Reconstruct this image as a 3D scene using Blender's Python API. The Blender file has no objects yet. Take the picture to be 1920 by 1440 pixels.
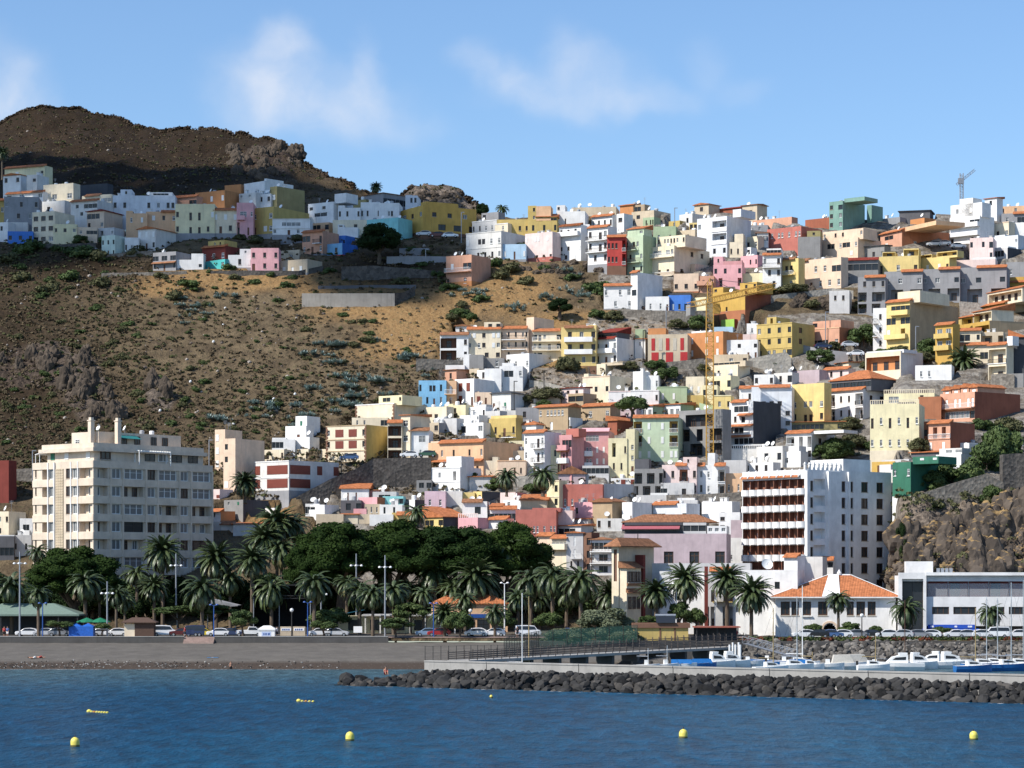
import bpy, math, random
import numpy as np
from mathutils import Vector, Matrix, noise
random.seed(7)
S = bpy.context.scene
COL = S.collection
R = math.radians
                # --- camera, sky, sun
F = 4800.0          # focal length in photo pixels (1920 wide)
HC = 14.0           # camera height above the sea
HOR = 1087.0        # photo row of the horizon
cam_d = bpy.data.cameras.new('camera')
cam = bpy.data.objects.new('camera', cam_d)
COL.objects.link(cam)
cam.location = (0, 0, HC)
cam.rotation_euler = (R(90), 0, 0)
cam_d.sensor_width = 36.0
cam_d.lens = 36.0 * F / 1920.0
cam_d.shift_y = (HOR - 720.0) / 1920.0
cam_d.clip_start = 1.0
cam_d.clip_end = 20000.0
S.camera = cam
S.view_settings.view_transform = 'Standard'
S.view_settings.look = 'None'
S.view_settings.exposure = 0.42
S.view_settings.gamma = 1.0
S.render.resolution_x = 1024
S.render.resolution_y = 768
S.cycles.max_bounces = 5
S.cycles.diffuse_bounces = 3
S.cycles.glossy_bounces = 2
S.cycles.transparent_max_bounces = 6
S.cycles.use_adaptive_sampling = True
SUN_EL = R(44)
SUN_H = Vector((-0.87, -0.493, 0)).normalized()
SUNV = Vector((SUN_H.x * math.cos(SUN_EL), SUN_H.y * math.cos(SUN_EL), math.sin(SUN_EL)))
sd = bpy.data.lights.new('sun', 'SUN')
sd.energy = 4.7
sd.angle = R(0.55)
sd.color = (1.0, 0.945, 0.86)
sun = bpy.data.objects.new('sun', sd)
COL.objects.link(sun)
sun.location = (-300, -200, 500)
sun.rotation_euler = SUNV.to_track_quat('Z', 'Y').to_euler()
W = bpy.data.worlds.new('World')
S.world = W
W.use_nodes = True
def build_world():
 nt = W.node_tree
 N, L = nt.nodes, nt.links
 N.clear()
 out = N.new('ShaderNodeOutputWorld')
 bg = N.new('ShaderNodeBackground')
 sky = N.new('ShaderNodeTexSky')
 sky.sky_type = 'NISHITA'
 sky.sun_disc = False
 sky.sun_elevation = SUN_EL
 sky.sun_rotation = math.atan2(SUN_H.x, SUN_H.y)
 sky.altitude = 0
 sky.air_density = 1.0
 sky.dust_density = 0.35
 sky.ozone_density = 2.2
 bg.inputs['Strength'].default_value = 0.13
 tc = N.new('ShaderNodeTexCoord')
 sep = N.new('ShaderNodeSeparateXYZ')
 L.new(tc.outputs['Generated'], sep.inputs[0])
 def math_n(op, a, b=None, c=None):
  n = N.new('ShaderNodeMath'); n.operation = op
  for i, v in enumerate((a, b, c)):
   if v is None: continue
   if isinstance(v, (int, float)): n.inputs[i].default_value = v
   else: L.new(v, n.inputs[i])
  return n.outputs[0]
 ymax = math_n('MAXIMUM', sep.outputs[1], 0.001)
 u = math_n('DIVIDE', sep.outputs[0], ymax)
 v = math_n('DIVIDE', sep.outputs[2], ymax)
 cmb = N.new('ShaderNodeCombineXYZ')
 L.new(u, cmb.inputs[0]); L.new(v, cmb.inputs[1])
 wn = N.new('ShaderNodeTexNoise'); wn.inputs['Scale'].default_value = 26; wn.inputs['Detail'].default_value = 4
 L.new(cmb.outputs[0], wn.inputs['Vector'])
 wsub = N.new('ShaderNodeVectorMath'); wsub.operation = 'SUBTRACT'; wsub.inputs[1].default_value = (0.5, 0.5, 0.5)
 L.new(wn.outputs['Color'], wsub.inputs[0])
 wsc = N.new('ShaderNodeVectorMath'); wsc.operation = 'SCALE'; wsc.inputs['Scale'].default_value = 0.03
 L.new(wsub.outputs[0], wsc.inputs[0])
 wad = N.new('ShaderNodeVectorMath'); wad.operation = 'ADD'
 L.new(cmb.outputs[0], wad.inputs[0]); L.new(wsc.outputs[0], wad.inputs[1])
 tot = None
 blobs = [(20, 165, 62, 75, .62), (5, 215, 80, 40, .4), (528, 80, 40, 34, .6), (500, 125, 75, 45, .4),
    (560, 180, 120, 52, .55), (680, 140, 32, 55, .5), (640, 210, 110, 45, .35), (480, 200, 70, 40, .35), (700, 245, 100, 25, .25),
    (885, 105, 34, 30, .38), (930, 140, 40, 34, .42), (985, 165, 50, 30, .4), (1060, 120, 50, 44, .4), (1120, 160, 70, 45, .42),
    (1230, 185, 80, 26, .32), (1050, 190, 110, 22, .3), (1330, 115, 40, 40, .22), (1400, 170, 40, 26, .2)]
 for px, py, rx, ry, a in blobs:
  s = N.new('ShaderNodeVectorMath'); s.operation = 'SUBTRACT'
  s.inputs[1].default_value = ((px - 960) / F, (HOR - py) / F, 0)
  L.new(wad.outputs[0], s.inputs[0])
  m = N.new('ShaderNodeVectorMath'); m.operation = 'MULTIPLY'
  m.inputs[1].default_value = (F / (rx * 1.75), F / (ry * 1.75), 0)
  L.new(s.outputs[0], m.inputs[0])
  ln = N.new('ShaderNodeVectorMath'); ln.operation = 'LENGTH'
  L.new(m.outputs[0], ln.inputs[0])
  mr = N.new('ShaderNodeMapRange'); mr.interpolation_type = 'SMOOTHERSTEP'
  mr.inputs['From Min'].default_value = 1.15; mr.inputs['From Max'].default_value = 0.0
  mr.inputs['To Min'].default_value = 0.0; mr.inputs['To Max'].default_value = a * .72
  L.new(ln.outputs['Value'], mr.inputs['Value'])
  tot = mr.outputs[0] if tot is None else math_n('ADD', tot, mr.outputs[0])
 dn = N.new('ShaderNodeTexNoise'); dn.inputs['Scale'].default_value = 55; dn.inputs['Detail'].default_value = 7
 dn.inputs['Roughness'].default_value = 0.55
 L.new(wad.outputs[0], dn.inputs['Vector'])
 dm = N.new('ShaderNodeMapRange'); dm.inputs['From Min'].default_value = 0.3; dm.inputs['From Max'].default_value = 0.72
 dm.inputs['To Min'].default_value = 0.5; dm.inputs['To Max'].default_value = 1.1
 L.new(dn.outputs['Fac'], dm.inputs['Value'])
 fac = math_n('MULTIPLY', tot, dm.outputs[0])
 front = math_n('GREATER_THAN', sep.outputs[1], 0.05)
 fac = math_n('MULTIPLY', fac, front)
 fac = math_n('MINIMUM', fac, 0.75)
 mix = N.new('ShaderNodeMixRGB')
 mix.inputs[2].default_value = (4.6, 4.9, 5.5, 1)
 hue = N.new('ShaderNodeMixRGB'); hue.blend_type = 'MULTIPLY'; hue.inputs[0].default_value = 1; hue.inputs[2].default_value = (.70, .815, .945, 1)
 L.new(sky.outputs[0], hue.inputs[1])
 L.new(fac, mix.inputs[0]); L.new(hue.outputs[0], mix.inputs[1])
 L.new(mix.outputs[0], bg.inputs['Color'])
 L.new(bg.outputs[0], out.inputs['Surface'])
build_world()
                # --- helpers
def tag(o, label=None, cat=None, group=None, kind=None):
 if label: o['label'] = label
 if cat: o['category'] = cat
 if group: o['group'] = group
 if kind: o['kind'] = kind
 return o
def empty(name, loc, rz=0.0):
 o = bpy.data.objects.new(name, None)
 o.empty_display_size = 0.5
 o.location = loc; o.rotation_euler = (0, 0, rz)
 COL.objects.link(o)
 return o
class MB:
 """collects faces with material slots and links them as one mesh object"""
 def __init__(s): s.v = []; s.f = []; s.m = []; s.mats = []
 def mi(s, mat):
  if mat not in s.mats: s.mats.append(mat)
  return s.mats.index(mat)
 def face(s, pts, mat):
  n = len(s.v); s.v.extend([tuple(p) for p in pts]); s.f.append(tuple(range(n, n + len(pts)))); s.m.append(s.mi(mat))
 def box(s, x0, x1, y0, y1, z0, z1, mat, skip=''):
  n = len(s.v); k = s.mi(mat)
  s.v += [(x0,y0,z0),(x1,y0,z0),(x1,y1,z0),(x0,y1,z0),(x0,y0,z1),(x1,y0,z1),(x1,y1,z1),(x0,y1,z1)]
  for nm, q in (('b',(0,3,2,1)),('t',(4,5,6,7)),('f',(0,1,5,4)),('r',(1,2,6,5)),('k',(2,3,7,6)),('l',(3,0,4,7))):
   if nm in skip: continue
   s.f.append(tuple(n + i for i in q)); s.m.append(k)
 def prism(s, poly, axis, a0, a1, mat):
  """extrude a 2-D polygon: axis x: poly is (y,z); axis y: poly is (x,z); axis z: poly is (x,y)"""
  def P(p, t): return {'x': (t, p[0], p[1]), 'y': (p[0], t, p[1]), 'z': (p[0], p[1], t)}[axis]
  n = len(s.v); k = s.mi(mat); m = len(poly)
  s.v += [P(p, a0) for p in poly] + [P(p, a1) for p in poly]
  for i in range(m):
   j = (i + 1) % m
   s.f.append((n + i, n + j, n + m + j, n + m + i)); s.m.append(k)
  s.f.append(tuple(n + i for i in range(m))[::-1]); s.m.append(k)
  s.f.append(tuple(n + m + i for i in range(m))); s.m.append(k)
 def tube(s, pts, rad, mat, seg=6, caps=True):
  """a tube along points with a radius per point"""
  if isinstance(rad, (int, float)): rad = [rad] * len(pts)
  k = s.mi(mat); n = len(s.v); pts = [Vector(p) for p in pts]
  for i, p in enumerate(pts):
   d = (pts[min(i + 1, len(pts) - 1)] - pts[max(i - 1, 0)]).normalized()
   a = d.orthogonal().normalized() if abs(d.z) < .99 else Vector((1, 0, 0))
   b = d.cross(a).normalized(); a = b.cross(d)
   for j in range(seg):
    t = 2 * math.pi * j / seg
    q = p + (a * math.cos(t) + b * math.sin(t)) * rad[i]
    s.v.append(tuple(q))
  for i in range(len(pts) - 1):
   for j in range(seg):
    j2 = (j + 1) % seg
    s.f.append((n + i*seg + j, n + i*seg + j2, n + (i+1)*seg + j2, n + (i+1)*seg + j)); s.m.append(k)
  if caps:
   s.f.append(tuple(n + j for j in range(seg))[::-1]); s.m.append(k)
   e = n + (len(pts) - 1) * seg
   s.f.append(tuple(e + j for j in range(seg))); s.m.append(k)
 def lathe(s, prof, mat, seg=14, c=(0, 0, 0)):
  """revolve (r,z) profile about z"""
  k = s.mi(mat); n = len(s.v)
  for r, z in prof:
   for j in range(seg):
    t = 2 * math.pi * j / seg
    s.v.append((c[0] + r * math.cos(t), c[1] + r * math.sin(t), c[2] + z))
  for i in range(len(prof) - 1):
   for j in range(seg):
    j2 = (j + 1) % seg
    s.f.append((n + i*seg + j, n + i*seg + j2, n + (i+1)*seg + j2, n + (i+1)*seg + j)); s.m.append(k)
  s.f.append(tuple(n + j for j in range(seg))[::-1]); s.m.append(k)
  e = n + (len(prof) - 1) * seg
  s.f.append(tuple(e + j for j in range(seg))); s.m.append(k)
 def mesh(s, name, smooth=False):
  me = bpy.data.meshes.new(name)
  me.from_pydata(s.v, [], s.f)
  for m in s.mats: me.materials.append(m)
  me.polygons.foreach_set('material_index', s.m)
  if smooth: me.polygons.foreach_set('use_smooth', [True] * len(s.f))
  me.update()
  return me
 def build(s, name, parent=None, loc=None, rz=0.0, smooth=False):
  return link(name, s.mesh(name, smooth), parent, loc, rz)
def link(name, me, parent=None, loc=None, rz=0.0, scale=None):
 o = bpy.data.objects.new(name, me)
 COL.objects.link(o)
 if parent is not None: o.parent = parent
 if loc is not None: o.location = loc
 if rz: o.rotation_euler = (0, 0, rz)
 if scale is not None: o.scale = scale
 return o
def children(o): return list(o.children)
def copy_tree(o, parent=None):
 c = o.copy(); COL.objects.link(c)
 if parent is not None: c.parent = parent
 for ch in CH.get(o.name, []): copy_tree(ch, c)
 return c
CH = {}
def reg(root):
 """remember the parts of a thing so that it can be copied"""
 for o in [root] + [c for c in bpy.data.objects if c.parent == root]:
  CH[o.name] = [c for c in bpy.data.objects if c.parent == o]
 return root
                # --- materials
def new_mat(name):
 m = bpy.data.materials.new(name); m.use_nodes = True
 nt = m.node_tree; N = nt.nodes
 b = N['Principled BSDF']
 return m, nt, N, nt.links, b
MC = {}
def plain(name, rgb, rough=0.7, metal=0.0, spec=0.4, var=0.12, scale=3.0):
 key = ('p', name)
 if key in MC: return MC[key]
 m, nt, N, L, b = new_mat(name)
 n = N.new('ShaderNodeTexNoise'); n.inputs['Scale'].default_value = scale; n.inputs['Detail'].default_value = 3
 t = N.new('ShaderNodeTexCoord'); L.new(t.outputs['Object'], n.inputs['Vector'])
 r = N.new('ShaderNodeValToRGB')
 r.color_ramp.elements[0].position = 0.3; r.color_ramp.elements[1].position = 0.7
 r.color_ramp.elements[0].color = tuple(c * (1 - var) for c in rgb) + (1,)
 r.color_ramp.elements[1].color = tuple(min(1, c * (1 + var * .5)) for c in rgb) + (1,)
 L.new(n.outputs['Fac'], r.inputs['Fac']); L.new(r.outputs['Color'], b.inputs['Base Color'])
 b.inputs['Roughness'].default_value = rough; b.inputs['Metallic'].default_value = metal
 b.inputs['Specular IOR Level'].default_value = spec
 MC[key] = m
 return m
def stucco(name, rgb, dirt=0.5):
 key = ('s', name)
 if key in MC: return MC[key]
 m, nt, N, L, b = new_mat('stucco ' + name)
 t = N.new('ShaderNodeTexCoord')
 mp = N.new('ShaderNodeMapping'); mp.inputs['Scale'].default_value = (1.3, 1.3, 0.16)
 L.new(t.outputs['Object'], mp.inputs['Vector'])
 n1 = N.new('ShaderNodeTexNoise'); n1.inputs['Scale'].default_value = 1.4; n1.inputs['Detail'].default_value = 5
 L.new(mp.outputs[0], n1.inputs['Vector'])
 n2 = N.new('ShaderNodeTexNoise'); n2.inputs['Scale'].default_value = 0.35; n2.inputs['Detail'].default_value = 6; n2.inputs['Roughness'].default_value = .65
 L.new(t.outputs['Object'], n2.inputs['Vector'])
 r1 = N.new('ShaderNodeMapRange'); r1.inputs['From Min'].default_value = .52; r1.inputs['From Max'].default_value = .8
 r1.inputs['To Max'].default_value = 0.55 * dirt
 L.new(n1.outputs['Fac'], r1.inputs['Value'])
 mx = N.new('ShaderNodeMixRGB'); mx.inputs[1].default_value = rgb + (1,)
 g = sum(rgb) / 3
 mx.inputs[2].default_value = tuple(c * .5 + g * .12 for c in rgb) + (1,)
 L.new(r1.outputs[0], mx.inputs[0])
 mx2 = N.new('ShaderNodeMixRGB'); mx2.blend_type = 'MULTIPLY'; mx2.inputs[0].default_value = 1
 r2 = N.new('ShaderNodeMapRange'); r2.inputs['From Min'].default_value = .3; r2.inputs['From Max'].default_value = .7
 r2.inputs['To Min'].default_value = .78; r2.inputs['To Max'].default_value = 1.08
 L.new(n2.outputs['Fac'], r2.inputs['Value'])
 L.new(mx.outputs[0], mx2.inputs[1]); L.new(r2.outputs[0], mx2.inputs[2])
 L.new(mx2.outputs[0], b.inputs['Base Color'])
 b.inputs['Roughness'].default_value = 0.92; b.inputs['Specular IOR Level'].default_value = 0.15
 MC[key] = m
 return m
PAL = dict(
 white=(.80,.79,.77), offwhite=(.70,.68,.64), palegrey=(.58,.57,.56), grey=(.30,.30,.31), concrete=(.27,.265,.26), darkgrey=(.13,.13,.14), slate=(.075,.08,.09),
 cream=(.77,.67,.50), paleyellow=(.78,.70,.45), yellow=(.74,.57,.24), mustard=(.55,.41,.15), ochre=(.58,.37,.10), olive=(.34,.29,.14), tan=(.44,.33,.21), beige=(.58,.48,.35),
 sand=(.66,.55,.40), peach=(.72,.46,.28), peachpale=(.76,.58,.43), salmon=(.62,.34,.23), orange=(.58,.26,.11), terracotta=(.42,.17,.09), brick=(.33,.115,.07), brown=(.20,.11,.075),
 red=(.46,.07,.06), redhouse=(.48,.17,.135), darkred=(.20,.05,.04), pink=(.74,.40,.42), rose=(.60,.31,.31), pinkpale=(.78,.62,.58), mauve=(.50,.40,.42), lilac=(.66,.50,.56),
 blue=(.08,.22,.62), skyblue=(.22,.46,.68), paleblue=(.46,.63,.78), aqua=(.28,.62,.62), turquoise=(.10,.50,.48), green=(.38,.47,.30), palegreen=(.50,.59,.42), mint=(.60,.70,.62), darkgreen=(.05,.17,.11), tealgreen=(.20,.33,.28), limegreen=(.34,.55,.12), bluewhite=(.68,.70,.73))
def C(n): return stucco(n, PAL[n], dirt=.5 if n in ('white',) else .85)
def tile_mat(name, rgb):
 key = ('t', name)
 if key in MC: return MC[key]
 m, nt, N, L, b = new_mat('roof tiles ' + name)
 t = N.new('ShaderNodeTexCoord')
 w = N.new('ShaderNodeTexWave'); w.wave_type = 'BANDS'; w.bands_direction = 'X'; w.inputs['Scale'].default_value = 1.1
 w.inputs['Distortion'].default_value = .4; w.inputs['Detail'].default_value = 1
 L.new(t.outputs['Object'], w.inputs['Vector'])
 n = N.new('ShaderNodeTexNoise'); n.inputs['Scale'].default_value = 1.5; n.inputs['Detail'].default_value = 6
 L.new(t.outputs['Object'], n.inputs['Vector'])
 r = N.new('ShaderNodeValToRGB'); e = r.color_ramp.elements
 e[0].position = .3; e[0].color = tuple(c * .62 for c in rgb) + (1,)
 e[1].position = .72; e[1].color = tuple(min(1, c * 1.2) for c in rgb) + (1,)
 L.new(n.outputs['Fac'], r.inputs['Fac'])
 mx = N.new('ShaderNodeMixRGB'); mx.blend_type = 'MULTIPLY'; mx.inputs[0].default_value = .35
 L.new(r.outputs[0], mx.inputs[1]); L.new(w.outputs['Color'], mx.inputs[2])
 L.new(mx.outputs[0], b.inputs['Base Color'])
 bp = N.new('ShaderNodeBump'); bp.inputs['Strength'].default_value = .6; bp.inputs['Distance'].default_value = .08
 L.new(w.outputs['Fac'], bp.inputs['Height']); L.new(bp.outputs[0], b.inputs['Normal'])
 b.inputs['Roughness'].default_value = .88; b.inputs['Specular IOR Level'].default_value = .15
 MC[key] = m
 return m
TILE = tile_mat('terracotta', (.55, .20, .085))
TILEB = tile_mat('weathered', (.36, .17, .09))
TILER = tile_mat('dark red', (.28, .05, .035))
GLASS, _nt, _N, _L, _b = new_mat('window glass')
_b.inputs['Base Color'].default_value = (.022, .026, .032, 1); _b.inputs['Roughness'].default_value = .22; _b.inputs['Specular IOR Level'].default_value = .45
GLASSB, _nt, _N, _L, _b = new_mat('curtained glass')
_b.inputs['Base Color'].default_value = (.13, .14, .145, 1); _b.inputs['Roughness'].default_value = .3
BROWNW = plain('brown wood', (.075, .038, .022), .6)
WHITEP = plain('white paint', (.78, .78, .76), .55, var=.05)
SHUT = plain('white shutter', (.76, .76, .74), .6, var=.05)
DOORB = plain('door wood', (.12, .05, .028), .6)
REDP = plain('red panel', (.42, .03, .03), .5)
BEIGEP = plain('beige panel', (.5, .45, .37), .7)
REDWOOD = plain('red wood shutter', (.19, .045, .028), .6, var=.25, scale=1.2)
RAIL = plain('dark railing', (.03, .028, .026), .5)
STEEL = plain('galvanised steel', (.30, .32, .35), .5, .4)
ROOFG = plain('roof screed', (.40, .37, .33), .95, var=.3, scale=.7)
TANK = plain('water tank', (.32, .33, .35), .5)
GREENSH = plain('green shutter', (.03, .17, .10), .6)
                # --- the lie of the land
PROF = [(1202, 440.5), (1196, 440.6), (1180, 485.), (950, 535.), (640, 622.), (390, 700.)]
CLIFF = [(1202, 432.), (1196, 440.), (1190, 456.), (1088, 463.), (930, 486.), (850, 516.), (640, 618.), (390, 700.)]
def lerp_tab(tab, k):
 if tab[0][0] > tab[-1][0]: tab = tab[::-1]
 if k <= tab[0][0]:
  (a, b), (c, d) = tab[0], tab[1]
  return b + (d - b) * (k - a) / (c - a)
 for (a, b), (c, d) in zip(tab, tab[1:]):
  if k <= c: return b + (d - b) * (k - a) / (c - a)
 (a, b), (c, d) = tab[-2], tab[-1]
 return d + (d - b) * (k - c) / (c - a)
def cliff_w(px):
 t = min(1, max(0, (px - 1640) / 50.0)); return t * t * (3 - 2 * t)
def Yg(px, py):
 """distance of the ground seen at a photo pixel"""
 a = lerp_tab(PROF, py)
 w = cliff_w(px)
 return a if w == 0 else a * (1 - w) + lerp_tab(CLIFF, py) * w
def at(px, py, Y): return Vector(((px - 960) * Y / F, Y, HC - (py - HOR) * Y / F))
def ground_at(px, py): return at(px, py, Yg(px, py))
CREST = [(-300, 262, 1010), (0, 240, 1000), (40, 222, 1000), (80, 206, 1000), (150, 204, 1000), (200, 221, 990), (250, 232, 980), (300, 240, 970), (340, 236, 960), (400, 249, 940),
   (450, 262, 925), (540, 284, 900), (556, 302, 890), (600, 322, 870), (660, 346, 840), (700, 364, 820), (740, 384, 800), (758, 376, 795), (780, 353, 795), (830, 351, 795), (860, 362, 795), (885, 388, 790),
   (905, 404, 760), (960, 410, 715), (1050, 408, 702), (1200, 402, 700), (1400, 402, 700), (1560, 410, 698), (1700, 408, 698), (1920, 400, 700), (2300, 395, 700)]
def crest(px):
 for a, b in zip(CREST, CREST[1:]):
  if a[0] <= px <= b[0]:
   t = (px - a[0]) / (b[0] - a[0])
   return a[1] + (b[1] - a[1]) * t, a[2] + (b[2] - a[2]) * t
 return (CREST[0] if px < 0 else CREST[-1])[1:]
CARVE = []      # house footprints that level the ground
                # --- window, door and roof pieces (shared meshes, one unit wide and high)
def unit_window(name, frame, glass, mull=1, trans=False, fw=.09, sill=None):
 b = MB()
 b.face([(-.5,0,0),(.5,0,0),(.5,0,1),(-.5,0,1)], glass)
 d0, d1 = -.05, .0
 b.box(-.5, -.5+fw, d0, d1, 0, 1, frame); b.box(.5-fw, .5, d0, d1, 0, 1, frame)
 b.box(-.5+fw, .5-fw, d0, d1, 0, fw*.8, frame); b.box(-.5+fw, .5-fw, d0, d1, 1-fw*.8, 1, frame)
 for i in range(mull):
  x = -.5 + (i + 1) / (mull + 1)
  b.box(x-fw*.35, x+fw*.35, d0, d1-.005, fw*.8, 1-fw*.8, frame)
 if trans: b.box(-.5+fw, .5-fw, d0+.005, d1, .62, .62+fw*.6, frame)
 if sill: b.box(-.56, .56, -.28, .02, -.07, -.002, sill)
 return b.mesh(name)
UW = dict(
 w=unit_window('brown window', BROWNW, GLASS, 1, fw=.12, sill=BEIGEP), W=unit_window('large brown window', BROWNW, GLASS, 1, True, fw=.10),
 x=unit_window('white window', WHITEP, GLASS, 1, True, fw=.10, sill=WHITEP),
 t=unit_window('french door', BROWNW, GLASS, 1, True, fw=.12),
 v=unit_window('wide window', BROWNW, GLASS, 2, fw=.06),
 g=unit_window('gallery window', WHITEP, GLASSB, 2, True, fw=.05),
 k=unit_window('dark gallery window', RAIL, GLASS, 1, True, fw=.04),
 y=unit_window('curtained window', WHITEP, GLASSB, 1, fw=.08))
def _panel(name, mat, ribs, rm=None):
 b = MB(); b.box(-.5, .5, -.05, .03, 0, 1, mat)
 for i in range(ribs):
  z = (i + .5) / ribs
  b.box(-.46, .46, -.065, -.05, z - .25/ribs, z + .25/ribs, rm or mat, skip='k')
 return b.mesh(name)
UW['s'] = _panel('white shutter', SHUT, 8)
UW['q'] = _panel('green shutter', GREENSH, 8)
UW['e'] = _panel('red wooden shutter', REDWOOD, 6)
UW['d'] = _panel('wooden door', DOORB, 3)
UW['h'] = _panel('white door', WHITEP, 3)
UW['r'] = _panel('red panel', REDP, 1)
UW['p'] = _panel('beige panel', BEIGEP, 1)
WNAME = dict(w='window', W='window', x='window', t='balcony_door', v='window', g='gallery_window', k='gallery_window', y='window', s='shutter', q='shutter', e='shutter', d='door', h='door', r='panel', p='panel')
WSPEC = dict(w=(.55,1.25,1.3,.95,.2), W=(.75,2.2,2.3,.6,.25), x=(.58,1.35,1.35,.9,.12), t=(.6,1.5,2.1,.02,.2), v=(.8,3.0,1.4,.9,.2), g=(.97,9,1.45,.85,.1), k=(.97,9,1.6,.7,.2), y=(.6,1.5,1.4,.9,.15),
    s=(.6,1.45,1.45,.85,-.02), q=(.5,1.2,1.3,.9,-.02), e=(.9,9,1.9,.6,-.02), d=(.55,1.05,2.1,.02,.15), h=(.55,1.05,2.1,.02,.15), r=(.98,9,9,.05,-.02), p=(.98,9,9,.05,-.02), O=(.94,9,9,.05,1.4), A=(.8,9,9,.05,1.2))
def wall_face(b, P, w, z0, z1, holes, mat, inner=None):
 """a wall of width w between heights z0 and z1 with rectangular recesses; P(u, d, z) gives the point at u along the wall and d behind it"""
 us = sorted({0.0, w} | {h[0] for h in holes} | {h[2] for h in holes})
 zs = sorted({z0, z1} | {h[1] for h in holes} | {h[3] for h in holes})
 for i in range(len(us) - 1):
  for j in range(len(zs) - 1):
   um, zm = (us[i] + us[i+1]) / 2, (zs[j] + zs[j+1]) / 2
   if any(h[0] < um < h[2] and h[1] < zm < h[3] for h in holes): continue
   b.face([P(us[i], 0, zs[j]), P(us[i+1], 0, zs[j]), P(us[i+1], 0, zs[j+1]), P(us[i], 0, zs[j+1])], mat)
 for h in holes:
  u0, a, u1, c, d = h[:5]
  im = h[5] if len(h) > 5 and h[5] else mat
  b.face([P(u0,0,a), P(u0,d,a), P(u0,d,c), P(u0,0,c)], im)
  b.face([P(u1,d,a), P(u1,0,a), P(u1,0,c), P(u1,d,c)], im)
  b.face([P(u0,0,a), P(u1,0,a), P(u1,d,a), P(u0,d,a)], im)
  b.face([P(u0,d,c), P(u1,d,c), P(u1,0,c), P(u0,0,c)], im)
  b.face([P(u0,d,a), P(u1,d,a), P(u1,d,c), P(u0,d,c)], im)
def layout(win, w, z0, z1, jw=1, jh=1):
 """rows of one-letter openings -> list of (kind, u0, z0, u1, z1)"""
 out = []
 if not win: return out
 rows = win.split('|'); n = len(rows); fh = (z1 - z0) / n
 for r, row in enumerate(rows):
  fl = z1 - fh * (r + 1)
  m = len(row); sl = w / max(m, 1)
  i = 0
  while i < m:
   c = row[i]
   j = i + 1
   if c in 'Oe':
    while j < m and row[j] == c: j += 1
   if c != '.' and c in WSPEC:
    fr, mxw, hh, sill, dep = WSPEC[c]
    if c == 'w': fr, mxw, hh = min(.8, fr * jw), mxw * jw, hh * jh
    ww = min(sl * (j - i) * fr, mxw if c not in 'Oe' else 99)
    uc = (i + j) / 2 * sl
    k = min(1.0, fh / 2.9)
    h_ = min(hh * k if hh < 9 else fh * .9, fh * .86); s_ = max(.05, min(sill * k, fh - h_ - .1))
    if c in 'OA': s_, h_ = .12, fh * .82
    if c in 'rp': s_, h_ = .08, fh * .86
    out.append((c, uc - ww/2, fl + s_, uc + ww/2, fl + s_ + h_))
   i = j
 return out
def roof_items(root, n, x0, x1, y0, y1, z, rng):
 for _ in range(n):
  x, y = rng.uniform(x0, x1), rng.uniform(y0, y1)
  t = rng.random()
  if t < .38:
   b = MB(); b.lathe([(.1,0),(.48,.02),(.5,.1),(.5,1.0),(.42,1.12),(.15,1.16)], TANK if rng.random() < .5 else WHITEP, 10)
   b.build('water_tank', root, (x, y, z))
  elif t < .68:
   b = MB(); b.tube([(0,0,0),(0,0,1.0)], .05, STEEL, 5)
   D = Vector((rng.uniform(-.9,.1), -1, .55)).normalized(); a = D.orthogonal().normalized(); c = D.cross(a)
   ring = []
   for rr, off in ((.0,.0),(.3,.05),(.55,.17)):
    ring.append([Vector((0,0,1.15)) + D*off + (a*math.cos(q*.524) + c*math.sin(q*.524))*rr for q in range(12)])
   for i in range(2):
    for q in range(12):
     b.face([ring[i][q], ring[i][(q+1)%12], ring[i+1][(q+1)%12], ring[i+1][q]], WHITEP)
   b.build('satellite_dish', root, (x, y, z))
  elif t < .86:
   b = MB(); b.box(-.35,.35,-.35,.35,0,1.3,C('white')); b.box(-.45,.45,-.45,.45,1.3,1.42,C('offwhite'))
   b.build('chimney', root, (x, y, z))
  else:
   b = MB(); h = rng.uniform(1.8, 3); b.tube([(0,0,0),(0,0,h)], .035, STEEL, 4)
   for k in range(3): b.box(-.5+.1*k,.5-.1*k,-.02,.02,h-.2-.25*k,h-.16-.25*k,STEEL)
   b.build('antenna', root, (x, y, z))
def hip_roof(b, x0, x1, y0, y1, z, h, mat, over=.4, kind='H'):
 x0 -= over; x1 += over; y0 -= over; y1 += over
 w, d = x1 - x0, y1 - y0
 e = .14
 b.box(x0, x1, y0, y1, z, z + e, mat, skip='t')
 z += e
 if kind == 'H':
  r = min(w, d) / 2
  if w >= d: p, q = (x0 + r, (y0+y1)/2, z+h), (x1 - r, (y0+y1)/2, z+h)
  else: p, q = ((x0+x1)/2, y0 + r, z+h), ((x0+x1)/2, y1 - r, z+h)
  A, B, Cc, Dd = (x0,y0,z), (x1,y0,z), (x1,y1,z), (x0,y1,z)
  if w >= d:
   b.face([A, B, q, p], mat); b.face([B, Cc, q], mat); b.face([Cc, Dd, p, q], mat); b.face([Dd, A, p], mat)
  else:
   b.face([A, B, p], mat); b.face([B, Cc, q, p], mat); b.face([Cc, Dd, q], mat); b.face([Dd, A, p, q], mat)
 elif kind == 'G':        # ridge parallel to the front
  b.prism([(y0, z), (y1, z), ((y0+y1)/2, z+h)], 'x', x0, x1, mat)
 elif kind == 'F':        # gable end to the front
  b.prism([(x0, z), (x1, z), ((x0+x1)/2, z+h)], 'y', y0, y1, mat)
 elif kind == 'M':        # one slope rising to the back
  b.prism([(y0, z), (y1, z), (y1, z+h)], 'x', x0, x1, mat)
 elif kind == 'N':        # one slope rising to the left
  b.prism([(x0, z), (x1, z), (x0, z+h)], 'y', y0, y1, mat)
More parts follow.
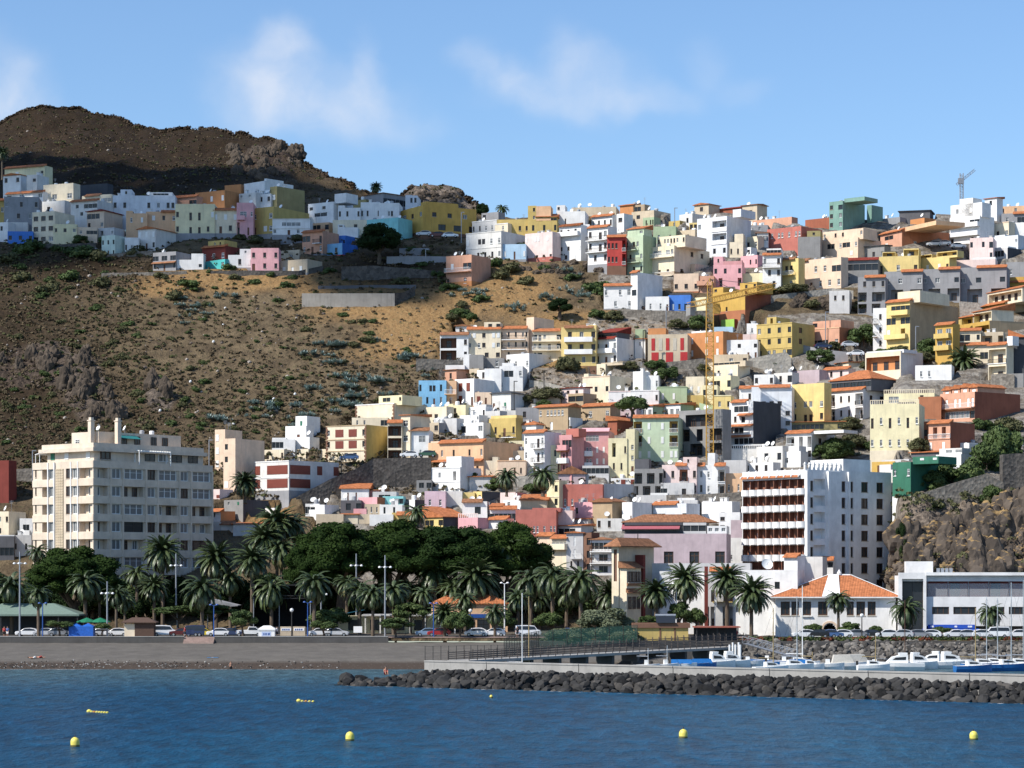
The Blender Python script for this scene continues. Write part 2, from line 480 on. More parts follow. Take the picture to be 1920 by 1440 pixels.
def place_openings(root, holes_spec, P, rot, recess_default=.2, rng=random, wk='w'):
 for (c, u0, a, u1, cc) in holes_spec:
  dep = WSPEC[c][4]
  if c in 'OA':
   w = u1 - u0; n = max(1, int(w / 2.4))
   for i in range(n):
    uc = u0 + w * (i + .5) / n
    p = P(uc, dep - .03, a + .03)
    link('balcony_door', UW['t'], root, p, rot, (min(1.3, w / n * .6), 1, min(2.1, (cc - a) * .82)))
   continue
  p = P((u0 + u1) / 2, dep - .01 if dep > 0 else dep, a)
  if c == 'w': c = 'y' if rng.random() < .16 else wk
  link(WNAME[c], UW[c], root, p, rot, (u1 - u0, 1, cc - a))
def balcony_mesh(w, d, h, style, mat):
 b = MB()
 b.box(0, w, -d, -.003, -.16, 0, C('white') if style == 'k' else mat)
 if style in 's':
  b.box(0, w, -d, -d+.12, 0, h, mat, skip='b'); b.box(0, .12, -d+.12, -.003, 0, h, mat, skip='b'); b.box(w-.12, w, -d+.12, -.003, 0, h, mat, skip='b')
 else:
  rm = {'k': RAIL, 'w': WHITEP, 'b': BROWNW}[style]
  n = max(3, int(w / .28))
  b.box(0, w, -d, -d+.06, h-.07, h, rm); b.box(0, w, -d, -d+.06, .08, .13, rm)
  for i in range(n + 1):
   x = (w - .05) * i / n
   b.box(x, x+.05, -d+.01, -d+.05, .13, h-.07, rm, skip='tb')
  for x in (0, w-.06):
   b.box(x, x+.06, -d+.06, -.003, h-.07, h, rm)
   for i in range(1, 3):
    y = -d + d * i / 3
    b.box(x+.005, x+.05, y, y+.05, 0, h-.07, rm, skip='tb')
 return b
def frame_set(ox, oy, k):
 global FR
 FR = (ox, oy, k)
FR = (0, 0, 1)
HSEQ = 0
HOUSES = []
def H(x0, x1, yt, yb, s, col, win, ext, label, side='', name=None, cat=None):
 """one building: front facade between photo columns x0..x1, top row yt, foot row yb, right-hand side s columns wide"""
 global HSEQ
 HSEQ += 1
 rng = random.Random(HSEQ * 31 + 5)
 ox, oy, k = FR
 x0, x1, s = ox + x0 / k - 1.2, ox + x1 / k + 1.2, s / k
 yt, yb = oy + yt / k, oy + yb / k
 if yb < 1050: yb += 4
 E = {}
 items = []
 for t in ext.split():
  items.append(t)
 dy = 0.0; arel = None; mir = False; deep = 9.0; emb = 7.0
 for t in items:
  if t.startswith('y:'): dy = float(t[2:])
  elif t.startswith('a:'): arel = float(t[2:])
  elif t.startswith('Y:'): dy = float(t[2:]) - Yg(x0 if 'L' in items else x1, min(yb, 1196))
  elif t == 'L': mir = True
  elif t.startswith('D:'): deep = float(t[2:])
  elif t.startswith('E:'): emb = float(t[2:])
 xc = x0 if mir else x1
 Y = Yg(xc, min(yb, 1196)) + dy
 sc = F / Y
 zt = HC - (yt - HOR) * Y / F; zb = HC - (yb - HOR) * Y / F
 Hh = max(1.2, zt - zb)
 sm = s / sc
 if arel is None:
  if s <= 0.5: arel = 6.0
  else: arel = max(33.0, min(56.0, math.degrees(math.atan2(sm, 1.7 * Hh))))
 ray = math.atan((xc - 960) / F)
 sg = -1 if mir else 1
 a = R(arel) * sg + ray           # world turn: front tangent (cos a, -sin a)
 cx = (xc - 960) * Y / F
 ca, sa = math.cos(a), math.sin(a)
 if not mir:
  k0 = x0 - 960
  Wd = (F * cx - k0 * Y) / (F * ca + k0 * sa)
  if s > .5:
   k2 = x1 + s - 960
   Dp = (k2 * Y - F * cx) / (F * sa - k2 * ca)
  else: Dp = deep
  ux0, ux1 = -Wd, 0.0
 else:
  k1 = x1 - 960
  Wd = (k1 * Y - F * cx) / (F * ca + k1 * sa)
  if s > .5:
   k2 = x0 - s - 960
   Dp = (k2 * Y - F * cx) / (F * sa - k2 * ca)
  else: Dp = deep
  ux0, ux1 = 0.0, Wd
 Dp = max(3.0, min(26.0, Dp)) if s > .5 else deep
 Wd = max(.8, Wd)
 mat = C(col)
 nrow = len(win.split('|')) if win else 1
 nm = name or ('apartment_building' if Hh > 10.5 else 'house')
 ct = cat or ('apartment building' if nm == 'apartment_building' else nm.replace('_', ' '))
 root = empty(nm, (cx, Y, zb), -a)
 tag(root, label, ct)
 HOUSES.append(root)
 wk = rng.choice('wwwkx'); jw, jh = rng.uniform(.9, 1.3), rng.uniform(.92, 1.2)
 CARVE.append((cx, Y, a, ux0, ux1, Dp, zb))
 flat = not any(t[0] in 'HGMNF' and (len(t) == 1 or t[1:2].isdigit()) for t in items)
 ph, pcol = 0.0, None
 for t in items:
  if t.startswith('p:'):
   q = t[2:].split(','); ph = float(q[0]) / k / sc; pcol = q[1]
 ztop = Hh - (.55 if (flat and Hh > 3) else .1)
 zlow = ph if ph > 1.6 else 0.0
 fo = layout(win, Wd, zlow, ztop, jw, jh)
 so = layout(side, Dp, zlow, ztop, jw, jh)
 b = MB()
 PF = lambda u, d, z: (ux0 + u, d, z)
 if not mir: PS = lambda u, d, z: (-d, u, z); PO = lambda u, d, z: (ux0 + d, Dp - u, z)
 else: PS = lambda u, d, z: (d, Dp - u, z); PO = lambda u, d, z: (ux1 - d, u, z)
 inm = None
 for t in items:
  if t.startswith('i:'): inm = C(t[2:])
 def holes(sp): return [(u0, z0, u1, z1, (WSPEC[c][4] if WSPEC[c][4] > 0 else .02), inm if c in 'OA' else None) for c, u0, z0, u1, z1 in sp if WSPEC[c][4] > 0]
 hf = holes(fo)
 if hf and max(h[4] for h in hf) > Dp - .5: hf = [(h[0], h[1], h[2], h[3], min(h[4], Dp*.4), h[5]) for h in hf]
 wall_face(b, PF, Wd, -emb, Hh, hf, mat)
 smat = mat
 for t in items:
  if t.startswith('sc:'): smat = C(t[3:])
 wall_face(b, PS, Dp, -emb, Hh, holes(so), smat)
 wall_face(b, PO, Dp, -emb, Hh, [], mat)
 wall_face(b, lambda u, d, z: (ux1 - u, Dp - d, z), Wd, -emb, Hh, [], mat)
 if flat:
  th, pz = .22, Hh - (.5 if Hh > 3 else .2)
  X0, X1, Y0, Y1 = ux0, ux1, 0, Dp
  o = [(X0,Y0),(X1,Y0),(X1,Y1),(X0,Y1)]; i_ = [(X0+th,Y0+th),(X1-th,Y0+th),(X1-th,Y1-th),(X0+th,Y1-th)]
  for q in range(4):
   r2 = (q + 1) % 4
   b.face([o[q]+(Hh,), o[r2]+(Hh,), i_[r2]+(Hh,), i_[q]+(Hh,)], mat)
   b.face([i_[q]+(Hh,), i_[r2]+(Hh,), i_[r2]+(pz,), i_[q]+(pz,)], mat)
  b.face([p + (pz,) for p in i_], ROOFG)
 else:
  b.face([(ux0,0,Hh),(ux1,0,Hh),(ux1,Dp,Hh),(ux0,Dp,Hh)], ROOFG)
 b.build('wall', root)
 place_openings(root, fo, PF, 0.0, rng=rng, wk=wk)
 place_openings(root, so, PS, (R(90) if not mir else R(-90)), rng=rng, wk=wk)
 def u_of(f): return ux0 + f * Wd
 rowh = (ztop - zlow) / nrow
 pm = (lambda n: n / k / sc)      # frame pixels -> metres
 for t in items:
  if t[0] in 'HGMNF' and (len(t) == 1 or t[1].isdigit()):
   hpx = float(t[1:].split(',')[0]) if len(t) > 1 else 12 * k / 4
   tm = TILE
   if ',' in t: tm = {'b': TILEB, 'r': TILER, 's': C('slate'), 'g': C('green')}[t.split(',')[1]]
   q = MB(); hip_roof(q, ux0, ux1, 0, Dp, Hh, pm(hpx), tm, kind=t[0]); q.build('roof', root)
  elif t[0] == 'T' and (len(t) == 1 or t[1] in '0123456789:'):
   f0, f1, rw, tm = 0, 1, 0, TILE
   q_ = t[1:].lstrip(':').split(',') if len(t) > 1 else []
   if len(q_) == 1 and q_[0]: rw = int(q_[0])
   elif len(q_) >= 2:
    f0, f1 = float(q_[0]), float(q_[1])
    if len(q_) > 2: rw = int(q_[2])
    if len(q_) > 3: tm = {'b': TILEB, 'r': TILER, 'p': C('pink')}[q_[3]]
   zz = (Hh if rw == 0 else ztop - rowh * rw)
   q = MB()
   if rw == 0: q.prism([(-.55, zz-.28), (-.55, zz-.16), (1.0, zz+.62), (1.0, zz+.01), (-.003, zz+.01), (-.003, zz-.12)], 'x', u_of(f0)-.12, u_of(f1)+.12, tm)
   else: q.prism([(-.95, zz-.3), (-.95, zz-.2), (-.004, zz+.3), (-.004, zz-.12)], 'x', u_of(f0)-.05, u_of(f1)+.05, tm)
   q.build('tile_awning', root)
  elif t[0] == 'R' and t[1:2] == ':':
   q_ = t[2:].split(',')
   f0, f1, hp = float(q_[0]), float(q_[1]), pm(float(q_[2]))
   rc = C(q_[3]) if len(q_) > 3 and q_[3] else mat
   rw = q_[4] if len(q_) > 4 else ''
   top = q_[5] if len(q_) > 5 else ''
   set0 = .02 if rc is mat else .3
   if Dp > 6: set0 = Dp * .06
   ra, rb, ya, yb_ = u_of(f0), u_of(f1), set0, max(set0 + 2, min(Dp - .1, set0 + max(3, Dp * .6)))
   if f1 >= .99 and not mir: rb -= .003
   zb_ = Hh - .45
   w_ = rb - ra
   sp = layout(rw, w_, zb_ + .45, Hh + hp - .1)
   q = MB()
   PR = lambda u, d, z: (ra + u, ya + d, z)
   wall_face(q, PR, w_, zb_, Hh + hp, holes(sp), rc)
   q.box(ra, rb, ya, yb_, zb_, Hh + hp, rc, skip='f')
   rr = q.build('roof_room', root)
   place_openings(rr, sp, PR, 0.0)
   if top:
    q = MB(); hip_roof(q, ra, rb, ya, yb_, Hh + hp, min(w_, yb_ - ya) * .22 + .3, {'H': TILE, 'G': TILE, 'M': TILE, 'b': TILEB, 'r': TILER}.get(top[-1], TILE), over=.3, kind=top[0]); q.build('roof', root)
  elif t[0] == 'b' and t[1:2] == ':':
   q_ = t[2:].split(',')
   rw, f0, f1 = int(q_[0]), float(q_[1]), float(q_[2])
   st = q_[3] if len(q_) > 3 else 's'
   bm = C(q_[4]) if len(q_) > 4 else (C('white') if col == 'white' else mat)
   w_ = (f1 - f0) * Wd
   q = balcony_mesh(w_, 1.15, 1.0, st, bm)
   q.build('balcony', root, (u_of(f0), -.002, ztop - rowh * (rw + 1) + .1))
  elif t[0] == 'l' and t[1:2] == ':':
   q_ = t[2:].split(',')
   rw, f0, f1 = int(q_[0]), float(q_[1]), float(q_[2]); st = q_[3] if len(q_) > 3 else 'w'
   w_ = (f1 - f0) * Wd
   q = balcony_mesh(w_, .3, .95, st, C('white') if st == 's' else mat)
   q.build('balcony_railing', root, (u_of(f0), .12, ztop - rowh * (rw + 1) + .14))
  elif t.startswith('p:'):
   q = MB(); e = .035
   q.box(ux0 - e, ux1 + e, -e, Dp + e, -emb, ph, C(pcol), skip='b'); q.build('plinth', root)
  elif t.startswith('k:'):
   roof_items(root, int(t[2:]) + 1, ux0 + .8, ux1 - .8, .8, max(1.0, min(Dp - .8, 5)), Hh - (.5 if Hh > 3 else .2), rng)
  elif t[0] == 'o' and (len(t) == 1 or t[1] == ':'):
   oc = C(t[2:]) if len(t) > 1 else C('white')
   q = MB()
   for zz in ([Hh] + [ztop - rowh * i for i in range(1, nrow)]):
    q.box(ux0 - .06, ux1 + .06, -.08, Dp * .999, zz - .16, zz + .03, oc) if zz == Hh and not flat else q.box(ux0 - .06, ux1 + (.06), -.09, -.003, zz - .2, zz + .02, oc)
   q.build('cornice', root)
  elif t[0] == 'z' and t[1:2] == ':':     # balustrade on the roof edge
   q = MB(); n = int(Wd / .45)
   bm = C(t[2:])
   q.box(ux0, ux1, .02, .16, Hh + .75, Hh + .87, bm)
   for i in range(n + 1):
    x = ux0 + (Wd - .14) * i / n
    q.box(x, x + .14, .03, .15, Hh + .002, Hh + .75, bm, skip='tb')
   q.build('balustrade', root)
  elif t == 'Q':
   for ue, sgn in ((ux0, 1), (ux1, -1)):
    q = MB(); zq = .2; w1 = True
    while zq < Hh - .4:
     ww = .5 if w1 else .28
     xa, xb = sorted((ue - sgn * .05, ue + sgn * ww))
     q.box(xa, xb, -.05, -.003, zq, zq + .42, C('brown')); zq += .42; w1 = not w1
    q.build('corner_stones', root)
 return root
                # --- the town, house by house (columns and rows read off enlarged views of the photo)
# --- upper left, in the shadow of a cloud
frame_set(0, 180, 4)
H(40,330,520,600,60,'paleyellow','..s....w','T y:6','long yellow house with terracotta eaves below the left mountain')
H(28,150,592,650,40,'white','w.w','F14','small white gabled house beside a dark palm at the left edge')
H(205,272,588,700,90,'offwhite','.w|..','k:2','pale boxy house with shaded flank just right of the white gabled house')
H(330,545,652,775,52,'cream','.w.w','k:2','cream one-storey house with two dark windows under the mountain')
H(590,800,655,740,30,'slate','','y:8','long windowless dark grey shed behind the upper left houses')
H(50,318,715,765,64,'white','v.w..w','T','white house with terracotta eaves above the grey house far left')
H(35,285,757,930,0,'grey','w..w..w|..w.w.','k:2 y:1','unpainted grey two-storey house under the white house with eaves far left')
H(-60,30,780,880,0,'mustard','w.w','T','yellow house cut by the left edge of the photo, beside the grey house')
H(285,480,782,870,75,'offwhite','w.w...','k:2 y:4','pale upper house with two rooftop openings behind the cream three-storey block')
H(535,725,778,950,120,'offwhite','.w.kkk|..w...|......','T k:2','pale house with dark terrace glazing and terracotta eaves, centre of upper left cluster')
H(620,830,735,850,20,'cream','g.g...gg|......','T:.1,.6,0,b y:3','cream house with a long strip of windows behind the pale terrace house')
H(850,1310,748,850,0,'bluewhite','w.w....w.w.ww','R:.12,.3,48,,.w. R:.58,.95,28,white,.kkkk. k:3 D:11','long white house with a square roof tower in the upper left town')
H(0,55,945,1085,60,'white','w.|..','k:1 y:2','white house at the left edge above the dark slope')
H(56,204,948,1015,0,'offwhite','','y:4 D:7','blank pale wall of a house above the blue one')
H(62,244,1016,1088,0,'blue','w.w.w','D:6','low bright blue house with three dark windows at the left')
H(246,405,862,1095,150,'cream','www|www|www','k:2','cream three-storey house with nine square windows, upper left')
H(405,570,962,1090,0,'paleyellow','w.w.w|.....','D:7 k:1','pale yellow house with three windows and vines at its foot')
H(570,725,985,1080,0,'peachpale','.w.kkk|......','D:7','peach low house with an open terrace beside the pale yellow one')
H(658,775,862,985,140,'peachpale','kkk.|w..w','H26,r','peach house with a dark red hipped roof over a glazed terrace')
H(730,850,985,1080,80,'palegrey','.A..w|.....','','grey house with an arched opening, middle of the upper left cluster')
H(767,857,1042,1198,152,'mint','w.w.w|w.d.w','p:18,grey','mint green house on the brow of the slope, leftmost of its short row')
H(845,945,1002,1060,62,'mint','w.w','y:6','mint green roof-level house behind the mint house on the brow')
H(940,1035,1062,1165,0,'white','w.w.w','p:14,grey D:6','small white one-storey house between the mint and the gabled grey-white houses')
H(1040,1160,995,1145,186,'offwhite','s.s.s|w.d.w','F20','pale house with a low gable and big blank flank above the slope')
H(950,1100,880,1030,0,'peach','.x..s.|......','R:0,.3,20 k:1','peach house with white shutters left of the big yellow house')
H(1100,1318,868,1010,0,'peach','.s.w.x|......','T:.5,1,0 k:2','deep peach house joined to the big yellow house')
H(1320,1605,810,1028,0,'paleyellow','w..t.t..s|w..t.t.w.','p:14,grey D:13 k:2','large pale yellow two-storey house with pairs of tall windows')
H(1605,1778,852,1022,0,'cream','s.s.s|.d.w.','T p:8,grey k:2','cream house with terracotta eaves next to the pink house with a bay')
H(1780,1895,800,1030,0,'pink','.gg.w|A..d.','k:1 b:0,.05,.5,s,pink','narrow pink house with a white glazed bay')
H(1312,1470,748,815,30,'salmon','s...kk','T','salmon house with an open loggia under the mountain')
H(1470,1680,705,790,135,'orange','.s..s..s','k:2','brick orange house with a row of white shutters under the mountain')
H(1690,1800,662,720,40,'orange','','y:8','windowless orange upper house behind the brick orange one')
H(1152,1315,1165,1292,152,'grey','kk.kk.kk|w..d..w','T:0,1,1,b k:1','grey house with a row of dark openings low on the hill')
H(1320,1445,1228,1285,0,'white','....','D:4','long low white wall house left of the dark red and turquoise house')
H(1440,1520,1182,1285,0,'white','..|.w','D:6','small white stepped house against the dark red house')
H(1522,1685,1122,1222,160,'darkred','x.x.x','R:.2,.9,46,mustard,..w.w. p:3,brown T','dark red house with mustard rooms on its roof')
H(1524,1682,1222,1280,156,'turquoise','w...w','D:5 y:-.6','turquoise ground floor storey under the dark red house')
H(1716,1880,1192,1276,0,'white','..w.s','R:.5,1,45,,.w. D:6 p:6,grey','small white house left of the pink house on the lower row')
frame_set(420, 280, 4)
H(155,300,236,335,215,'white','','R:.9,1,20 y:4','tall plain white house with shaded flank against the mountain')
H(118,232,322,385,108,'offwhite','x.w.|....','k:3','pale cluttered house below the plain white house by the mountain')
H(240,345,332,395,40,'white','.w.w','k:2 y:1','small white house between the pale cluttered one and the olive house')
H(350,392,276,385,208,'olive','s','k:1','olive house with a long blank side near the round building')
H(216,366,428,618,268,'mustard','x..x|d.sx','p:5,grey k:2 E:8','mustard house with white shutters and very long flank')
H(368,640,520,630,0,'white','..gggg..|w..d.w..','o:offwhite p:6,grey D:8','wide white house with an upper window gallery, middle of the row')
H(385,500,470,520,60,'darkred','','M10,r y:6','house with a dark red sloping roof behind the wide white house')
H(592,735,610,768,122,'salmon','kk..t|w.d.w','T b:0,.6,.95,k p:4,grey','salmon house with terracotta eaves left of the bright blue house')
H(636,782,546,600,76,'peach','.kk.k','y:6 k:1','peach upper house on the roofs above the salmon house')
H(636,816,392,490,148,'white','w.w.|.kk.','R:1.0,1.45,58 k:2','white house with a square tower on its right')
H(860,1018,438,510,0,'white','w.w..w','R:0,.3,20 k:2','low white house right of the white tower house')
H(870,1060,375,440,60,'olive','','y:10 k:1','olive house behind the low white houses near the skyline')
H(820,1078,528,600,0,'cream','....w..','y:2','long low cream house above the bright blue house')
H(858,1000,585,625,0,'white','','R:0,.3,22,,w D:5','white terrace house just above the bright blue house')
H(740,882,702,778,118,'skyblue','d..w.','p:6,red sc:blue','bright blue house beside the big dark tree, lower front')
H(850,905,645,730,92,'blue','..w','y:4','bright blue upper storey house left of the big dark tree')
H(1076,1300,510,640,108,'aqua','........','k:2','turquoise flat-roofed house right behind the big dark tree')
H(1030,1165,396,510,0,'white','w.w...w','y:1 k:1','white house with three windows above the turquoise house')
H(1165,1310,402,510,0,'white','...ww..','k:3','white house next to the big olive building on the ridge')
H(1062,1190,328,410,180,'grey','','H8,b y:6','dark grey house with a ribbon of windows on its flank on the ridge','kkkkkk')
H(1365,1446,346,410,0,'bluewhite','.ww','y:3 R:0,.5,6','small white house at the right end of the dark grey ridge house')
H(1312,1486,418,600,402,'ochre','.g.w.w|gg....','a:62 p:4,brown R:.8,1,30 k:1','big ochre block with pilasters over a car park on the ridge','.w.w.w.|..k.k.k')
H(206,405,740,902,0,'pink','w.w.w|d.w.w','p:10,grey D:6','bright pink two-storey house with five dark windows on the lower row')
H(405,560,752,830,90,'beige','..w.','y:6','beige upper house behind the low beige house on the lower row')
H(408,620,822,922,112,'beige','.s.h.s.','p:14,grey D:6','low beige house with white door and shutters at the end of the lower row')
H(1320,1530,740,800,0,'grey','.w...w','y:2 D:5','ruined grey one-storey house below the car park')
# --- the ridge, centre
frame_set(800, 360, 4.8)
H(180,398,562,830,172,'salmon','.s..kk|t...w.','b:0,.02,.98,w b:1,.02,.35,k p:50,orange k:2','salmon house with balconies standing alone above the ochre slope')
H(360,665,348,590,222,'offwhite','s..vv.x.x|w..w.w.w.w','o:offwhite p:10,terracotta','pale grey two-storey house with cornices right of the big ochre block')
H(415,625,248,350,20,'palegrey','w.w.x.x.','o y:3 k:1','grey upper house with white windows behind the pale cornice house')
H(500,640,178,245,60,'grey','w..','y:8','grey block house on the skyline beside a palm')
H(620,725,278,345,70,'cream','..x.','o k:1','cream house with stepped roof above the light blue house')
H(640,912,245,360,0,'mustard','......w.w','y:2 k:2','long mustard house on the skyline left of the mustard tower house')
H(915,1168,262,358,0,'mustard','.w..w..w','R:0,.28,145,,.w|.w R:.28,.98,42,mustard,kkkkkk,M R:.28,.78,140,peach k:2','mustard house with a tower and a dark glazed gallery')
H(665,888,468,590,0,'paleblue','.s..d..s','D:7 p:4,grey','low light blue house with white shutters on the ridge edge')
H(892,1126,356,608,76,'pinkpale','s..V..s.|........|w..w.w.w'.replace('V','ss'),'p:48,redhouse k:2','pale pink house with a dark red base on the ridge edge')
H(1100,1190,300,372,10,'peachpale','','M10 y:6','house with a sloping terracotta roof behind the pale pink house')
H(1172,1420,172,300,0,'white','...w.......','R:0,.3,60,,w. k:3','white house with a corner tower on the skyline')
H(1310,1700,132,200,0,'beige','','y:9 k:4','long brownish house on the skyline behind the white houses')
H(1202,1382,292,600,24,'white','w.t.w.|.....|w.w..s|.w.s.','T T:0,1,0 b:0,.0,.95,s','white four-storey house with a projecting upper floor, left of two white blocks')
H(1382,1460,290,610,0,'white','.w|.w|.w|.d','y:3','narrow white house joining two tall white blocks')
H(1456,1625,305,700,82,'white','w.tw|w.tw|.w.w','T b:0,.0,1,k b:1,.0,1,k p:75,grey','tall white house with two dark balconies above a grey base')
H(1490,1665,205,310,36,'white','w.w.w.w','T k:1 y:4','white upper house with eaves and four windows on the ridge')
H(1716,1770,192,360,80,'white','w|.','y:6','white house with a shaded flank behind the red house')
H(1630,1786,398,725,0,'red','www.O|www.O','T p:82,brown l:0,.8,1,w l:1,.8,1,w','narrow red house with white balcony rails')
frame_set(1100, 340, 4.8)
H(410,600,258,400,150,'beige','.v...|.....','y:10 k:3','large beige house on the skyline right of the white ridge houses')
H(305,412,212,262,10,'orange','','M26 y:14','house with a tall terracotta roof on the skyline')
H(400,515,206,262,20,'tan','.kk.','y:12 k:2','tan house top with small openings on the skyline')
H(350,502,482,820,118,'palegreen','w.ww.|.w..w|..w.w','b:0,.05,.7,b b:1,.1,.9,b R:.1,1,60,,..w,M sc:green p:3,tan k:2','light green three-storey house beside the narrow red house')
H(512,600,320,400,60,'green','.w.ww','y:6','green house behind the light green one on the ridge')
H(530,782,575,830,318,'cream','w.gg.gw|........|.w.t.t.','b:0,.02,1,w b:2,.02,1,w R:.35,1.3,92,,w.wwwww.w p:40,tan E:10 k:2','big cream block with long balconies and a huge blank side wall','...w.w.|.......|.w.....')
H(1000,1256,312,655,218,'bluewhite','w..OOO|...OOO|.w.w.w','l:0,.48,1,s l:1,.48,1,s R:1.15,1.42,55 k:2','tall white house with stacked loggias below the skyline')
H(840,945,288,380,160,'offwhite','..w.','y:10 k:3','pale grey house on the skyline left of a tan gabled house')
H(975,1092,205,270,100,'beige','.w.','F14 y:12','tan gabled house on the skyline')
H(1190,1400,235,275,20,'brick','','H16,r y:12','house with a dark red hipped roof on the skyline')
H(1406,1528,208,310,90,'beige','kk.','G10,b y:10 k:2','tan gabled house with dark slot windows on the skyline')
H(745,832,352,410,10,'mustard','.w.','y:7','small mustard house above the big cream block')
H(930,992,372,440,0,'yellow','ww','y:7','small yellow house left of the tall white loggia house')
H(1256,1436,432,530,190,'cream','s...','k:2 y:2','cream house with a long parapet right of the tall white loggia house')
H(1292,1402,545,665,0,'cream','w.w.','R:.35,1,75','stepped cream house below the long cream parapet')
H(1370,1535,492,600,10,'cream','w.v.w','y:2','cream house with three dark windows behind the stepped cream one')
H(1535,1628,465,545,0,'white','gggg','M6,b y:1','white glazed veranda house left of the long red house')
H(1402,1472,592,665,10,'white','.w','D:5','small white stepped house above the pink houses')
H(1630,1925,402,600,190,'redhouse','.x.xx.x.xx|........','k:3 E:9','long red house with a row of white windows near the skyline')
H(1500,1840,318,400,30,'salmon','','y:8 k:3','long salmon house on the skyline behind the long red house')
H(1400,1625,392,440,0,'grey','.....w..','y:6 k:4','grey flat house with rooftop tanks behind the cream houses')
H(1146,1392,748,925,0,'pink','w.w..w|.A...A','R:0,.33,78,,.w. R:.33,1,35,rose E:5','pink house with a square corner tower')
H(1392,1532,662,755,60,'pink','w..w.w','k:1','pink upper house behind the pink corner tower house')
H(1395,1590,825,910,0,'paleyellow','......','D:5 k:1','pale yellow terrace wall house between the pink and white houses')
H(790,1002,828,978,0,'peachpale','w.w.w','p:8,terracotta D:7','peach one-storey house with three windows above the blue house')
H(885,972,742,835,162,'peachpale','.d.|..w','y:5','peach square tower house behind the three-window peach house')
H(1002,1140,850,985,0,'salmon','.w.w|..w.','b:0,.0,.9,s k:1','salmon house left of the pink corner tower')
H(160,402,932,1135,0,'white','x..x.g|..x..x','T p:12,grey','white house with terracotta eaves joined to a taller blank white block, hillside')
H(402,452,815,1155,224,'white','.|w|.','T p:14,grey E:9','tall white block with a large blank grey-lit side on the open hillside')
H(535,735,1035,1165,0,'white','.w..w.d','p:14,terracotta D:6','low white house left of the bright blue house on the stone wall')
H(740,930,1022,1165,0,'blue','.s.w.kk','R:.05,1,18,slate D:6','bright blue house with peach shutters on the stone wall')
H(895,1070,1040,1178,20,'paleyellow','g...|.d..','D:6','pale yellow house right of the bright blue house, behind the crane')
H(1130,1420,985,1170,240,'ochre','........|w.w.w.....','R:0,.3,55,,w. R:.8,1.3,75,,.w.w sc:brick p:34,terracotta k:1','large ochre house with a brick red flank behind the crane jib','.....')
H(1590,1742,655,960,0,'white','w..w|.w.w|..w.','T b:0,.0,1,k R:.2,1,55,,kkkk k:1 sc:palegrey','tall narrow white house left of the yellow one near the ridge')
H(1740,1900,690,950,40,'yellow','.ww.|..x.','T:.1,.8,0,b b:0,.1,.8,w k:2','yellow house with a white balcony beside the tall narrow white house')
# --- the ridge, right
frame_set(1480, 320, 4.3636)
H(332,432,245,460,180,'tealgreen','w.k|w.w|w.w','R:1,2.5,18 sc:tealgreen k:2','tall dark green house on the skyline with a stepped roof')
H(640,668,280,410,92,'tealgreen','','y:4 sc:tealgreen','dark green annex at the right of the tall green house on the skyline')
H(135,330,382,460,40,'brick','','y:5 k:3','brick red house behind the long red house near the green tower')
H(75,248,538,700,0,'concrete','','R:.4,1,50,olive,.w. y:2','unpainted grey block house left of the peach balcony house')
H(252,556,545,690,190,'peachpale','x.kk.xkk.x|.......s.','R:.05,1.1,75,,w..w.w....w, k:2 T:.1,.6,2,b','peach house with two dark glazed bays and a roof storey')
H(540,772,610,710,10,'concrete','w.w.w.w','M6,s','low grey house with four openings under a flat slab')
H(750,916,482,600,388,'salmon','.kk..|.s...','T:0,1,0 R:.1,2.4,20,peach k:3 sc:terracotta','long brown-sided house with a salmon front high on the right','.........|..y.y....')
H(726,900,378,440,60,'grey','','y:8 k:1','grey house on the skyline right of the green tower')
H(905,1145,325,420,0,'darkgrey','','M8,s y:7','dark grey house with a sloping roof line on the skyline')
H(980,1100,385,430,100,'orange','','y:5 k:2','small orange rooftop house on the right skyline')
H(1318,1552,362,578,120,'white','w...GG|..|w...w.'.replace('GG','kk').replace('|..|','|......|'),'R:0,1.05,105,,.w..w.. b:0,0,1,s R:.3,.75,150,offwhite b:1,0,1,s','large white house with stacked terraces at the top right')
H(1604,1692,222,365,34,'white','.w.|...','M14 y:1','white tower house with a terracotta roof at the top right')
H(1552,1790,415,535,36,'cream','w.w.w.w','o:peachpale','cream house with four windows right of the large white terrace house')
H(1800,1930,422,515,0,'white','.w...','k:1','white house at the right edge near the skyline')
H(1735,1935,285,345,0,'peach','w..w..','k:1 y:6','peach house on the skyline at the right edge')
H(1740,1925,345,425,0,'grey','.w..kk','T:.5,1,0 y:3','grey house under the peach skyline house at the right edge')
H(1480,1662,545,725,0,'pinkpale','w..w.k|.....w','k:2','pale pink house with cars parked at its left, right side')
H(1664,1866,525,640,40,'bluewhite','......w|.....','R:.1,.5,14','bluish white house right of the pale pink house')
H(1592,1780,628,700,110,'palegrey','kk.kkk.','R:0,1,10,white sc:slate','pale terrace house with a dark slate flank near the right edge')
H(1780,1925,745,860,0,'grey','.w....','y:1','grey unfinished house at the right edge beside the tiled grey row')
H(732,1052,695,820,0,'yellow','t..x..t','R:.1,.42,40,,OOO R:.62,1,62,,OOO k:1','yellow house with rooftop loggias above the grey row, left one')
H(1056,1304,698,810,60,'yellow','..s..s.t','R:0,.45,30,,OOO R:.6,1.25,40,,OOO','yellow house with rooftop loggias above the grey row, right one')
H(1300,1680,722,790,0,'pinkpale','......','R:.5,1,18,white D:6','long low pink and white wall house above the grey row')
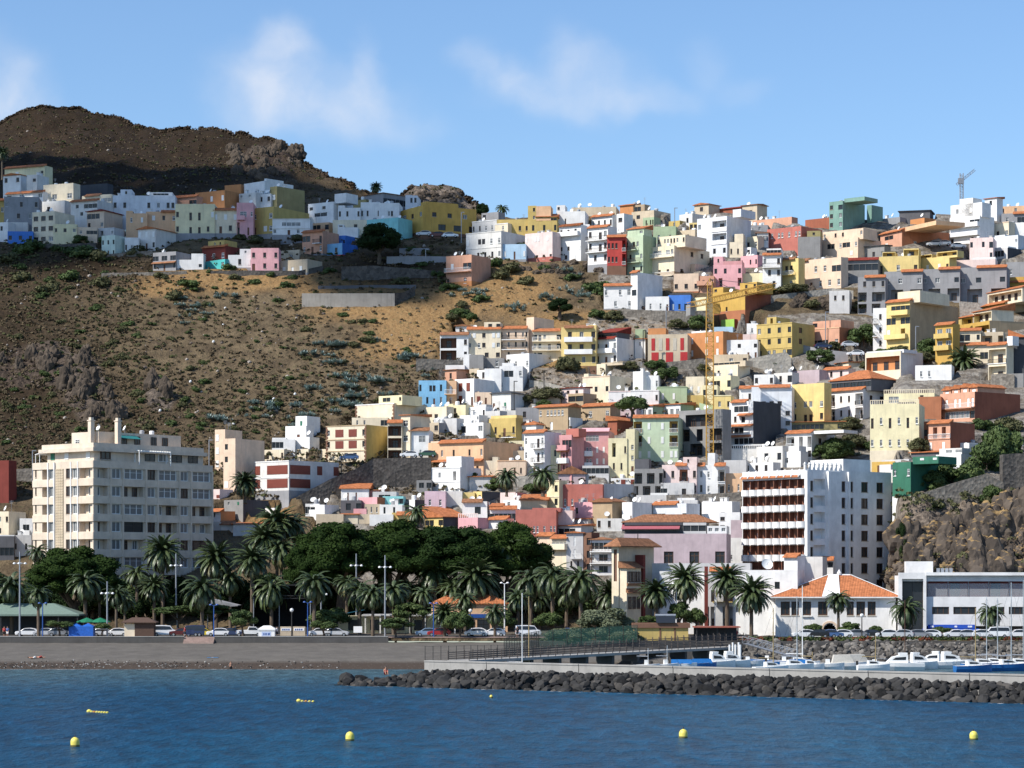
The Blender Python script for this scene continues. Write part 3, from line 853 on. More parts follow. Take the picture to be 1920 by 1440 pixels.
for q_, (xa, xb, yt_, yb_, f0_, f1_, lab_) in enumerate([(566,780,865,1150,.25,1,'leftmost unit of the grey unfinished terrace with tiled eaves'), (782,1085,818,1050,.45,1,'second unit of the grey unfinished terrace, behind the tan-sided block'),
  (1087,1390,798,1050,.45,1,'third unit of the grey unfinished terrace with tiled eaves'), (1392,1772,782,1060,.38,1,'rightmost and widest unit of the grey unfinished terrace')]):
 H(xa, xb, yt_, yb_, 0, 'grey', 'w.w..w|.OO.OO' if q_ else '.w.w.w|OO.OOO|OO.OO.', 'T:%g,%g y:%g D:8' % (f0_, f1_, -q_ * .3), lab_)
H(92,418,705,945,58,'peachpale','k..w.w.kk|w.d.w.w.w','k:1 T:.0,.2,0,b','peach white house with dark glazed bays on the rocky brow')
H(476,722,722,910,0,'concrete','kkkkk|w......','T:0,1,0,r y:2','grey house with a black window gallery left of the yellow loggia houses')
H(332,486,985,1150,0,'palegrey','.w.w.|.....','R:0,1,6 D:6','small weathered grey hut on the rocky bank')
H(800,982,1060,1450,398,'yellow','.kkkk|kk.kk|s..O.|......','b:0,.2,1,s,yellow b:2,0,.9,s,yellow R:.35,1.3,80,cream T:.0,1,0 sc:tan R:-.1,.3,10,cream E:10','tall yellow block with a huge blank tan flank, right side')
H(690,800,1122,1448,0,'white','.w.|.w.|.w.','b:0,0,.3,k b:1,0,.3,k y:1.5','slim white block joined to the left of the tall yellow block')
H(1732,1925,905,1000,0,'ochre','.kk.','T R:.15,1,40,ochre y:1','ochre terrace house with eaves at the right edge, topmost of three')
H(1570,1760,1075,1170,300,'ochre','.kkkk.','T R:.2,1.6,100,cream,OOO,M sc:tan','stepped cream and ochre house with tiled loggias at the right edge')
H(1340,1632,1225,1330,300,'ochre','.kkOO','R:.0,.55,60,mustard,.OO,M R:.5,1.0,90,cream,OO,M sc:tan k:1','lower stepped ochre house with a tan flank at the right edge')
H(1200,1332,1250,1545,12,'ochre','yy|yy|..','T b:0,.05,.9,s,mustard b:1,.05,.9,s,mustard y:-2','narrow ochre house with two stacked window bays, right side')
# --- middle slope
frame_set(780, 560, 4.8)
H(222,465,318,540,0,'white','OOO.w|OOO.w','T:0,1,0,b i:brown p:3,grey','white house with dark pillared galleries at the left end of the middle row')
H(362,470,248,300,0,'white','.A..','F14,b y:5','small white gable house top behind the pillared gallery house')
H(465,757,268,535,0,'cream','ss.w.ss|w.xw.sw|...w.w','T R:.5,.98,60,,.k.k k:3','cream three-storey house with white blinds in the middle row')
H(760,1005,262,530,0,'peachpale','w.w.w.ww|w.w.w.ww|..w.....','T:.1,.95,0 b:0,.08,.9,k b:1,.08,.9,k','peach house with two dark railed balconies in the middle row')
H(1000,1056,165,540,180,'peachpale','.|.|.','y:1.5','tall peach stair tower house rising above the middle row')
H(1056,1302,285,530,0,'cream','ktw..k|ww.t.k|wk....','T:0,.95,0 b:0,0,.95,w b:1,0,.95,w','cream house with pale railed balconies right of the peach stair tower')
H(1312,1616,255,590,0,'yellow','.w.w.w|.w.w.w|w.d.w.w','T:.1,.9,0,b b:0,.1,.9,s,white b:1,.1,.9,s,white k:4 R:.75,1,20 p:4,brown','yellow house with two white edged balconies in the middle row')
H(1622,1802,350,580,190,'white','w.t.w|w.d.w','T:0,.9,0,r b:0,0,.9,s R:0,.95,50,darkgrey,kkkkk,Mr','white house with a dark red sloping roof over a dark glazed storey')
H(485,600,505,625,0,'concrete','','D:6','dark concrete shell house below the cream middle row house')
H(590,785,535,625,0,'concrete','...w.','D:6 y:2','low grey block house behind the white cube houses')
H(820,1012,490,620,222,'white','..x..x','k:1 E:8','white cube house with a long shaded flank, upper')
H(757,955,605,810,0,'white','.kk.x|x.....','R:.1,.6,30 E:8 D:11','white cube house with stepped walls below the upper cube')
H(270,432,597,640,0,'white','','D:4','low white wall house above the salmon loggia house')
H(432,488,500,620,0,'white','','D:6','white slab house beside the dark concrete shell')
H(266,358,640,735,150,'salmon','.w.','M14,b y:2','salmon roof loggia house above the white house with red shutters')
H(356,516,718,948,230,'white','.e.e.|.e..d','p:3,salmon E:8','white house with dark red shutters below the salmon loggia')
H(266,356,738,948,0,'peach','.h.|.d.','b:0,0,1,w D:6','narrow peach house right of the light blue house')
H(485,560,628,730,60,'beige','.w','y:3','beige house behind the white house with red shutters')
H(555,622,640,730,140,'white','.w','y:1','small white house left of the white cube houses')
H(622,762,628,840,0,'white','.....','D:8 y:1','broad blank white house left of the stepped white cube')
H(30,266,735,962,0,'skyblue','w..vv.w.|..w.d.w.','p:3,blue E:8','light blue two-storey house at the edge of the ochre slope')
H(520,672,842,952,0,'peachpale','.e.d.','R:.0,.3,10 D:7','low peach house below the white cubes')
H(690,848,850,1000,120,'offwhite','d..q.','H28,s p:3,grey','derelict white house with a black hipped roof')
H(262,440,955,1045,60,'paleyellow','..w..','R:.0,.4,14 k:2','pale yellow house with roof terraces below the light blue house')
H(440,620,970,1065,60,'white','w....w','R:.5,1,20,palegrey k:2','white terrace house below the low peach house')
H(400,560,1045,1145,80,'white','.......w|....','k:2','white house with a wide terrace below the pale yellow house')
H(165,360,1075,1180,60,'palegrey','..w..','R:0,.4,8,white k:2','pale grey shaded house above the long peach house with tiles')
H(115,200,1115,1200,80,'beige','.w','k:1 sc:grey','small beige house with a grey flank above the long peach house')
H(685,900,1005,1060,0,'offwhite','','D:6 k:1','low off-white house below the derelict white house')
H(662,892,1072,1230,10,'mustard','.w.d.w','R:.05,1,26,yellow D:7 b:0,.55,1,k','mustard house with a green awning below the derelict house')
H(902,1075,1135,1230,20,'white','.w..','H34 k:1','small white house with a terracotta hipped roof right of the mustard house')
H(1078,1362,970,1160,118,'tan','.x.xxxxx.|...h...','G30','brown house with terracotta roof and white gallery windows','.gg.')
H(1500,1742,965,1075,92,'tan','.x..x','G34','brown house with terracotta roof and white shutters beside the green tree')
H(1505,1738,692,850,195,'cream','w.w.w','R:.0,.17,30 o:peachpale k:2','cream house with three windows and a roof terrace, centre')
H(1616,1700,585,700,150,'cream','..','y:5 R:.5,2.5,10,beige,..kk','cream penthouse with stairs above the three-window cream house')
H(1316,1500,800,920,10,'pinkpale','.w.w.|.....','M10,r k:1','pale pink house with a red sloping roof left of the cream house')
H(1738,1925,830,905,0,'white','....w..','o:pinkpale k:2','long low white house under the cream penthouse')
H(1375,1500,850,925,120,'tan','kk','y:-1','brown open house with white balconies between the brown houses')
H(1225,1382,1068,1160,112,'white','w...w','k:2','small white house below the brown house with gallery windows')
frame_set(1100, 560, 4.8)
H(440,522,362,520,0,'white','.w.|...','R:0,.9,90,green M y:2','small white house with a green upper room beside the red shutter house')
H(556,902,318,572,0,'beige','.r.p.r.p.r.|.rr..rr..rr','R:0,.45,58,orange p:3,red D:9','beige house with red and white shutter panels')
H(906,1222,292,515,178,'orange','.s...s..s.|.s...s..s.','R:.1,.5,18,white k:3','terracotta orange house with white doors behind the crane mast')
H(1216,1532,368,518,0,'white','....v...v|.d..d..d.d','D:7 k:1','long low white house left of the ochre three-storey house')
H(1404,1532,318,370,0,'pinkpale','','y:3','pale pink roof house behind the long low white house')
H(1446,1534,222,320,0,'white','.x.','y:5 k:1','small white house on the roofs left of the ochre three-storey house')
H(1150,1310,252,300,0,'paleblue','','y:6','pale blue shed house on the roofs behind the crane')
H(1216,1322,182,245,110,'limegreen','','y:9 sc:brick','bright lime green shed with a brown flank above the pale blue shed')
H(1536,1842,212,512,205,'mustard','w.w.w.w|w.w.w.w|k.yy.yk','o:mustard R:.25,.52,62,,.A. k:2','ochre three-storey house with twelve windows and dark cornice lines','.w..|.w..|....')
H(898,1052,700,860,0,'cream','.s.s.','y:2','cream house with two white shutters left of the crane mast')
H(1060,1355,592,705,110,'cream','...w..s.','R:.1,1.2,34,beige,.kkkkk. k:1','cream house with a glazed roof storey right of the crane mast')
H(1050,1290,690,800,80,'paleyellow','k.kkk..k','k:1','cream terrace house under the glazed roof storey house')
H(422,502,652,808,36,'white','...|...','k:1','white windowless tower house in the centre')
H(505,640,690,812,0,'white','....w','k:2 y:1','white house with a dark roof terrace right of the white tower')
H(640,896,790,920,0,'green','.s..s...','o:green k:2','green house with two white shutters in the centre')
H(402,642,822,930,0,'white','..w...w','o y:-1','white house with a grey cornice left of the green house')
H(815,1042,868,920,0,'mustard','....','k:3','mustard roof house with blue clutter on its terrace')
H(1140,1292,868,990,0,'yellow','.w.w','o:paleyellow D:7','yellow house right of the crane mast above the concrete frame')
H(426,818,1062,1445,0,'palegreen','OO.s..s.OO|OO.s..s.OO|ss.s..s.ss','T:0,1,0 l:0,.0,.2,w l:0,.8,1,w l:1,.0,.2,w l:1,.8,1,w i:mustard D:12','light green apartment block with corner loggias and white shutters')
H(450,588,965,1068,100,'white','yyy','M26 y:3 sc:green','white glazed penthouse with tiled roof on the green block, left one')
H(696,838,950,1060,120,'white','yyy','M26 y:3.5 sc:green','white glazed penthouse with tiled roof on the green block, right one')
H(858,1160,1000,1060,20,'green','','F70,g y:6','dark green gabled gable-end house behind the concrete frame')
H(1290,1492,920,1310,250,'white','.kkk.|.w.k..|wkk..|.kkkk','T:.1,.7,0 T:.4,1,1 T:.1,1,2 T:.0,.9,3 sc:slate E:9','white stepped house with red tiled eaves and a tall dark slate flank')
H(1380,1592,800,925,0,'white','s.w.vv','T k:1','white house with terracotta eaves above the stepped white house')
H(1490,1840,790,1150,0,'bluewhite','....|.www.|....w|....w','T:.2,.95,0 T:.2,.6,2 R:.3,.85,2 y:2 D:10','tall bluish white house between the stepped white house and the yellow block')
frame_set(1480, 560, 4.3636)
H(28,280,688,1000,60,'yellow','.......|x.yy.x|w.tt.w','D:9 E:9','tall yellow narrow block with two white small windows, lower right')
H(-10,240,580,690,70,'mauve','x......','y:4 k:2','mauve grey house with a white stair behind the yellow block')
H(315,598,735,970,350,'white','OO.w.w.OO|OO.w.w.OO','T:0,1,0 l:0,0,.22,b l:0,.78,1,k l:1,0,.22,b l:1,.78,1,k R:.0,1.15,80,darkgrey,kkkkkk,H E:9 sc:bluewhite k:1','big white house with a tiled roof storey and blue-white flank, lower right','.w.vv...|...w....')
H(345,480,520,600,300,'cream','.....','M20 y:4','house with broad terracotta roofs behind the solar panels')
H(28,500,1005,1062,0,'olive','kkkkkkk...kkk','M8 D:6','low olive house with a row of small windows under the yellow block')
H(-20,176,1090,1310,190,'white','OO.O.O|.v.v.v','T l:0,.0,.3,w sc:offwhite R:1,2.2,8,white','white house with tall slot windows and terracotta eaves above the hotel','.w..|w...')
H(666,1056,858,1222,0,'paleyellow','t.x.t.x.t.x|x.x.x.x.x.x','z:cream p:1,cream D:11 E:12','cream block with twelve windows and a roof balustrade, lower right')
H(778,1182,770,860,0,'paleyellow','.gg....w..','z:cream y:6 D:8','cream terrace house with a balustrade behind the twelve-window cream block')
H(946,1182,660,720,300,'cream','gggggg','M24,r y:14 sc:mustard','house with white gallery windows and dark red roof, tan flank')
H(1060,1236,800,970,0,'terracotta','....|....','y:3','blank brown-red house left of the salmon gabled house')
H(1145,1312,1008,1245,200,'salmon','.O.O.|s..s.','T l:0,.0,1,w sc:brick E:9 y:-1','salmon front house with a white loggia below the gabled salmon house')
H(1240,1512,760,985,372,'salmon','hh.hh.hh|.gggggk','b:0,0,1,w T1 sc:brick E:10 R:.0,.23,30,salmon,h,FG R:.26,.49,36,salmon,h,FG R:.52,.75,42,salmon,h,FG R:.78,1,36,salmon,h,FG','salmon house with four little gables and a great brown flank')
H(1282,1466,1182,1250,150,'white','....','R:.1,.9,6 k:1','low white roofed house in front of the salmon houses')
H(1205,1400,1270,1370,110,'white','.w.ss.|......','R:.1,1,50,offwhite,..gg.gg','white terrace house beside the green house, lower right')
H(850,988,1335,1600,250,'darkgreen','w..x|.....','R:1,2.4,40,darkgreen,.s.s D:8 p:2,white E:9','dark green house beside the hotel')
H(1000,1215,1255,1330,40,'darkgrey','','M16 y:4','dark grey roofed house behind the dark green house')
H(680,855,1330,1420,20,'ochre','.d...','R:.4,1.6,14,palegrey y:2','low ochre house behind the hotel roof')
H(1335,1622,370,500,0,'cream','w.w..w.kk','T y:-1','cream terrace house with terracotta eaves behind the palm, right side')
H(1632,1770,368,650,40,'cream','OO|OO','T l:0,0,1,k R:1.0,1.3,60,white p:2,brick','cream house with two loggias at the right beside the slate gable')
H(1810,1925,315,640,0,'slate','..','N60 y:1','dark slate house with a terracotta verge at the right edge')
H(1035,1322,540,650,0,'white','.x.x.....','D:6','low white house above the tan flank house, behind the palm')
H(626,906,425,565,182,'cream','OOOOOO','R:0,1.05,12,white i:orange sc:offwhite','cream garage house with an open front above the big tiled white house')
H(186,404,232,390,182,'salmon','kkk.w','R:0,1.0,62,salmon,k..... o:peach sc:terracotta','salmon house beside the ochre three-storey house')
# --- lower slope, centre left
frame_set(380, 700, 4.3636)
H(175,262,532,948,238,'peachpale','w.|w.|..|s.','E:9','tall peach house with a large tan flank above the left palm')
H(105,178,458,780,140,'peachpale','s.|s.|s.','y:3 E:9 k:2','slim peach house joined behind the tall peach house')
H(765,848,348,520,108,'white','.q.|...','E:6','white cube house with a green shutter on the slope')
H(682,842,428,560,10,'white','..d.','y:-1 E:6','white house step left of the cube with a green shutter')
H(572,750,540,615,0,'white','kkk...','D:7 R:.0,.6,14','white terrace house with dark windows below the white cube')
H(750,870,520,610,80,'white','d....','k:1','white curved-roof house right of the white terrace house')
H(432,700,712,1015,408,'offwhite','e.eeee|eeeeee'.replace('eeeeee','e.eeee'),'p:75,grey o:white E:9 a:46 sc:offwhite','wide modern pale house with dark red shutter bands','eeee.e..e|eeee...e.')
H(492,660,622,715,60,'cream','.v...w','y:4','cream roof house with a wide window on the modern pale house, left')
H(716,860,618,710,76,'cream','.....w','y:5','cream roof house on the modern pale house, middle')
H(936,1110,616,712,10,'cream','......','y:6','cream roof house on the modern pale house, right end')
H(1016,1332,420,705,180,'cream','w.ee.ee.w|w.ee.ee.w|....v.v..','Q o:tan E:8 sc:mustard','cream house with brown corner stones and wide brown shutters')
H(1256,1562,242,420,272,'cream','w.tt..tt.w','Q b:0,.5,.8,k o:white R:.55,1.15,64,paleyellow,.kk..w E:8','cream house with brown corner stones higher on the slope')
H(1226,1510,362,430,0,'cream','.w.w....kk','y:-2 D:5','cream ground floor house between the two corner stone houses')
H(1692,1846,462,692,0,'white','x..gg.|x..x..','T:0,1,0,b k:1 E:8','white house with a large pale window above the stone wall')
H(1628,1692,342,695,160,'cream','w|w|w','M20 E:8','slim cream house with a sloping tiled roof above the stone wall')
H(1518,1626,398,695,0,'cream','OO|OO|OO','T i:brown E:8','cream house with black stacked galleries above the stone wall')
# --- behind the left apartment block
frame_set(0, 760, 4.3636)
H(-120,66,450,780,20,'darkred','.','E:9','dark red house at the left edge behind the apartment block')
H(-40,66,868,1060,140,'cream','kw.w|.v..','k:1','cream house left of the apartment block')
H(166,262,925,1050,0,'white','.kk.','b:0,.1,.8,s','white house with a balcony beside the left apartment block')
H(118,252,1062,1200,0,'palegrey','w..w.','k:1','weathered pale house half hidden at the foot of the apartment block')
H(-30,110,1070,1240,0,'darkgrey','kkkk','R:0,1,10,white','low dark glazed house at the left edge by the trees')
# --- low houses behind the park, left
frame_set(390, 880, 9.143)
H(40,190,340,470,230,'pinkpale','...|e.e','','pale pink house behind the right end of the apartment block')
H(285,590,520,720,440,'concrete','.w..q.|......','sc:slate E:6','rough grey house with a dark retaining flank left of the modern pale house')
H(55,205,715,820,250,'white','.w..','T sc:orange','white and orange house right of the apartment block')
H(60,210,900,1010,0,'palegrey','.....','D:6','grey low house next to the apartment block, by the palms')
H(220,450,930,1000,0,'white','......','T:0,1,0,b','low white house with old tiles behind the palms')
H(440,1000,940,1100,0,'palegrey','......','M40 R:.0,.3,20,white','low house with an orange tiled roof behind the palms')
H(990,1130,660,780,330,'white','...','y:3','small bright white house above the tall palms')
H(1680,1900,590,770,0,'white','kkk...','y:2 k:2','small white house with a dark roof terrace left of the old tiled house')
frame_set(560, 880, 7.3846)
H(105,350,490,620,200,'white','kk..|....','R:.0,.9,0 k:1','low white ruin house with a grey flank below the stone wall')
H(250,610,620,780,0,'beige','.....|.w.w.','D:6','beige blank house behind the big round tree crowns, left')
H(600,810,628,720,0,'cream','','M26 D:6','house with an orange tiled roof just above the tree crowns')
H(800,1000,620,720,0,'beige','....','D:6','pale olive house just above the tree crowns')
H(596,960,270,420,0,'white','..d..d....','G80 y:1','old white house with a weathered terracotta roof below the stone wall')
H(960,1105,290,380,120,'rose','.x.','M10,b','pink house joined to the old white house with tiles')
H(835,1078,385,560,100,'pink','.....','sc:terracotta E:5','blank pink house in front of the old tiled house')
H(768,930,545,620,0,'pink','.....','D:5','low pink wall house above the tree crowns')
H(922,1130,480,620,0,'beige','.w.w.w'.replace('.w.w.w','w.w.w.'),'D:6','beige house with three small windows above the tree crowns')
H(1130,1425,488,640,0,'white','.w..w..','k:2 D:6','white house beside the beige three-window house')
H(990,1300,625,740,0,'white','.....','D:5 y:-1','low white house just above the tree crowns, middle')
H(1172,1440,372,480,0,'aqua','..kkk','D:5','low turquoise house behind the beige three-window house')
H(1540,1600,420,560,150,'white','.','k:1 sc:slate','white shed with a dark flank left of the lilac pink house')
H(1300,1360,600,740,0,'mustard','','D:6','narrow mustard house above the tree crowns')
H(1365,1580,620,760,0,'yellow','.....','T','yellow house with terracotta eaves above the tree crowns')
H(1640,1830,150,260,0,'concrete','.kk.kk','D:5','open grey shed below the stone wall')
# --- lower slope, centre
frame_set(780, 760, 4.3636)
H(106,546,292,560,318,'peach','.w.w..w...w..w|.t..t...t...t.','T:.2,1,0 T:0,1,1 b:1,0,1,w R:.0,.25,14,peachpale E:9 k:2','long peach house with tiled eaves and a row of small windows')
H(122,356,505,692,172,'white','..y...A.|........','R:.5,1,90,white,...., k:3 o','white house with an arched window below the long peach house')
H(442,606,585,680,0,'palegrey','','M24 y:1','open tiled shed right of the white arched window house')
H(672,892,450,575,0,'peachpale','..w..d.w.','o:peach R:0,.4,0 k:1','low peach house left of the tall white balcony house')
H(540,680,452,560,0,'cream','','D:6 R:.6,.9,30','blank cream house between the long peach and low peach houses')
H(640,880,370,455,0,'beige','','R:.1,.5,30,paleyellow y:3 k:2','beige terrace house above the low peach house')
H(765,880,290,380,0,'paleyellow','w...','y:6','pale yellow stair house left of the tall white balcony house')
H(890,1046,215,568,138,'white','w..tw|w..tw|w.dw.','T:0,1,0 b:0,.45,1,k b:1,.45,1,k E:9','tall white house with two dark corner balconies in the centre')
H(1046,1176,325,540,0,'paleyellow','.w.w.|.w..d','E:8','pale yellow house between the white balcony house and the pink ones')
H(1176,1268,240,560,102,'rose','.kkk|.tw.|.wd.','T:.0,.8,1 b:1,0,.8,s,white b:0,0,.8,s,rose R:.5,1.5,50,redhouse E:9','deep pink house with a tiled balcony roof')
H(1366,1572,205,492,0,'rose','.gggg...|.xx.s.s.|.xx.s.s.','T:0,1,0,p b:1,.1,.4,s,white b:2,.1,.4,s,white E:4 D:12','rose pink house with a glazed gallery and pink eaves')
H(1366,1572,492,560,0,'palegrey','kkkkkk','y:-.4 D:6','dark glazed shop front house under the rose pink house')
H(1350,1600,95,180,180,'rose','','M26,r y:8','house with a pink tiled roof behind the rose pink house')
H(1575,1640,125,270,150,'brick','','N40 y:5 sc:brick','house with a big brick red flank above the pale yellow house')
H(1578,1722,268,545,0,'paleyellow','.O..w|.w.w.','E:8','pale yellow stepped house left of the light green block, left half')
H(1722,1784,195,545,0,'paleyellow','..|.w|.w|.d','E:8','pale yellow stepped house left of the light green block, right half')
H(1076,1166,612,835,50,'paleyellow','.w|.w','E:8 o:cream','slim pale yellow house beside the long red house')
H(1182,1522,645,835,0,'redhouse','.x.x.x.x.x.x','D:9 E:8 k:1','long red house with six white framed windows')
H(1522,1530,640,790,270,'palegrey','','a:50','pale grey blank side house right of the long red house','.....w.')
H(1170,1380,560,640,0,'mauve','','F60,b y:5','mauve gabled house behind the long red house')
H(1600,1790,595,640,0,'white','..e.e','k:2 y:2','low white house with red doors under the pale yellow stepped house')
H(76,236,702,840,0,'lilac','.w..w.','D:7 E:8','lilac pink house with two windows below the white arched window house')
H(236,372,702,800,0,'offwhite','','D:7 k:1','blank white house right of the lilac pink house')
H(372,475,712,780,0,'yellow','','D:5 k:1','small yellow roof house behind the sloping tile house')
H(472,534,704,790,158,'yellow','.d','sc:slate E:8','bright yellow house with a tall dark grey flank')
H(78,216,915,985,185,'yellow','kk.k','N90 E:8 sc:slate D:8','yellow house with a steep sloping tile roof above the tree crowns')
H(694,808,712,790,92,'pinkpale','.....','sc:rose','pale pink house with a rose flank in the lower centre')
H(718,862,775,835,60,'white','.w...','k:2','white roof terrace house below the pale pink house')
H(610,815,842,950,0,'white','kkkkkk','T R:.0,.4,14,pinkpale,,M','glazed veranda house with terracotta eaves left of the red house')
H(600,740,925,990,90,'white','......','T:0,1,0','white house with eaves half hidden by the tree crowns')
H(350,500,918,1010,90,'pink','.....','z:pinkpale D:6','pink house with a white balustrade just above the tree crowns')
H(820,1142,852,1060,0,'redhouse','.x.x.xx.x.xx','D:9 E:10 R:.4,1.1,14,redhouse','red house with white framed windows beside the tree crowns')
H(1142,1275,860,990,0,'pinkpale','.....','k:3','pale pink blank house right of the red house by the trees')
H(1300,1450,790,900,60,'pink','w...','k:4','pink cluttered roof house below the long red house')
H(1450,1600,790,960,100,'tan','......','F30,b k:3','tan gabled house with a satellite dish in the lower centre')
H(1692,1764,792,970,160,'white','...d','','white stair house with a pale flank in the lower centre')
H(1170,1345,985,1060,100,'palegrey','kkk.','M14 k:1 E:9','house with an old terracotta roof between the red house and the hip roof tower')
H(1270,1400,930,1000,80,'palegrey','','M14 y:4','small old tiled house behind the shops, lower centre')
H(1000,1110,1060,1200,20,'peachpale','.....','T E:9','peach house with eaves just right of the tree crowns')
H(1115,1235,1080,1330,20,'cream','gggg|....|....','T b:0,0,1,s E:9 y:-1','cream house with a glazed wooden balcony right of the tree crowns')
H(1235,1362,1045,1360,0,'palegrey','..h..|..h..|.w.w.','F10 b:1,.3,.9,w E:9','grey house with white doors in the lower centre')
H(1362,1430,1040,1380,20,'brown','.k|.k|.k','E:9','brown narrow house beside the dark balcony house')
H(1430,1600,1100,1390,0,'white','kkkkk|g.kk.|g.kk.','H20,b b:0,0,1,b b:1,0,1,b E:9','white house with dark wooden balconies left of the hip roof tower')
frame_set(1140, 800, 4.8)
H(242,490,378,615,0,'concrete','OO.OO.O|O.OO.OO','R:.0,.5,90,darkgrey D:8 E:9','grey concrete skeleton house left of the pink and white houses')
H(492,792,342,615,0,'pinkpale','w.w.OO.w|w.d.OO.w','T:.4,.7,0 R:.6,1,70,pinkpale,.w.. k:2 i:salmon E:9 l:0,.5,.75,k','pale pink house with a central salmon loggia')
H(795,1048,345,608,0,'white','.w.x..OO|.w.x..OO','T:0,.3,0 T:.65,1,0 R:.4,.65,110 l:0,.75,1,k E:9','bright white house with a stair tower right of the pale pink loggia house')
H(1050,1212,418,600,0,'peach','.w..w.','D:6 p:4,grey E:9','peach house with two small windows left of the hotel')
H(1050,1238,300,425,0,'palegrey','','y:3 D:10','blank pale grey house behind the peach house by the hotel')
H(1040,1422,200,330,0,'offwhite','w......','R:.0,.95,45,offwhite,.kkkkkkk y:7 D:10 z:white','long off-white terrace house above the hotel')
H(1240,1480,320,420,60,'white','w.w.w.','y:2 k:3','white house with roof clutter directly behind the hotel')
H(550,800,660,760,0,'palegrey','','R:.3,.9,20,white k:2 y:2 D:6','pale terrace house above the mauve building')
H(260,560,615,690,0,'palegrey','..','R:.4,.9,20,white k:3 y:3','grey flat house behind the white stair house')
H(140,212,682,860,206,'white','..w','k:1 E:9','white house with a blank lilac flank above the mauve building')
H(410,700,690,860,120,'bluewhite','kkk....k','T:0,.7,0 k:3 y:1','bluish house with a tiled pergola above the mauve building')
H(850,1110,672,850,20,'white','...w.','R:.0,.3,10,palegrey k:3 y:2','white house with a grey wall above the bright white stair tower by the hotel')
H(1005,1182,770,1000,0,'white','w..|w..|...','E:9 D:8','white tower house between the mauve building and the hotel')
H(1062,1205,1000,1230,0,'offwhite','.......|.ww....','R:.3,1,160,mauve k:1 E:9 y:-1','pale house with a small barred window beside the hotel')
# --- small houses squeezed between the larger ones
frame_set(0, 0, 1)
H(1226,1266,424,452,0,'green','.w..w.','k:1 D:6','long green house between the light green house and the big cream block')
H(1268,1302,430,452,8,'beige','w.w.','k:2 D:6','beige low house behind the top of the big cream block')
H(1415,1450,702,722,0,'white','w..w','k:3 D:6','small white cluttered house below the pale wall under the ochre house')
H(1452,1484,698,718,8,'offwhite','.w.k','k:2 D:6','off-white house with roof clutter left of the mauve grey house')
H(1340,1402,664,684,0,'beige','..w.w','k:2 D:6','beige roof terrace house above the yellow narrow block street')
H(1546,1590,690,708,10,'pinkpale','.w.w.','T D:6','pale pink house with eaves left of the broad terracotta roofs')
H(1800,1838,618,640,0,'cream','kk.w','T D:5','cream loggia house below the stepped ochre houses')
H(1842,1880,622,642,0,'beige','OO.O','k:1 D:5','beige house with open loggias left of the slate gable, upper')
H(1868,1918,700,722,0,'concrete','','D:5','plain concrete garage house right of the round cistern wall')
H(1000,1048,738,752,0,'beige','....','k:1 D:5','beige wall house below the rough grey stone wall')
H(968,1010,764,786,0,'grey','.w..','k:2 D:6','grey patched house above the white tiled house, centre')
H(800,836,762,790,8,'cream','.w.','k:2 D:6','small cream house below the plinth of the light blue house')
H(864,905,792,812,10,'white','k..w','k:2 D:6','white terrace house left of the mustard house with the awning')
H(912,936,770,792,6,'palegrey','.w','k:1 D:5','narrow pale grey house just above the mustard house')
H(1420,1466,836,866,14,'offwhite','.w.w','k:3 D:7','off-white house with roof clutter above the hotel front')
H(1470,1500,846,872,8,'white','w..','R:.3,.9,10 k:1 D:6','white stepped house just left of the hotel roof chimneys')
H(1716,1752,790,822,0,'terracotta','.w.','D:6','terracotta coloured house under the blank brown-red house')
H(640,676,938,958,0,'darkgrey','.k.k','k:1 D:5','dark grey shed below the big sloping basalt wall')
H(868,912,940,966,0,'white','..k.','T:.0,.8,0,b k:1 D:6','white house with old tiles behind the dark crowns, centre')
H(978,1024,938,956,0,'beige','','M12 D:5','low beige house with a pitched roof above the red house by the trees')
H(1120,1165,972,992,0,'offwhite','w.w..','k:2 D:6','off-white house left of the tiled mauve building roof')
H(1240,1300,905,932,0,'palegrey','k..w.','k:2 D:6','pale grey yard house below the pale pink loggia house')
H(700,742,922,942,0,'palegrey','.kk.','k:2 D:5','pale grey yard house right of the old white tiled house')
H(1160,1192,748,770,8,'mauve','.w.','k:1 D:6','mauve low house left of the green tree, centre')
H(1318,1344,722,744,0,'paleyellow','w.w','k:1 D:6','pale yellow house right of the crane mast, below the glazed storey')
H(1650,1690,880,905,10,'offwhite','.w..','R:0,.5,10 D:6','off-white house behind the right end of the hotel roof')
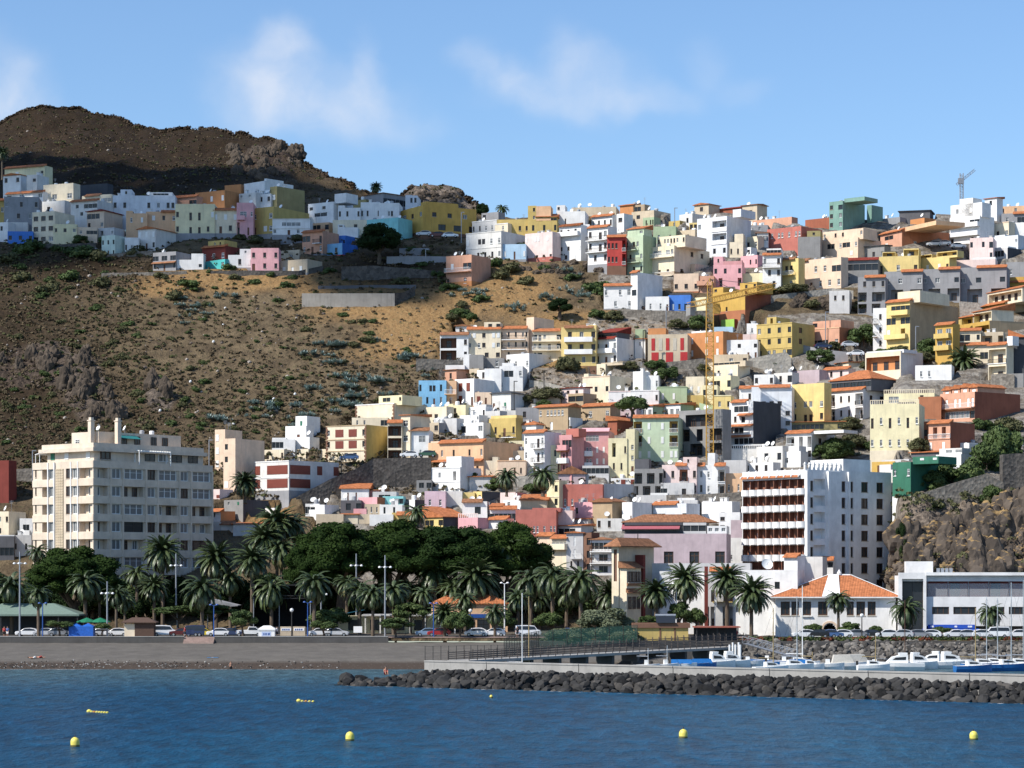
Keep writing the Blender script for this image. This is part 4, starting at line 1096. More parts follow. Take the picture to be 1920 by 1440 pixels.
                # --- larger buildings near the water, built one by one
class Block:
 """a big building: corner at photo column px, foot row yb, distance Y, turned by arel degrees, W wide (to the left) and D deep (to the right)"""
 def __init__(s, name, label, cat, px, yb, Y, arel, x_left, x_right, yt, deep=None):
  s.Y = Y; s.sc = F / Y
  ray = math.atan((px - 960) / F); a = R(arel) + ray; ca, sa = math.cos(a), math.sin(a)
  cx = (px - 960) * Y / F
  k0 = x_left - 960; s.W = (F * cx - k0 * Y) / (F * ca + k0 * sa)
  if deep: s.D = deep
  else:
   k2 = x_right - 960; s.D = (k2 * Y - F * cx) / (F * sa - k2 * ca)
  s.zb = HC - (yb - HOR) * Y / F; s.H = HC - (yt - HOR) * Y / F - s.zb
  s.root = empty(name, (cx, Y, s.zb), -a); tag(s.root, label, cat)
  CARVE2.append((cx, Y, a, -s.W, 0, s.D, s.zb))
 def PF(s, u, d, z): return (-s.W + u, d, z)
 def PS(s, u, d, z): return (-d, u, z)
 def zrow(s, row): return HC - (row - HOR) * s.Y / F - s.zb
 def shell(s, fh, sh, mat, smat=None, emb=3, roof=True, name='wall'):
  b = MB()
  wall_face(b, s.PF, s.W, -emb, s.H, fh, mat); wall_face(b, s.PS, s.D, -emb, s.H, sh, smat or mat)
  wall_face(b, lambda u, d, z: (-u, s.D - d, z), s.W, -emb, s.H, [], mat); wall_face(b, lambda u, d, z: (-s.W + d, s.D - u, z), s.D, -emb, s.H, [], mat)
  b.face([(-s.W, 0, s.H), (0, 0, s.H), (0, s.D, s.H), (-s.W, s.D, s.H)], ROOFG)
  return b.build(name, s.root)
CARVE2 = CARVE
def pane_window(kind, parent, p, rot, w, h):
 o = link(WNAME.get(kind, kind), UW[kind], parent, p, rot, (w, 1, h)); return o
def left_apartments():
 A = Block('apartment_building', 'eight-storey cream apartment block with balconies behind the palms at left', 'apartment building', 175, 1186, 492, 50, 62, 398, 863)
 wall = stucco('apartment', (.70, .59, .47), .6); A_st = C('beige')
 n = 9; st = (1165 - 863) / n * A.Y / F          # storey height in metres
 top = A.H; fh, sh, wins = [], [], []
 smallk = ['y', 'w', 'y', 'x']; widek = ['g', 'O', 'g', 'O', 'k', 'O']
 rng = random.Random(5)
 W, D = A.W, A.D
 pat = {0: ['O', 'g', 'g', 'g'], 1: ['O', 'O', 'g', 'g'], 2: ['O', 'g', 'O', 'O'], 3: ['O', 'k', 'O', 'O'], 4: ['O', 'O', 'g', 'w'], 5: ['O', 'g', 'O', 'g'], 6: ['O', 'O', 'O', 'g'], 7: ['O', 'k', 'k', 'O'], 8: ['O', 'k', 'k', 'k']}
 for r in range(n):
  z1 = top - st * r - st * .40; z0 = z1 - st * .575
  if z0 < .1: z0 = .15
  for (f0, f1, k, d) in ((.035, .06, 'w', .15), (.155, .245, 'O', 1.2), (.27, .36, 'y', .2), (.55, .63, 'w', .25), (.66, .745, 'y', .2), (.775, .985, 'O', 1.3)):
   k = 'g' if (k == 'O' and f0 < .2 and r in (2, 4)) else k
   if k == 'w' and f0 < .1: zz0 = z0 + .5
   else: zz0 = z0
   fh.append((f0 * W, zz0, f1 * W, z1, d)); wins.append((0, k, f0, f1, zz0, z1, d))
  wk = pat[r]
  for (f0, f1, k) in ((.01, .115, wk[0]), (.15, .225, smallk[(r + 1) % 4] if r % 2 else 'y'), (.25, .41, wk[1]), (.445, .51, 'y' if r % 3 else 'w'), (.538, .695, wk[2]), (.725, .79, 'w' if r % 3 == 1 else 'y'), (.825, .985, wk[3])):
   d = 1.25 if k == 'O' else .25
   sh.append((f0 * D, z0, f1 * D, z1, d)); wins.append((1, k, f0, f1, z0, z1, d))
 A.shell(fh, sh, wall, None, 2)
 for sd_, k, f0, f1, z0, z1, d in wins:
  L_ = D if sd_ else W; P = A.PS if sd_ else A.PF; rot = R(90) if sd_ else 0
  w = (f1 - f0) * L_
  if k == 'O':
   for q in range(max(1, int(w / 2.3))):
    m_ = max(1, int(w / 2.3))
    pane_window('t' if rng.random() < .6 else 'y', A.root, P(f0 * L_ + w * (q + .5) / m_, d - .02, z0 + .02), rot, min(1.3, w / m_ * .7), (z1 - z0) * .92)
  else:
   pane_window(k, A.root, P((f0 + f1) / 2 * L_, d - .02, z0), rot, w * .98, z1 - z0)
 for r in range(n + 1):
  z1 = top - st * r + (0 if r else -.002); z0 = z1 - st * .40 if r == 0 else z1 - st * .4
  if z0 < 0: break
  b = MB()
  b.box(-W * .345, -W*.003+.12, -.22, -.003, z0, z1 - .02, wall); b.box(.003, .22, -.22, D * .998, z0, z1 - .02, wall)
  b.build('balcony_parapet', A.root)
  b = MB(); b.box(-W - .0, -W * .64, -.18, -.003, z0, z1 - .02, wall); b.build('balcony_parapet', A.root)
 for f in (.135, .235, .425, .525, .71, .81, .995):
  b = MB(); b.box(.003, .34, D * f - .16, D * f + .16, 0, top - st * .38, wall); b.build('pilaster', A.root)
 for f in (.265, .37, .645, .76):
  b = MB(); b.box(-W + W * f - .12, -W + W * f + .12, -.32, -.003, 0, top - .1, C('white')); b.build('pilaster', A.root)
 b = MB(); x0, x1 = -W + W * .385, -W + W * .515
 b.box(x0, x1, -.12, -.003, 0, top - st * .4, A_st)
 zq = .2
 while zq < top - st * .45:
  for j in range(4):
   xx = x0 + .08 + (x1 - x0 - .1) * j / 4
   b.box(xx, xx + (x1 - x0) / 4 - .14, -.2, -.12, zq, zq + .34, A_st, skip='k')
  zq += .52
 b.build('stair_strip', A.root)
 zt = top; b = MB(); x0, x1, y0, y1 = -W * .86, -1.6, 1.5, D - 1.0
 hp = A.zrow(845) - top
 b.box(x0, x1, y0, y1, zt, zt + hp, wall, skip='b'); p = b.build('penthouse', A.root)
 for f, k in ((.12, 'q'), (.42, 's'), (.88, 's')): link('shutter', UW[k], p, (x0 + (x1 - x0) * f, y0 - .03, zt + .5), 0, (1.2, 1, 1.3))
 for f, k in ((.1, 'w'), (.5, 'k'), (.62, 'y'), (.75, 'k'), (.9, 'k')): link(WNAME[k], UW[k], p, (x1 + .06, y0 + (y1 - y0) * f, zt + .4), R(90), (2.6, 1, 1.5))
 b = MB(); h2 = A.zrow(832) - top; b.box(-W * .93, -.4, .3, D * .97, zt + hp, zt + h2 - .6, wall); b.build('roof_slab', A.root)
 h3 = A.zrow(832) - top
 b = MB(); X0, X1, Y0, Y1 = -W * .90, -.8, .7, D * .95
 for q in ((X0, X1, Y0, Y0 + .2), (X0, X1, Y1 - .2, Y1), (X0, X0 + .2, Y0 + .2, Y1 - .2), (X1 - .2, X1, Y0 + .2, Y1 - .2)):
  b.box(*q, zt + h2 - .598, zt + h3 + .3, wall)
 b.build('roof_parapet', A.root)
 h4 = A.zrow(806) - top
 b = MB(); X0, X1, Y0, Y1 = -W * .62, -3.2, 4.0, D * .82
 b.box(X0, X1, Y0, Y1, zt + h2 - .597, zt + h4, wall); p = b.build('roof_house', A.root)
 link('window', UW['x'], p, (X0 + 1.8, Y0 - .06, zt + h3 + .25), 0, (1.3, 1, 1.1))
 for f in (.3, .46, .66, .8): link('window', UW['w' if f != .66 else 'v'], p, (X1 + .06, Y0 + (Y1 - Y0) * f, zt + h3 + .4), R(90), (1.5, 1, 1.7))
 b = MB(); b.prism([(X1 + .003, zt + h4 - .5), (X1 + 1.7, zt + h4 - 1.2), (X1 + .003, zt + h4 - .75)], 'y', Y0 + 4, Y0 + 9.5, stucco('teal awning', (.03, .20, .20))); b.build('awning', A.root)
 for xx, yy in ((X0 + W * .36, 2.6), (X0 + W * .5, 7.2)):
  b = MB(); hh = A.zrow(795) - top
  b.box(xx, xx + .9, yy, yy + .9, zt + h2 - .59, zt + hh + .9, wall); b.box(xx - .12, xx + 1.02, yy - .12, yy + 1.02, zt + hh + .9, zt + hh + 1.1, wall)
  b.box(xx + .1, xx + .8, yy + .1, yy + .8, zt + hh + 1.1, zt + hh + 1.6, wall); b.build('chimney', A.root)
 b = MB()
 for i in range(14): b.box(-.9, 1.4 - .8, D * .36 + i * .62, D * .36 + i * .62 + .12, zt + 2.2, zt + 2.36, WHITEP)
 for y in (D * .36, D * .36 + 8.1): b.box(-.9, -.75, y, y + .14, zt + .002, zt + 2.2, WHITEP); b.box(.42, .56, y, y + .14, zt - .5, zt + 2.2, WHITEP)
 b.box(.42, .56, D * .36, D * .36 + 8.2, zt + 2.05, zt + 2.198, WHITEP); b.build('pergola', A.root)
 b = MB(); b.prism([(-W + .2, zt + 1.6), (-W + 4.6, zt + 2.4), (-W + 4.6, zt + 2.5), (-W + .2, zt + 1.72)], 'y', .3, 3.4, WHITEP)
 for x in (-W + .25, -W + 1.5): b.box(x, x + .1, .35, .45, zt + .002, zt + 1.65, WHITEP)
 b.build('terrace_cover', A.root)
 roof_items(A.root, 5, X0 + 1, X1 - 1, Y0 + 1, Y1 - 2, zt + h4, random.Random(8))
left_apartments()
def hotel():
 Hh = Block('hotel', 'white six-storey hotel with rows of rounded balconies and brown loggias', 'hotel', 1510, 1160, 478, 44, 1392, 1671, 880)
 wh = C('white'); br = plain('hotel brown', (.25, .105, .065), .7)
 W, D, top = Hh.W, Hh.D, Hh.H
 st = 31.1 * Hh.Y / F; n = 8
 fh, sh, wins = [], [], []
 t0 = top - 14.5 * Hh.Y / F
 for r in range(n):
  z1 = t0 - st * r - .28; z0 = z1 - st + .3
  if z0 < 1: break
  fh.append((.12, z0, W - .25, z1, 1.1, br))
  zw = t0 - st * r - .55
  for f0, f1 in ((.415, .46), (.505, .55), (.645, .725), (.825, .905)): sh.append((f0 * D, zw - 1.95, f1 * D, zw, .25)); wins.append((f0, f1, zw - 1.95))
  sh.append((.05 * D, zw - 2.0, .09 * D, zw - .1, .4)); wins.append((.05, .09, zw - 2.0))
  sh.append((.095 * D, z0 + .9, .225 * D, z1, 1.0))
 Hh.shell(fh, sh, wh, None, 2)
 nb = 8
 bal = MB()
 seg = 8; r_ = W / nb * .46
 pts = [(r_ * math.cos(math.pi + math.pi * i / seg), -.95 * math.sin(math.pi * i / seg)) for i in range(seg + 1)]
 poly = pts + [(r_, -.0 + .6), (-r_, .6)]
 bal.prism([(x, y - .003) for x, y in pts] , 'z', 0, .14, wh)
 for i in range(seg):
  (xa, ya), (xb, yb) = pts[i], pts[i + 1]
  bal.face([(xa, ya, .14), (xb, yb, .14), (xb, yb, 1.15), (xa, ya, 1.15)], wh)
  bal.face([(xb * .9, yb * .9, .14), (xa * .9, ya * .9, .14), (xa * .9, ya * .9, 1.15), (xb * .9, yb * .9, 1.15)], wh)
  bal.face([(xa, ya, 1.15), (xb, yb, 1.15), (xb * .9, yb * .9, 1.15), (xa * .9, ya * .9, 1.15)], wh)
 bm_ = bal.mesh('rounded balcony')
 for r in range(n):
  z1 = t0 - st * r - .28; z0 = z1 - st + .3
  if z0 < 1: break
  for i in range(nb):
   uc = -W + W * (i + .5) / nb
   link('balcony', bm_, Hh.root, (uc, 0, z0 - .14))
   link('balcony_door', UW['t' if (i + r) % 4 else 'y'], Hh.root, (uc + .35, 1.07, z0 + .03), 0, (.95, 1, 2.1))
  b = MB()
  for i in range(1, nb):
   x = -W + W * i / nb; b.box(x - .06, x + .06, .05, 1.09, z0 + .003, z1 - .003, br)
  b.build('partition', Hh.root)
 for f0, f1, z in wins: link('window', UW['w'], Hh.root, (-.23, (f0 + f1) / 2 * D, z), R(90), ((f1 - f0) * D * .98, 1, 1.95))
 b = MB(); b.prism([(-.5, t0 + .02), (1.8, top - .1), (1.8, top + .05), (-.5, t0 + .2)], 'x', -W + .05, -1.4, TILE); b.build('tile_awning', Hh.root)
 for i in range(nb + 1):
  x = -W + (W - 1.3) * i / nb
  b = MB(); b.prism([(-.6, t0 + .1), (1.9, top), (1.9, top + .3), (-.6, t0 + .36)], 'x', x - .09, x + .09, wh); b.build('roof_fin', Hh.root)
 for f0, f1, out in ((.0, .035, .5), (.235, .265, .7), (.27, .40, .35), (.475, .495, .55)):
  b = MB(); b.box(.003, out, f0 * D, f1 * D, 0, top - .25, wh); b.build('wall_rib', Hh.root)
 hh = Hh.zrow(857) - top
 b = MB(); b.box(-W * .55, -.6, D * .46, D * .78, top, top + hh, wh); p = b.build('roof_house', Hh.root)
 for i in range(9):
  y = 1.0 + i * D * .05
  b = MB(); b.box(-1.4, -1.0, y, y + .4, top, top + 1.0, wh); b.box(-1.5, -.9, y - .1, y + .5, top + 1.0, top + 1.12, wh); b.box(-1.35, -1.05, y + .05, y + .35, top + 1.12, top + 1.45, wh); b.build('chimney', Hh.root)
 b = MB(); b.box(.003, 1.6, D * .50, D * .9, 2.6, 2.85, TILE); b.build('tile_awning', Hh.root)
hotel()
def harbour_office():
 B = Block('harbour_building', 'long white harbour office with a red glazed top floor at the right edge', 'harbour building', 2010, 1197, 448, -7, 1684, 2010, 1079, deep=11)
 wh = stucco('harbour white', (.74, .73, .72), .3); W, D, top = B.W, B.D, B.H
 U = lambda px: (px - 1684) / (2010 - 1684) * W
 redb = plain('red gallery wall', (.20, .045, .04), .7)
 fh = [(U(1692), .5, U(1731), B.zrow(1090), .5, C('slate')), (U(1737), B.zrow(1119), U(2008), B.zrow(1090), 1.3, redb)]
 for a, c in ((1748, 1780), (1788, 1831), (1858, 1884), (1892, 1924), (1940, 1985)): fh.append((U(a), B.zrow(1152), U(c), B.zrow(1138), .25))
 fh.append((U(1738), .1, U(2005), B.zrow(1174), 2.2, C('darkgrey')))
 B.shell(fh, [], wh, None, 2)
 for a, c in ((1748, 1780), (1788, 1831), (1858, 1884), (1892, 1924), (1940, 1985)): link('window', UW['v'], B.root, (-W + (U(a) + U(c)) / 2, .23, B.zrow(1152)), 0, (U(c) - U(a) - .02, 1, B.zrow(1138) - B.zrow(1152)))
 link('window', UW['k'], B.root, (-W + (U(1692) + U(1731)) / 2, .47, .5), 0, (U(1731) - U(1692) - .05, 1, B.zrow(1090) - .5))
 for i in range(7):
  xx = 1740 + i * 38.2
  b = MB(); b.face([(-W + U(xx), .3, B.zrow(1119)), (-W + U(xx + 37), .3, B.zrow(1119)), (-W + U(xx + 37), .3, B.zrow(1094)), (-W + U(xx), .3, B.zrow(1094))], PALEGLASS); b.build('glass_pane', B.root)
  b = MB(); b.box(-W + U(xx) - .05, -W + U(xx) + .05, .2, .29, B.zrow(1119), B.zrow(1090), STEEL); b.build('mullion', B.root)
  if i % 2: link('door', UW['k'], B.root, (-W + U(xx + 14), 1.27, B.zrow(1119)), 0, (1.6, 1, 2.4))
 b = MB(); b.box(-W + U(1736), -W + U(2012), -1.1, D, top + .004, top + .55, wh); b.build('roof_slab', B.root)
 for (xa, xb) in ((1684, 1691), (1731, 1736.5)):
  b = MB(); b.box(-W + U(xa), -W + U(xb), -.9, -.003, 0, top + .5, wh); b.build('portal_pier', B.root)
 b = MB(); b.box(-W + U(1691), -W + U(1731), -.9, -.003, top - .6, top + .5, wh); b.build('portal_beam', B.root)
 b = MB(); b.box(-W + U(1701), -W + U(1752), 3, 8, top + .002, top + 2.5, wh); b.build('roof_house', B.root)
 for i in range(4):
  b = MB(); b.box(-W + U(1759 + i * 8), -W + U(1765 + i * 8), 3, 4, top + .56, top + 1.3, STEEL); b.build('air_conditioner', B.root)
 aw = plain('blue awning', (.02, .08, .42), .6)
 for a, c in ((1730, 1785), (1788, 1836)):
  b = MB(); b.prism([(-.01, B.zrow(1179)), (-2.0, B.zrow(1190)), (-2.0, B.zrow(1191.5)), (-.01, B.zrow(1180.5))], 'x', -W + U(a), -W + U(c), aw); b.build('awning', B.root)
 b = MB(); b.box(-W + U(1740), -W + U(1828), -.14, -.003, B.zrow(1178.5), B.zrow(1171.5), aw); sg = b.build('sign', B.root)
 for i, xx in enumerate((1745, 1790, 1815)):
  b = MB(); b.box(-W + U(xx), -W + U(xx + (6, 5, 8)[i]), -.17, -.14, B.zrow(1176.6), B.zrow(1173.4), WHITEP, skip='k'); b.build('sign_mark', sg)
PALEGLASS, _nt, _N, _L, _b = new_mat('gallery pane')
_b.inputs['Base Color'].default_value = (.6, .65, .7, 1); _b.inputs['Roughness'].default_value = .05; _b.inputs['Alpha'].default_value = .35
harbour_office()
def customs_house():
 B = Block('villa', 'white quayside villa with a broad terracotta hipped roof and an arched doorway', 'villa', 1680, 1196, 452, -4, 1454, 1680, 1119, deep=13)
 wh = C('white'); W, D, top = B.W, B.D, B.H
 U = lambda px: (px - 1454) / (1680 - 1454) * W
 rows = (1154, 1128)
 wl = [(1464, 1481), (1484, 1498), (1505, 1521), (1534, 1552), (1588, 1601), (1606, 1622), (1627, 1642)]
 fh = [(U(a), B.zrow(rows[0]), U(c), B.zrow(rows[1]), .22) for a, c in wl]
 a, c = 1544, 1568; ah = B.zrow(1166)
 fh.append((U(a), .05, U(c), ah - 1.2, 1.6, C('slate')))
 for k in range(4): fh.append((U(a) + .08 + .13 * k * (k + 1) / 1.6, ah - 1.2 + .28 * k, U(c) - .08 - .13 * k * (k + 1) / 1.6, ah - 1.2 + .28 * (k + 1), 1.6, C('slate')))
 B.shell(fh, [], wh, None, 2)
 for a_, c_ in wl: link('window', UW['w'], B.root, (-W + (U(a_) + U(c_)) / 2, .2, B.zrow(rows[0])), 0, (U(c_) - U(a_) - .02, 1, B.zrow(rows[1]) - B.zrow(rows[0])))
 b = MB(); x0, x1 = -W + U(1505) - .3, -W + U(1521) + .3
 b.box(-W + U(1503), -W + U(1523), -.3, -.003, B.zrow(1156.5), B.zrow(1154.5), wh); b.build('window_sill', B.root)
 b = MB()
 ar = MB(); rad = (U(c) - U(a)) / 2; xc = -W + (U(a) + U(c)) / 2
 for i in range(12):
  t0_, t1_ = math.pi * i / 12, math.pi * (i + 1) / 12
  q = [(xc + math.cos(t) * r, ah - 1.25 + math.sin(t) * r * .95) for t, r in ((t0_, rad), (t1_, rad), (t1_, rad + .35), (t0_, rad + .35))]
  ar.prism(q, 'y', -.14, -.003, C('peachpale'))
 ar.build('door_arch', B.root)
 rz = B.zrow(1078); e = 1.0; z = top
 A_, B_, C_, D_ = (-W - e, -e, z), (e, -e, z), (e, D + e, z), (-W - e, D + e, z)
 p, q = (-W + U(1556), D * .5, rz), (-W + U(1598), D * .5, rz)
 b = MB(); b.face([A_, B_, q, p], TILE); b.face([B_, C_, q], TILE); b.face([C_, D_, p, q], TILE); b.face([D_, A_, p], TILE)
 b.box(-W - e, e, -e, D + e, z - .22, z - .004, wh); rf = b.build('roof', B.root)
 def strip(P0, P1, w0, w1, nm):
  P0, P1 = Vector(P0), Vector(P1); b = MB()
  b.face([P0 + Vector((-w0, 0, .1)), P0 + Vector((w0, 0, .1)), P1 + Vector((w1, 0, .1)), P1 + Vector((-w1, 0, .1))], wh)
  b.face([P0 + Vector((-w0, 0, -.1)), P0 + Vector((w0, 0, -.1)), P0 + Vector((w0, 0, .1)), P0 + Vector((-w0, 0, .1))], wh); b.build(nm, rf)
 strip((-W + U(1558), -e, z), (-W + U(1566), D * .46, rz - .05), 1.6, .9, 'ridge_strip')
 strip((e, -e, z), q, .12, .12, 'ridge_strip'); strip(A_, p, .12, .12, 'ridge_strip')
 b = MB(); b.tube([p, q], .15, wh, 6); b.build('ridge_strip', rf)
 b = MB(); b.lathe([(.4, 0), (.4, .4), (.22, .7), (.06, .95), (.02, 1.1)], wh, 8, (-W + U(1577), D * .5, rz)); b.build('finial', rf)
customs_house()
def tower_house():
 B = Block('tower_house', 'beige corner tower house with a pyramid roof and a carved brown window bay', 'tower house', 1160, 1185, 455, 30, 1147, 1226, 1025)
 wh = C('cream'); W, D, top = B.W, B.D, B.H
 so = []
 B.shell([(W * .3, B.zrow(1090), W * .75, B.zrow(1030), .2, C('brown'))], [], wh, C('beige'), 2)
 b = MB(); hip_roof(b, -W, 0, 0, D, top, B.zrow(1008) - top - .1, TILEB, over=1.1, kind='H'); b.build('roof', B.root)
 bx0, bx1, w = D * .02, D * .42, 1.5
 zz0, zz1 = B.zrow(1092), B.zrow(1068)
 b = MB(); b.box(.003, w, bx0, bx1, B.zrow(1175), zz1 + .3, wh); p = b.build('window_bay', B.root)
 for i in range(3): link('window', UW['w'], p, (w + .06, bx0 + (bx1 - bx0) * (.2 + .3 * i), zz0), R(90), ((bx1 - bx0) * .27, 1, (zz1 - zz0) * .85))
 b = MB(); b.box(w + .003, w + .2, bx0, bx1, zz0 - .6, zz0 - .1, plain('carved wood', (.26, .11, .04), .6)); b.build('window_apron', p)
 b = MB(); b.prism([(w + .7, zz1 + .25), (.003, zz1 + 1.5), (.003, zz1 + .3)], 'y', bx0 - .5, bx1 + .4, TILEB); b.build('tile_awning', B.root)
 b = MB(); b.prism([(w + .6, B.zrow(1112)), (w + .003, B.zrow(1103)), (w + .003, B.zrow(1111))], 'y', bx0 - .3, bx1 + .3, TILEB); b.build('tile_awning', B.root)
 for i in range(3): link('balcony_door', UW['t'], p, (w + .06, bx0 + (bx1 - bx0) * (.2 + .3 * i), B.zrow(1142)), R(90), ((bx1 - bx0) * .22, 1, 2.2))
 b = MB(); b.box(.003, 1.7, D * .46, D * .52, 0, B.zrow(1040), C('darkred')); b.build('brown_pier', B.root)
 b = MB(); b.tube([(-W / 2 + 1, D / 2, B.zrow(1008) - .2), (-W / 2 + 1, D / 2, B.zrow(1008) + .8)], .08, RAIL, 5); b.build('finial', B.root)
tower_house()
frame_set(1140, 1000, 4.8)
H(252,1275,268,900,0,'palegrey','...w....ww|.t.w.t...t','Y:463 a:2 D:9 T:.04,.36,1 E:3 p:3,grey','long pale grey seafront building behind the three right palms')
H(470,870,340,880,0,'white','....|.t.w','Y:459.5 a:3 D:2.5 E:3','white facade behind palms between the grey seafront building and the brown pillar')
H(868,1130,330,880,0,'palegrey','.t.tt|AA.AA','Y:458 a:3 D:3 E:3 T:.2,.9,0 b:0,.3,.95,b,mustard','shaded facade with wooden balconies and arches behind the palms')
H(1130,1700,330,930,0,'white','...v.w..|..w..w.|.......','Y:455 a:9 D:8 E:3','large white seafront house with a big satellite dish on the roof')
H(1590,1700,205,330,110,'white','','y:-42 T:0,1,0 R:.3,1,6','white stair block with a terracotta slope above the big white seafront house')
H(1700,1925,210,480,0,'offwhite','...','y:-34 D:8','off-white wall house behind the villa with the broad roof')
H(1790,2020,235,330,0,'white','..kkk','y:-30 D:8 T:.4,1,0','white ground floor wing with a dark terrace below the hotel')
frame_set(1140, 800, 4.8)
H(150,1060,962,1262,0,'mauve','.W.W.W.W','y:-30 a:4 D:12 E:8 R:.0,.57,104,slate,kkkkkkk R:.575,.8,100,palegrey,kkk R:.81,1,70,white,yyy','mauve building with a dark roof terrace and red striped awning')
_mv = HOUSES[-1]
b_ = MB(); b_.prism([(-1.0, 1.2), (-1.0, 1.32), (2.0, 2.5), (2.0, 2.38)], 'x', 0, 11.0, plain('red striped awning', (.36, .10, .12), .7))
_aw = b_.build('awning', _mv, (-19.8, .5, 5.9))
b_ = MB(); hip_roof(b_, 0, 17.2, 0, 7, 0, 1.5, TILEB, kind='H'); b_.build('roof', _mv, (-19.6, 1.6, 8.4))
_o = MB(); _o.box(0, .55, -1.0, .2, -1, 11.2, C('darkred')); _o = _o.build('brown_pillar', None, at(1321, 1180, 456)); tag(_o, 'tall brown pillar on the white seafront facade behind the palms', 'pillar')
frame_set(1100, 560, 4.8)
H(822,1215,992,1390,80,'concrete','.OOOO.|OO.O.OO|O.OO.OO','D:10 E:9 sc:concrete i:slate k:1','unfinished concrete frame building beside the yellow crane')
                # --- cranes
def lattice(b, p0, p1, w, mat, n, up=Vector((0, 0, 1))):
 p0, p1 = Vector(p0), Vector(p1); d = (p1 - p0).normalized()
 a = d.cross(up) if abs(d.dot(up)) < .9 else Vector((1, 0, 0)); a.normalize(); c = d.cross(a).normalized()
 cs = [(-1,-1),(1,-1),(1,1),(-1,1)]
 P = lambda t, k: p0 + (p1 - p0) * t + (a * cs[k][0] + c * cs[k][1]) * w / 2
 for k in range(4): b.tube([P(0, k), P(1, k)], .08, mat, 4)
 for i in range(n):
  for k in range(4):
   k2 = (k + 1) % 4
   A, Bq = (k, k2) if i % 2 else (k2, k)
   b.tube([P(i / n, A), P((i + 1) / n, Bq)], .042, mat, 3, False)
   b.tube([P(i / n, k), P(i / n, k2)], .035, mat, 3, False)
YC = plain('crane yellow', (.42, .24, .05), .6, var=.25)
def crane():
 Y = 561.0; base = at(1331, 850, Y); zj = at(1331, 568, Y).z; x = base.x
 root = empty('tower_crane', base); tag(root, 'tall yellow lattice tower crane standing among the hillside houses', 'crane')
 h = zj - base.z
 b = MB(); lattice(b, (0, 0, -3), (0, 0, h), 1.55, YC, 34); b.build('mast', root)
 u = Vector((.42, -.907, 0))
 b = MB(); lattice(b, (0, 0, h), (0, 0, h + 4.6), 1.0, YC, 4); b.tube([(0,0,h+4.6),(0,0,h+5.4)], .2, YC, 5); b.build('tower_head', root)
 b = MB(); lattice(b, u * .8 + Vector((0, 0, h + .5)), u * 27.5 + Vector((0, 0, h + .9)), 1.2, YC, 22); b.build('jib', root)
 b = MB(); lattice(b, -u * .8 + Vector((0, 0, h + .4)), -u * 9.5 + Vector((0, 0, h + .4)), 1.1, YC, 6); b.build('counter_jib', root)
 b = MB(); b.box(-1, 1, -.6, .6, -2.2, .2, C('concrete')); b.build('counterweight', root, tuple(-u * 8.8 + Vector((0, 0, h + .2))), math.atan2(u.y, u.x))
 b = MB()
 for t in (12, 24): b.tube([(0, 0, h + 5.2), tuple(u * t + Vector((0, 0, h + 1.4)))], .06, RAIL, 3)
 b.tube([(0, 0, h + 5.2), tuple(-u * 9 + Vector((0, 0, h + .9)))], .06, RAIL, 3); b.build('stay_cable', root)
 b = MB(); b.box(.8, 2.2, -.9, .9, h - 2.4, h - .2, YC); b.box(2.2, 2.24, -.7, .7, h - 1.8, h - .6, GLASS); b.build('cab', root)
 Y2 = 735.0; p0 = at(1803, 385, Y2); root = empty('tower_crane', p0); tag(root, 'small grey crane with a raised jib on the far right skyline', 'crane')
 hh = at(1803, 325, Y2).z - p0.z
 b = MB(); lattice(b, (0, 0, 0), (0, 0, hh), .9, STEEL, 12); b.build('mast', root)
 b = MB(); lattice(b, (-1.4, 0, hh - 3.2), (3.8, 0, hh + 1.0), .6, STEEL, 8); b.build('jib', root)
 b = MB(); b.box(-1, .6, -.5, .5, hh - 3.0, hh - 1.4, STEEL); b.build('cab', root)
crane()
                # --- stone retaining walls on the slope
def stone_mat(name, c0, c1, sc=1.6):
 m, nt, N, L, b = new_mat(name)
 t = N.new('ShaderNodeTexCoord')
 v = N.new('ShaderNodeTexVoronoi'); v.inputs['Scale'].default_value = sc; L.new(t.outputs['Object'], v.inputs['Vector'])
 n = N.new('ShaderNodeTexNoise'); n.inputs['Scale'].default_value = .4; n.inputs['Detail'].default_value = 6; L.new(t.outputs['Object'], n.inputs['Vector'])
 sp = N.new('ShaderNodeSeparateColor'); L.new(v.outputs['Color'], sp.inputs[0])
 ad = N.new('ShaderNodeMath'); ad.operation = 'MULTIPLY_ADD'; ad.inputs[1].default_value = .55; L.new(sp.outputs[0], ad.inputs[0])
 mu = N.new('ShaderNodeMath'); mu.operation = 'MULTIPLY'; mu.inputs[1].default_value = .5; L.new(n.outputs['Fac'], mu.inputs[0]); L.new(mu.outputs[0], ad.inputs[2])
 mx = N.new('ShaderNodeMixRGB'); mx.inputs[1].default_value = c0 + (1,); mx.inputs[2].default_value = c1 + (1,)
 L.new(ad.outputs[0], mx.inputs[0]); L.new(mx.outputs[0], b.inputs['Base Color'])
 bp = N.new('ShaderNodeBump'); bp.inputs['Strength'].default_value = .8; bp.inputs['Distance'].default_value = .12; L.new(v.outputs['Distance'], bp.inputs['Height']); L.new(bp.outputs[0], b.inputs['Normal'])
 b.inputs['Roughness'].default_value = .95; b.inputs['Specular IOR Level'].default_value = .1
 return m
STONE = stone_mat('dry stone wall', (.085, .075, .066), (.30, .27, .23))
STONED = stone_mat('dark basalt wall', (.035, .033, .032), (.15, .135, .12))
STONEL = stone_mat('pale stone wall', (.20, .19, .17), (.42, .39, .34))
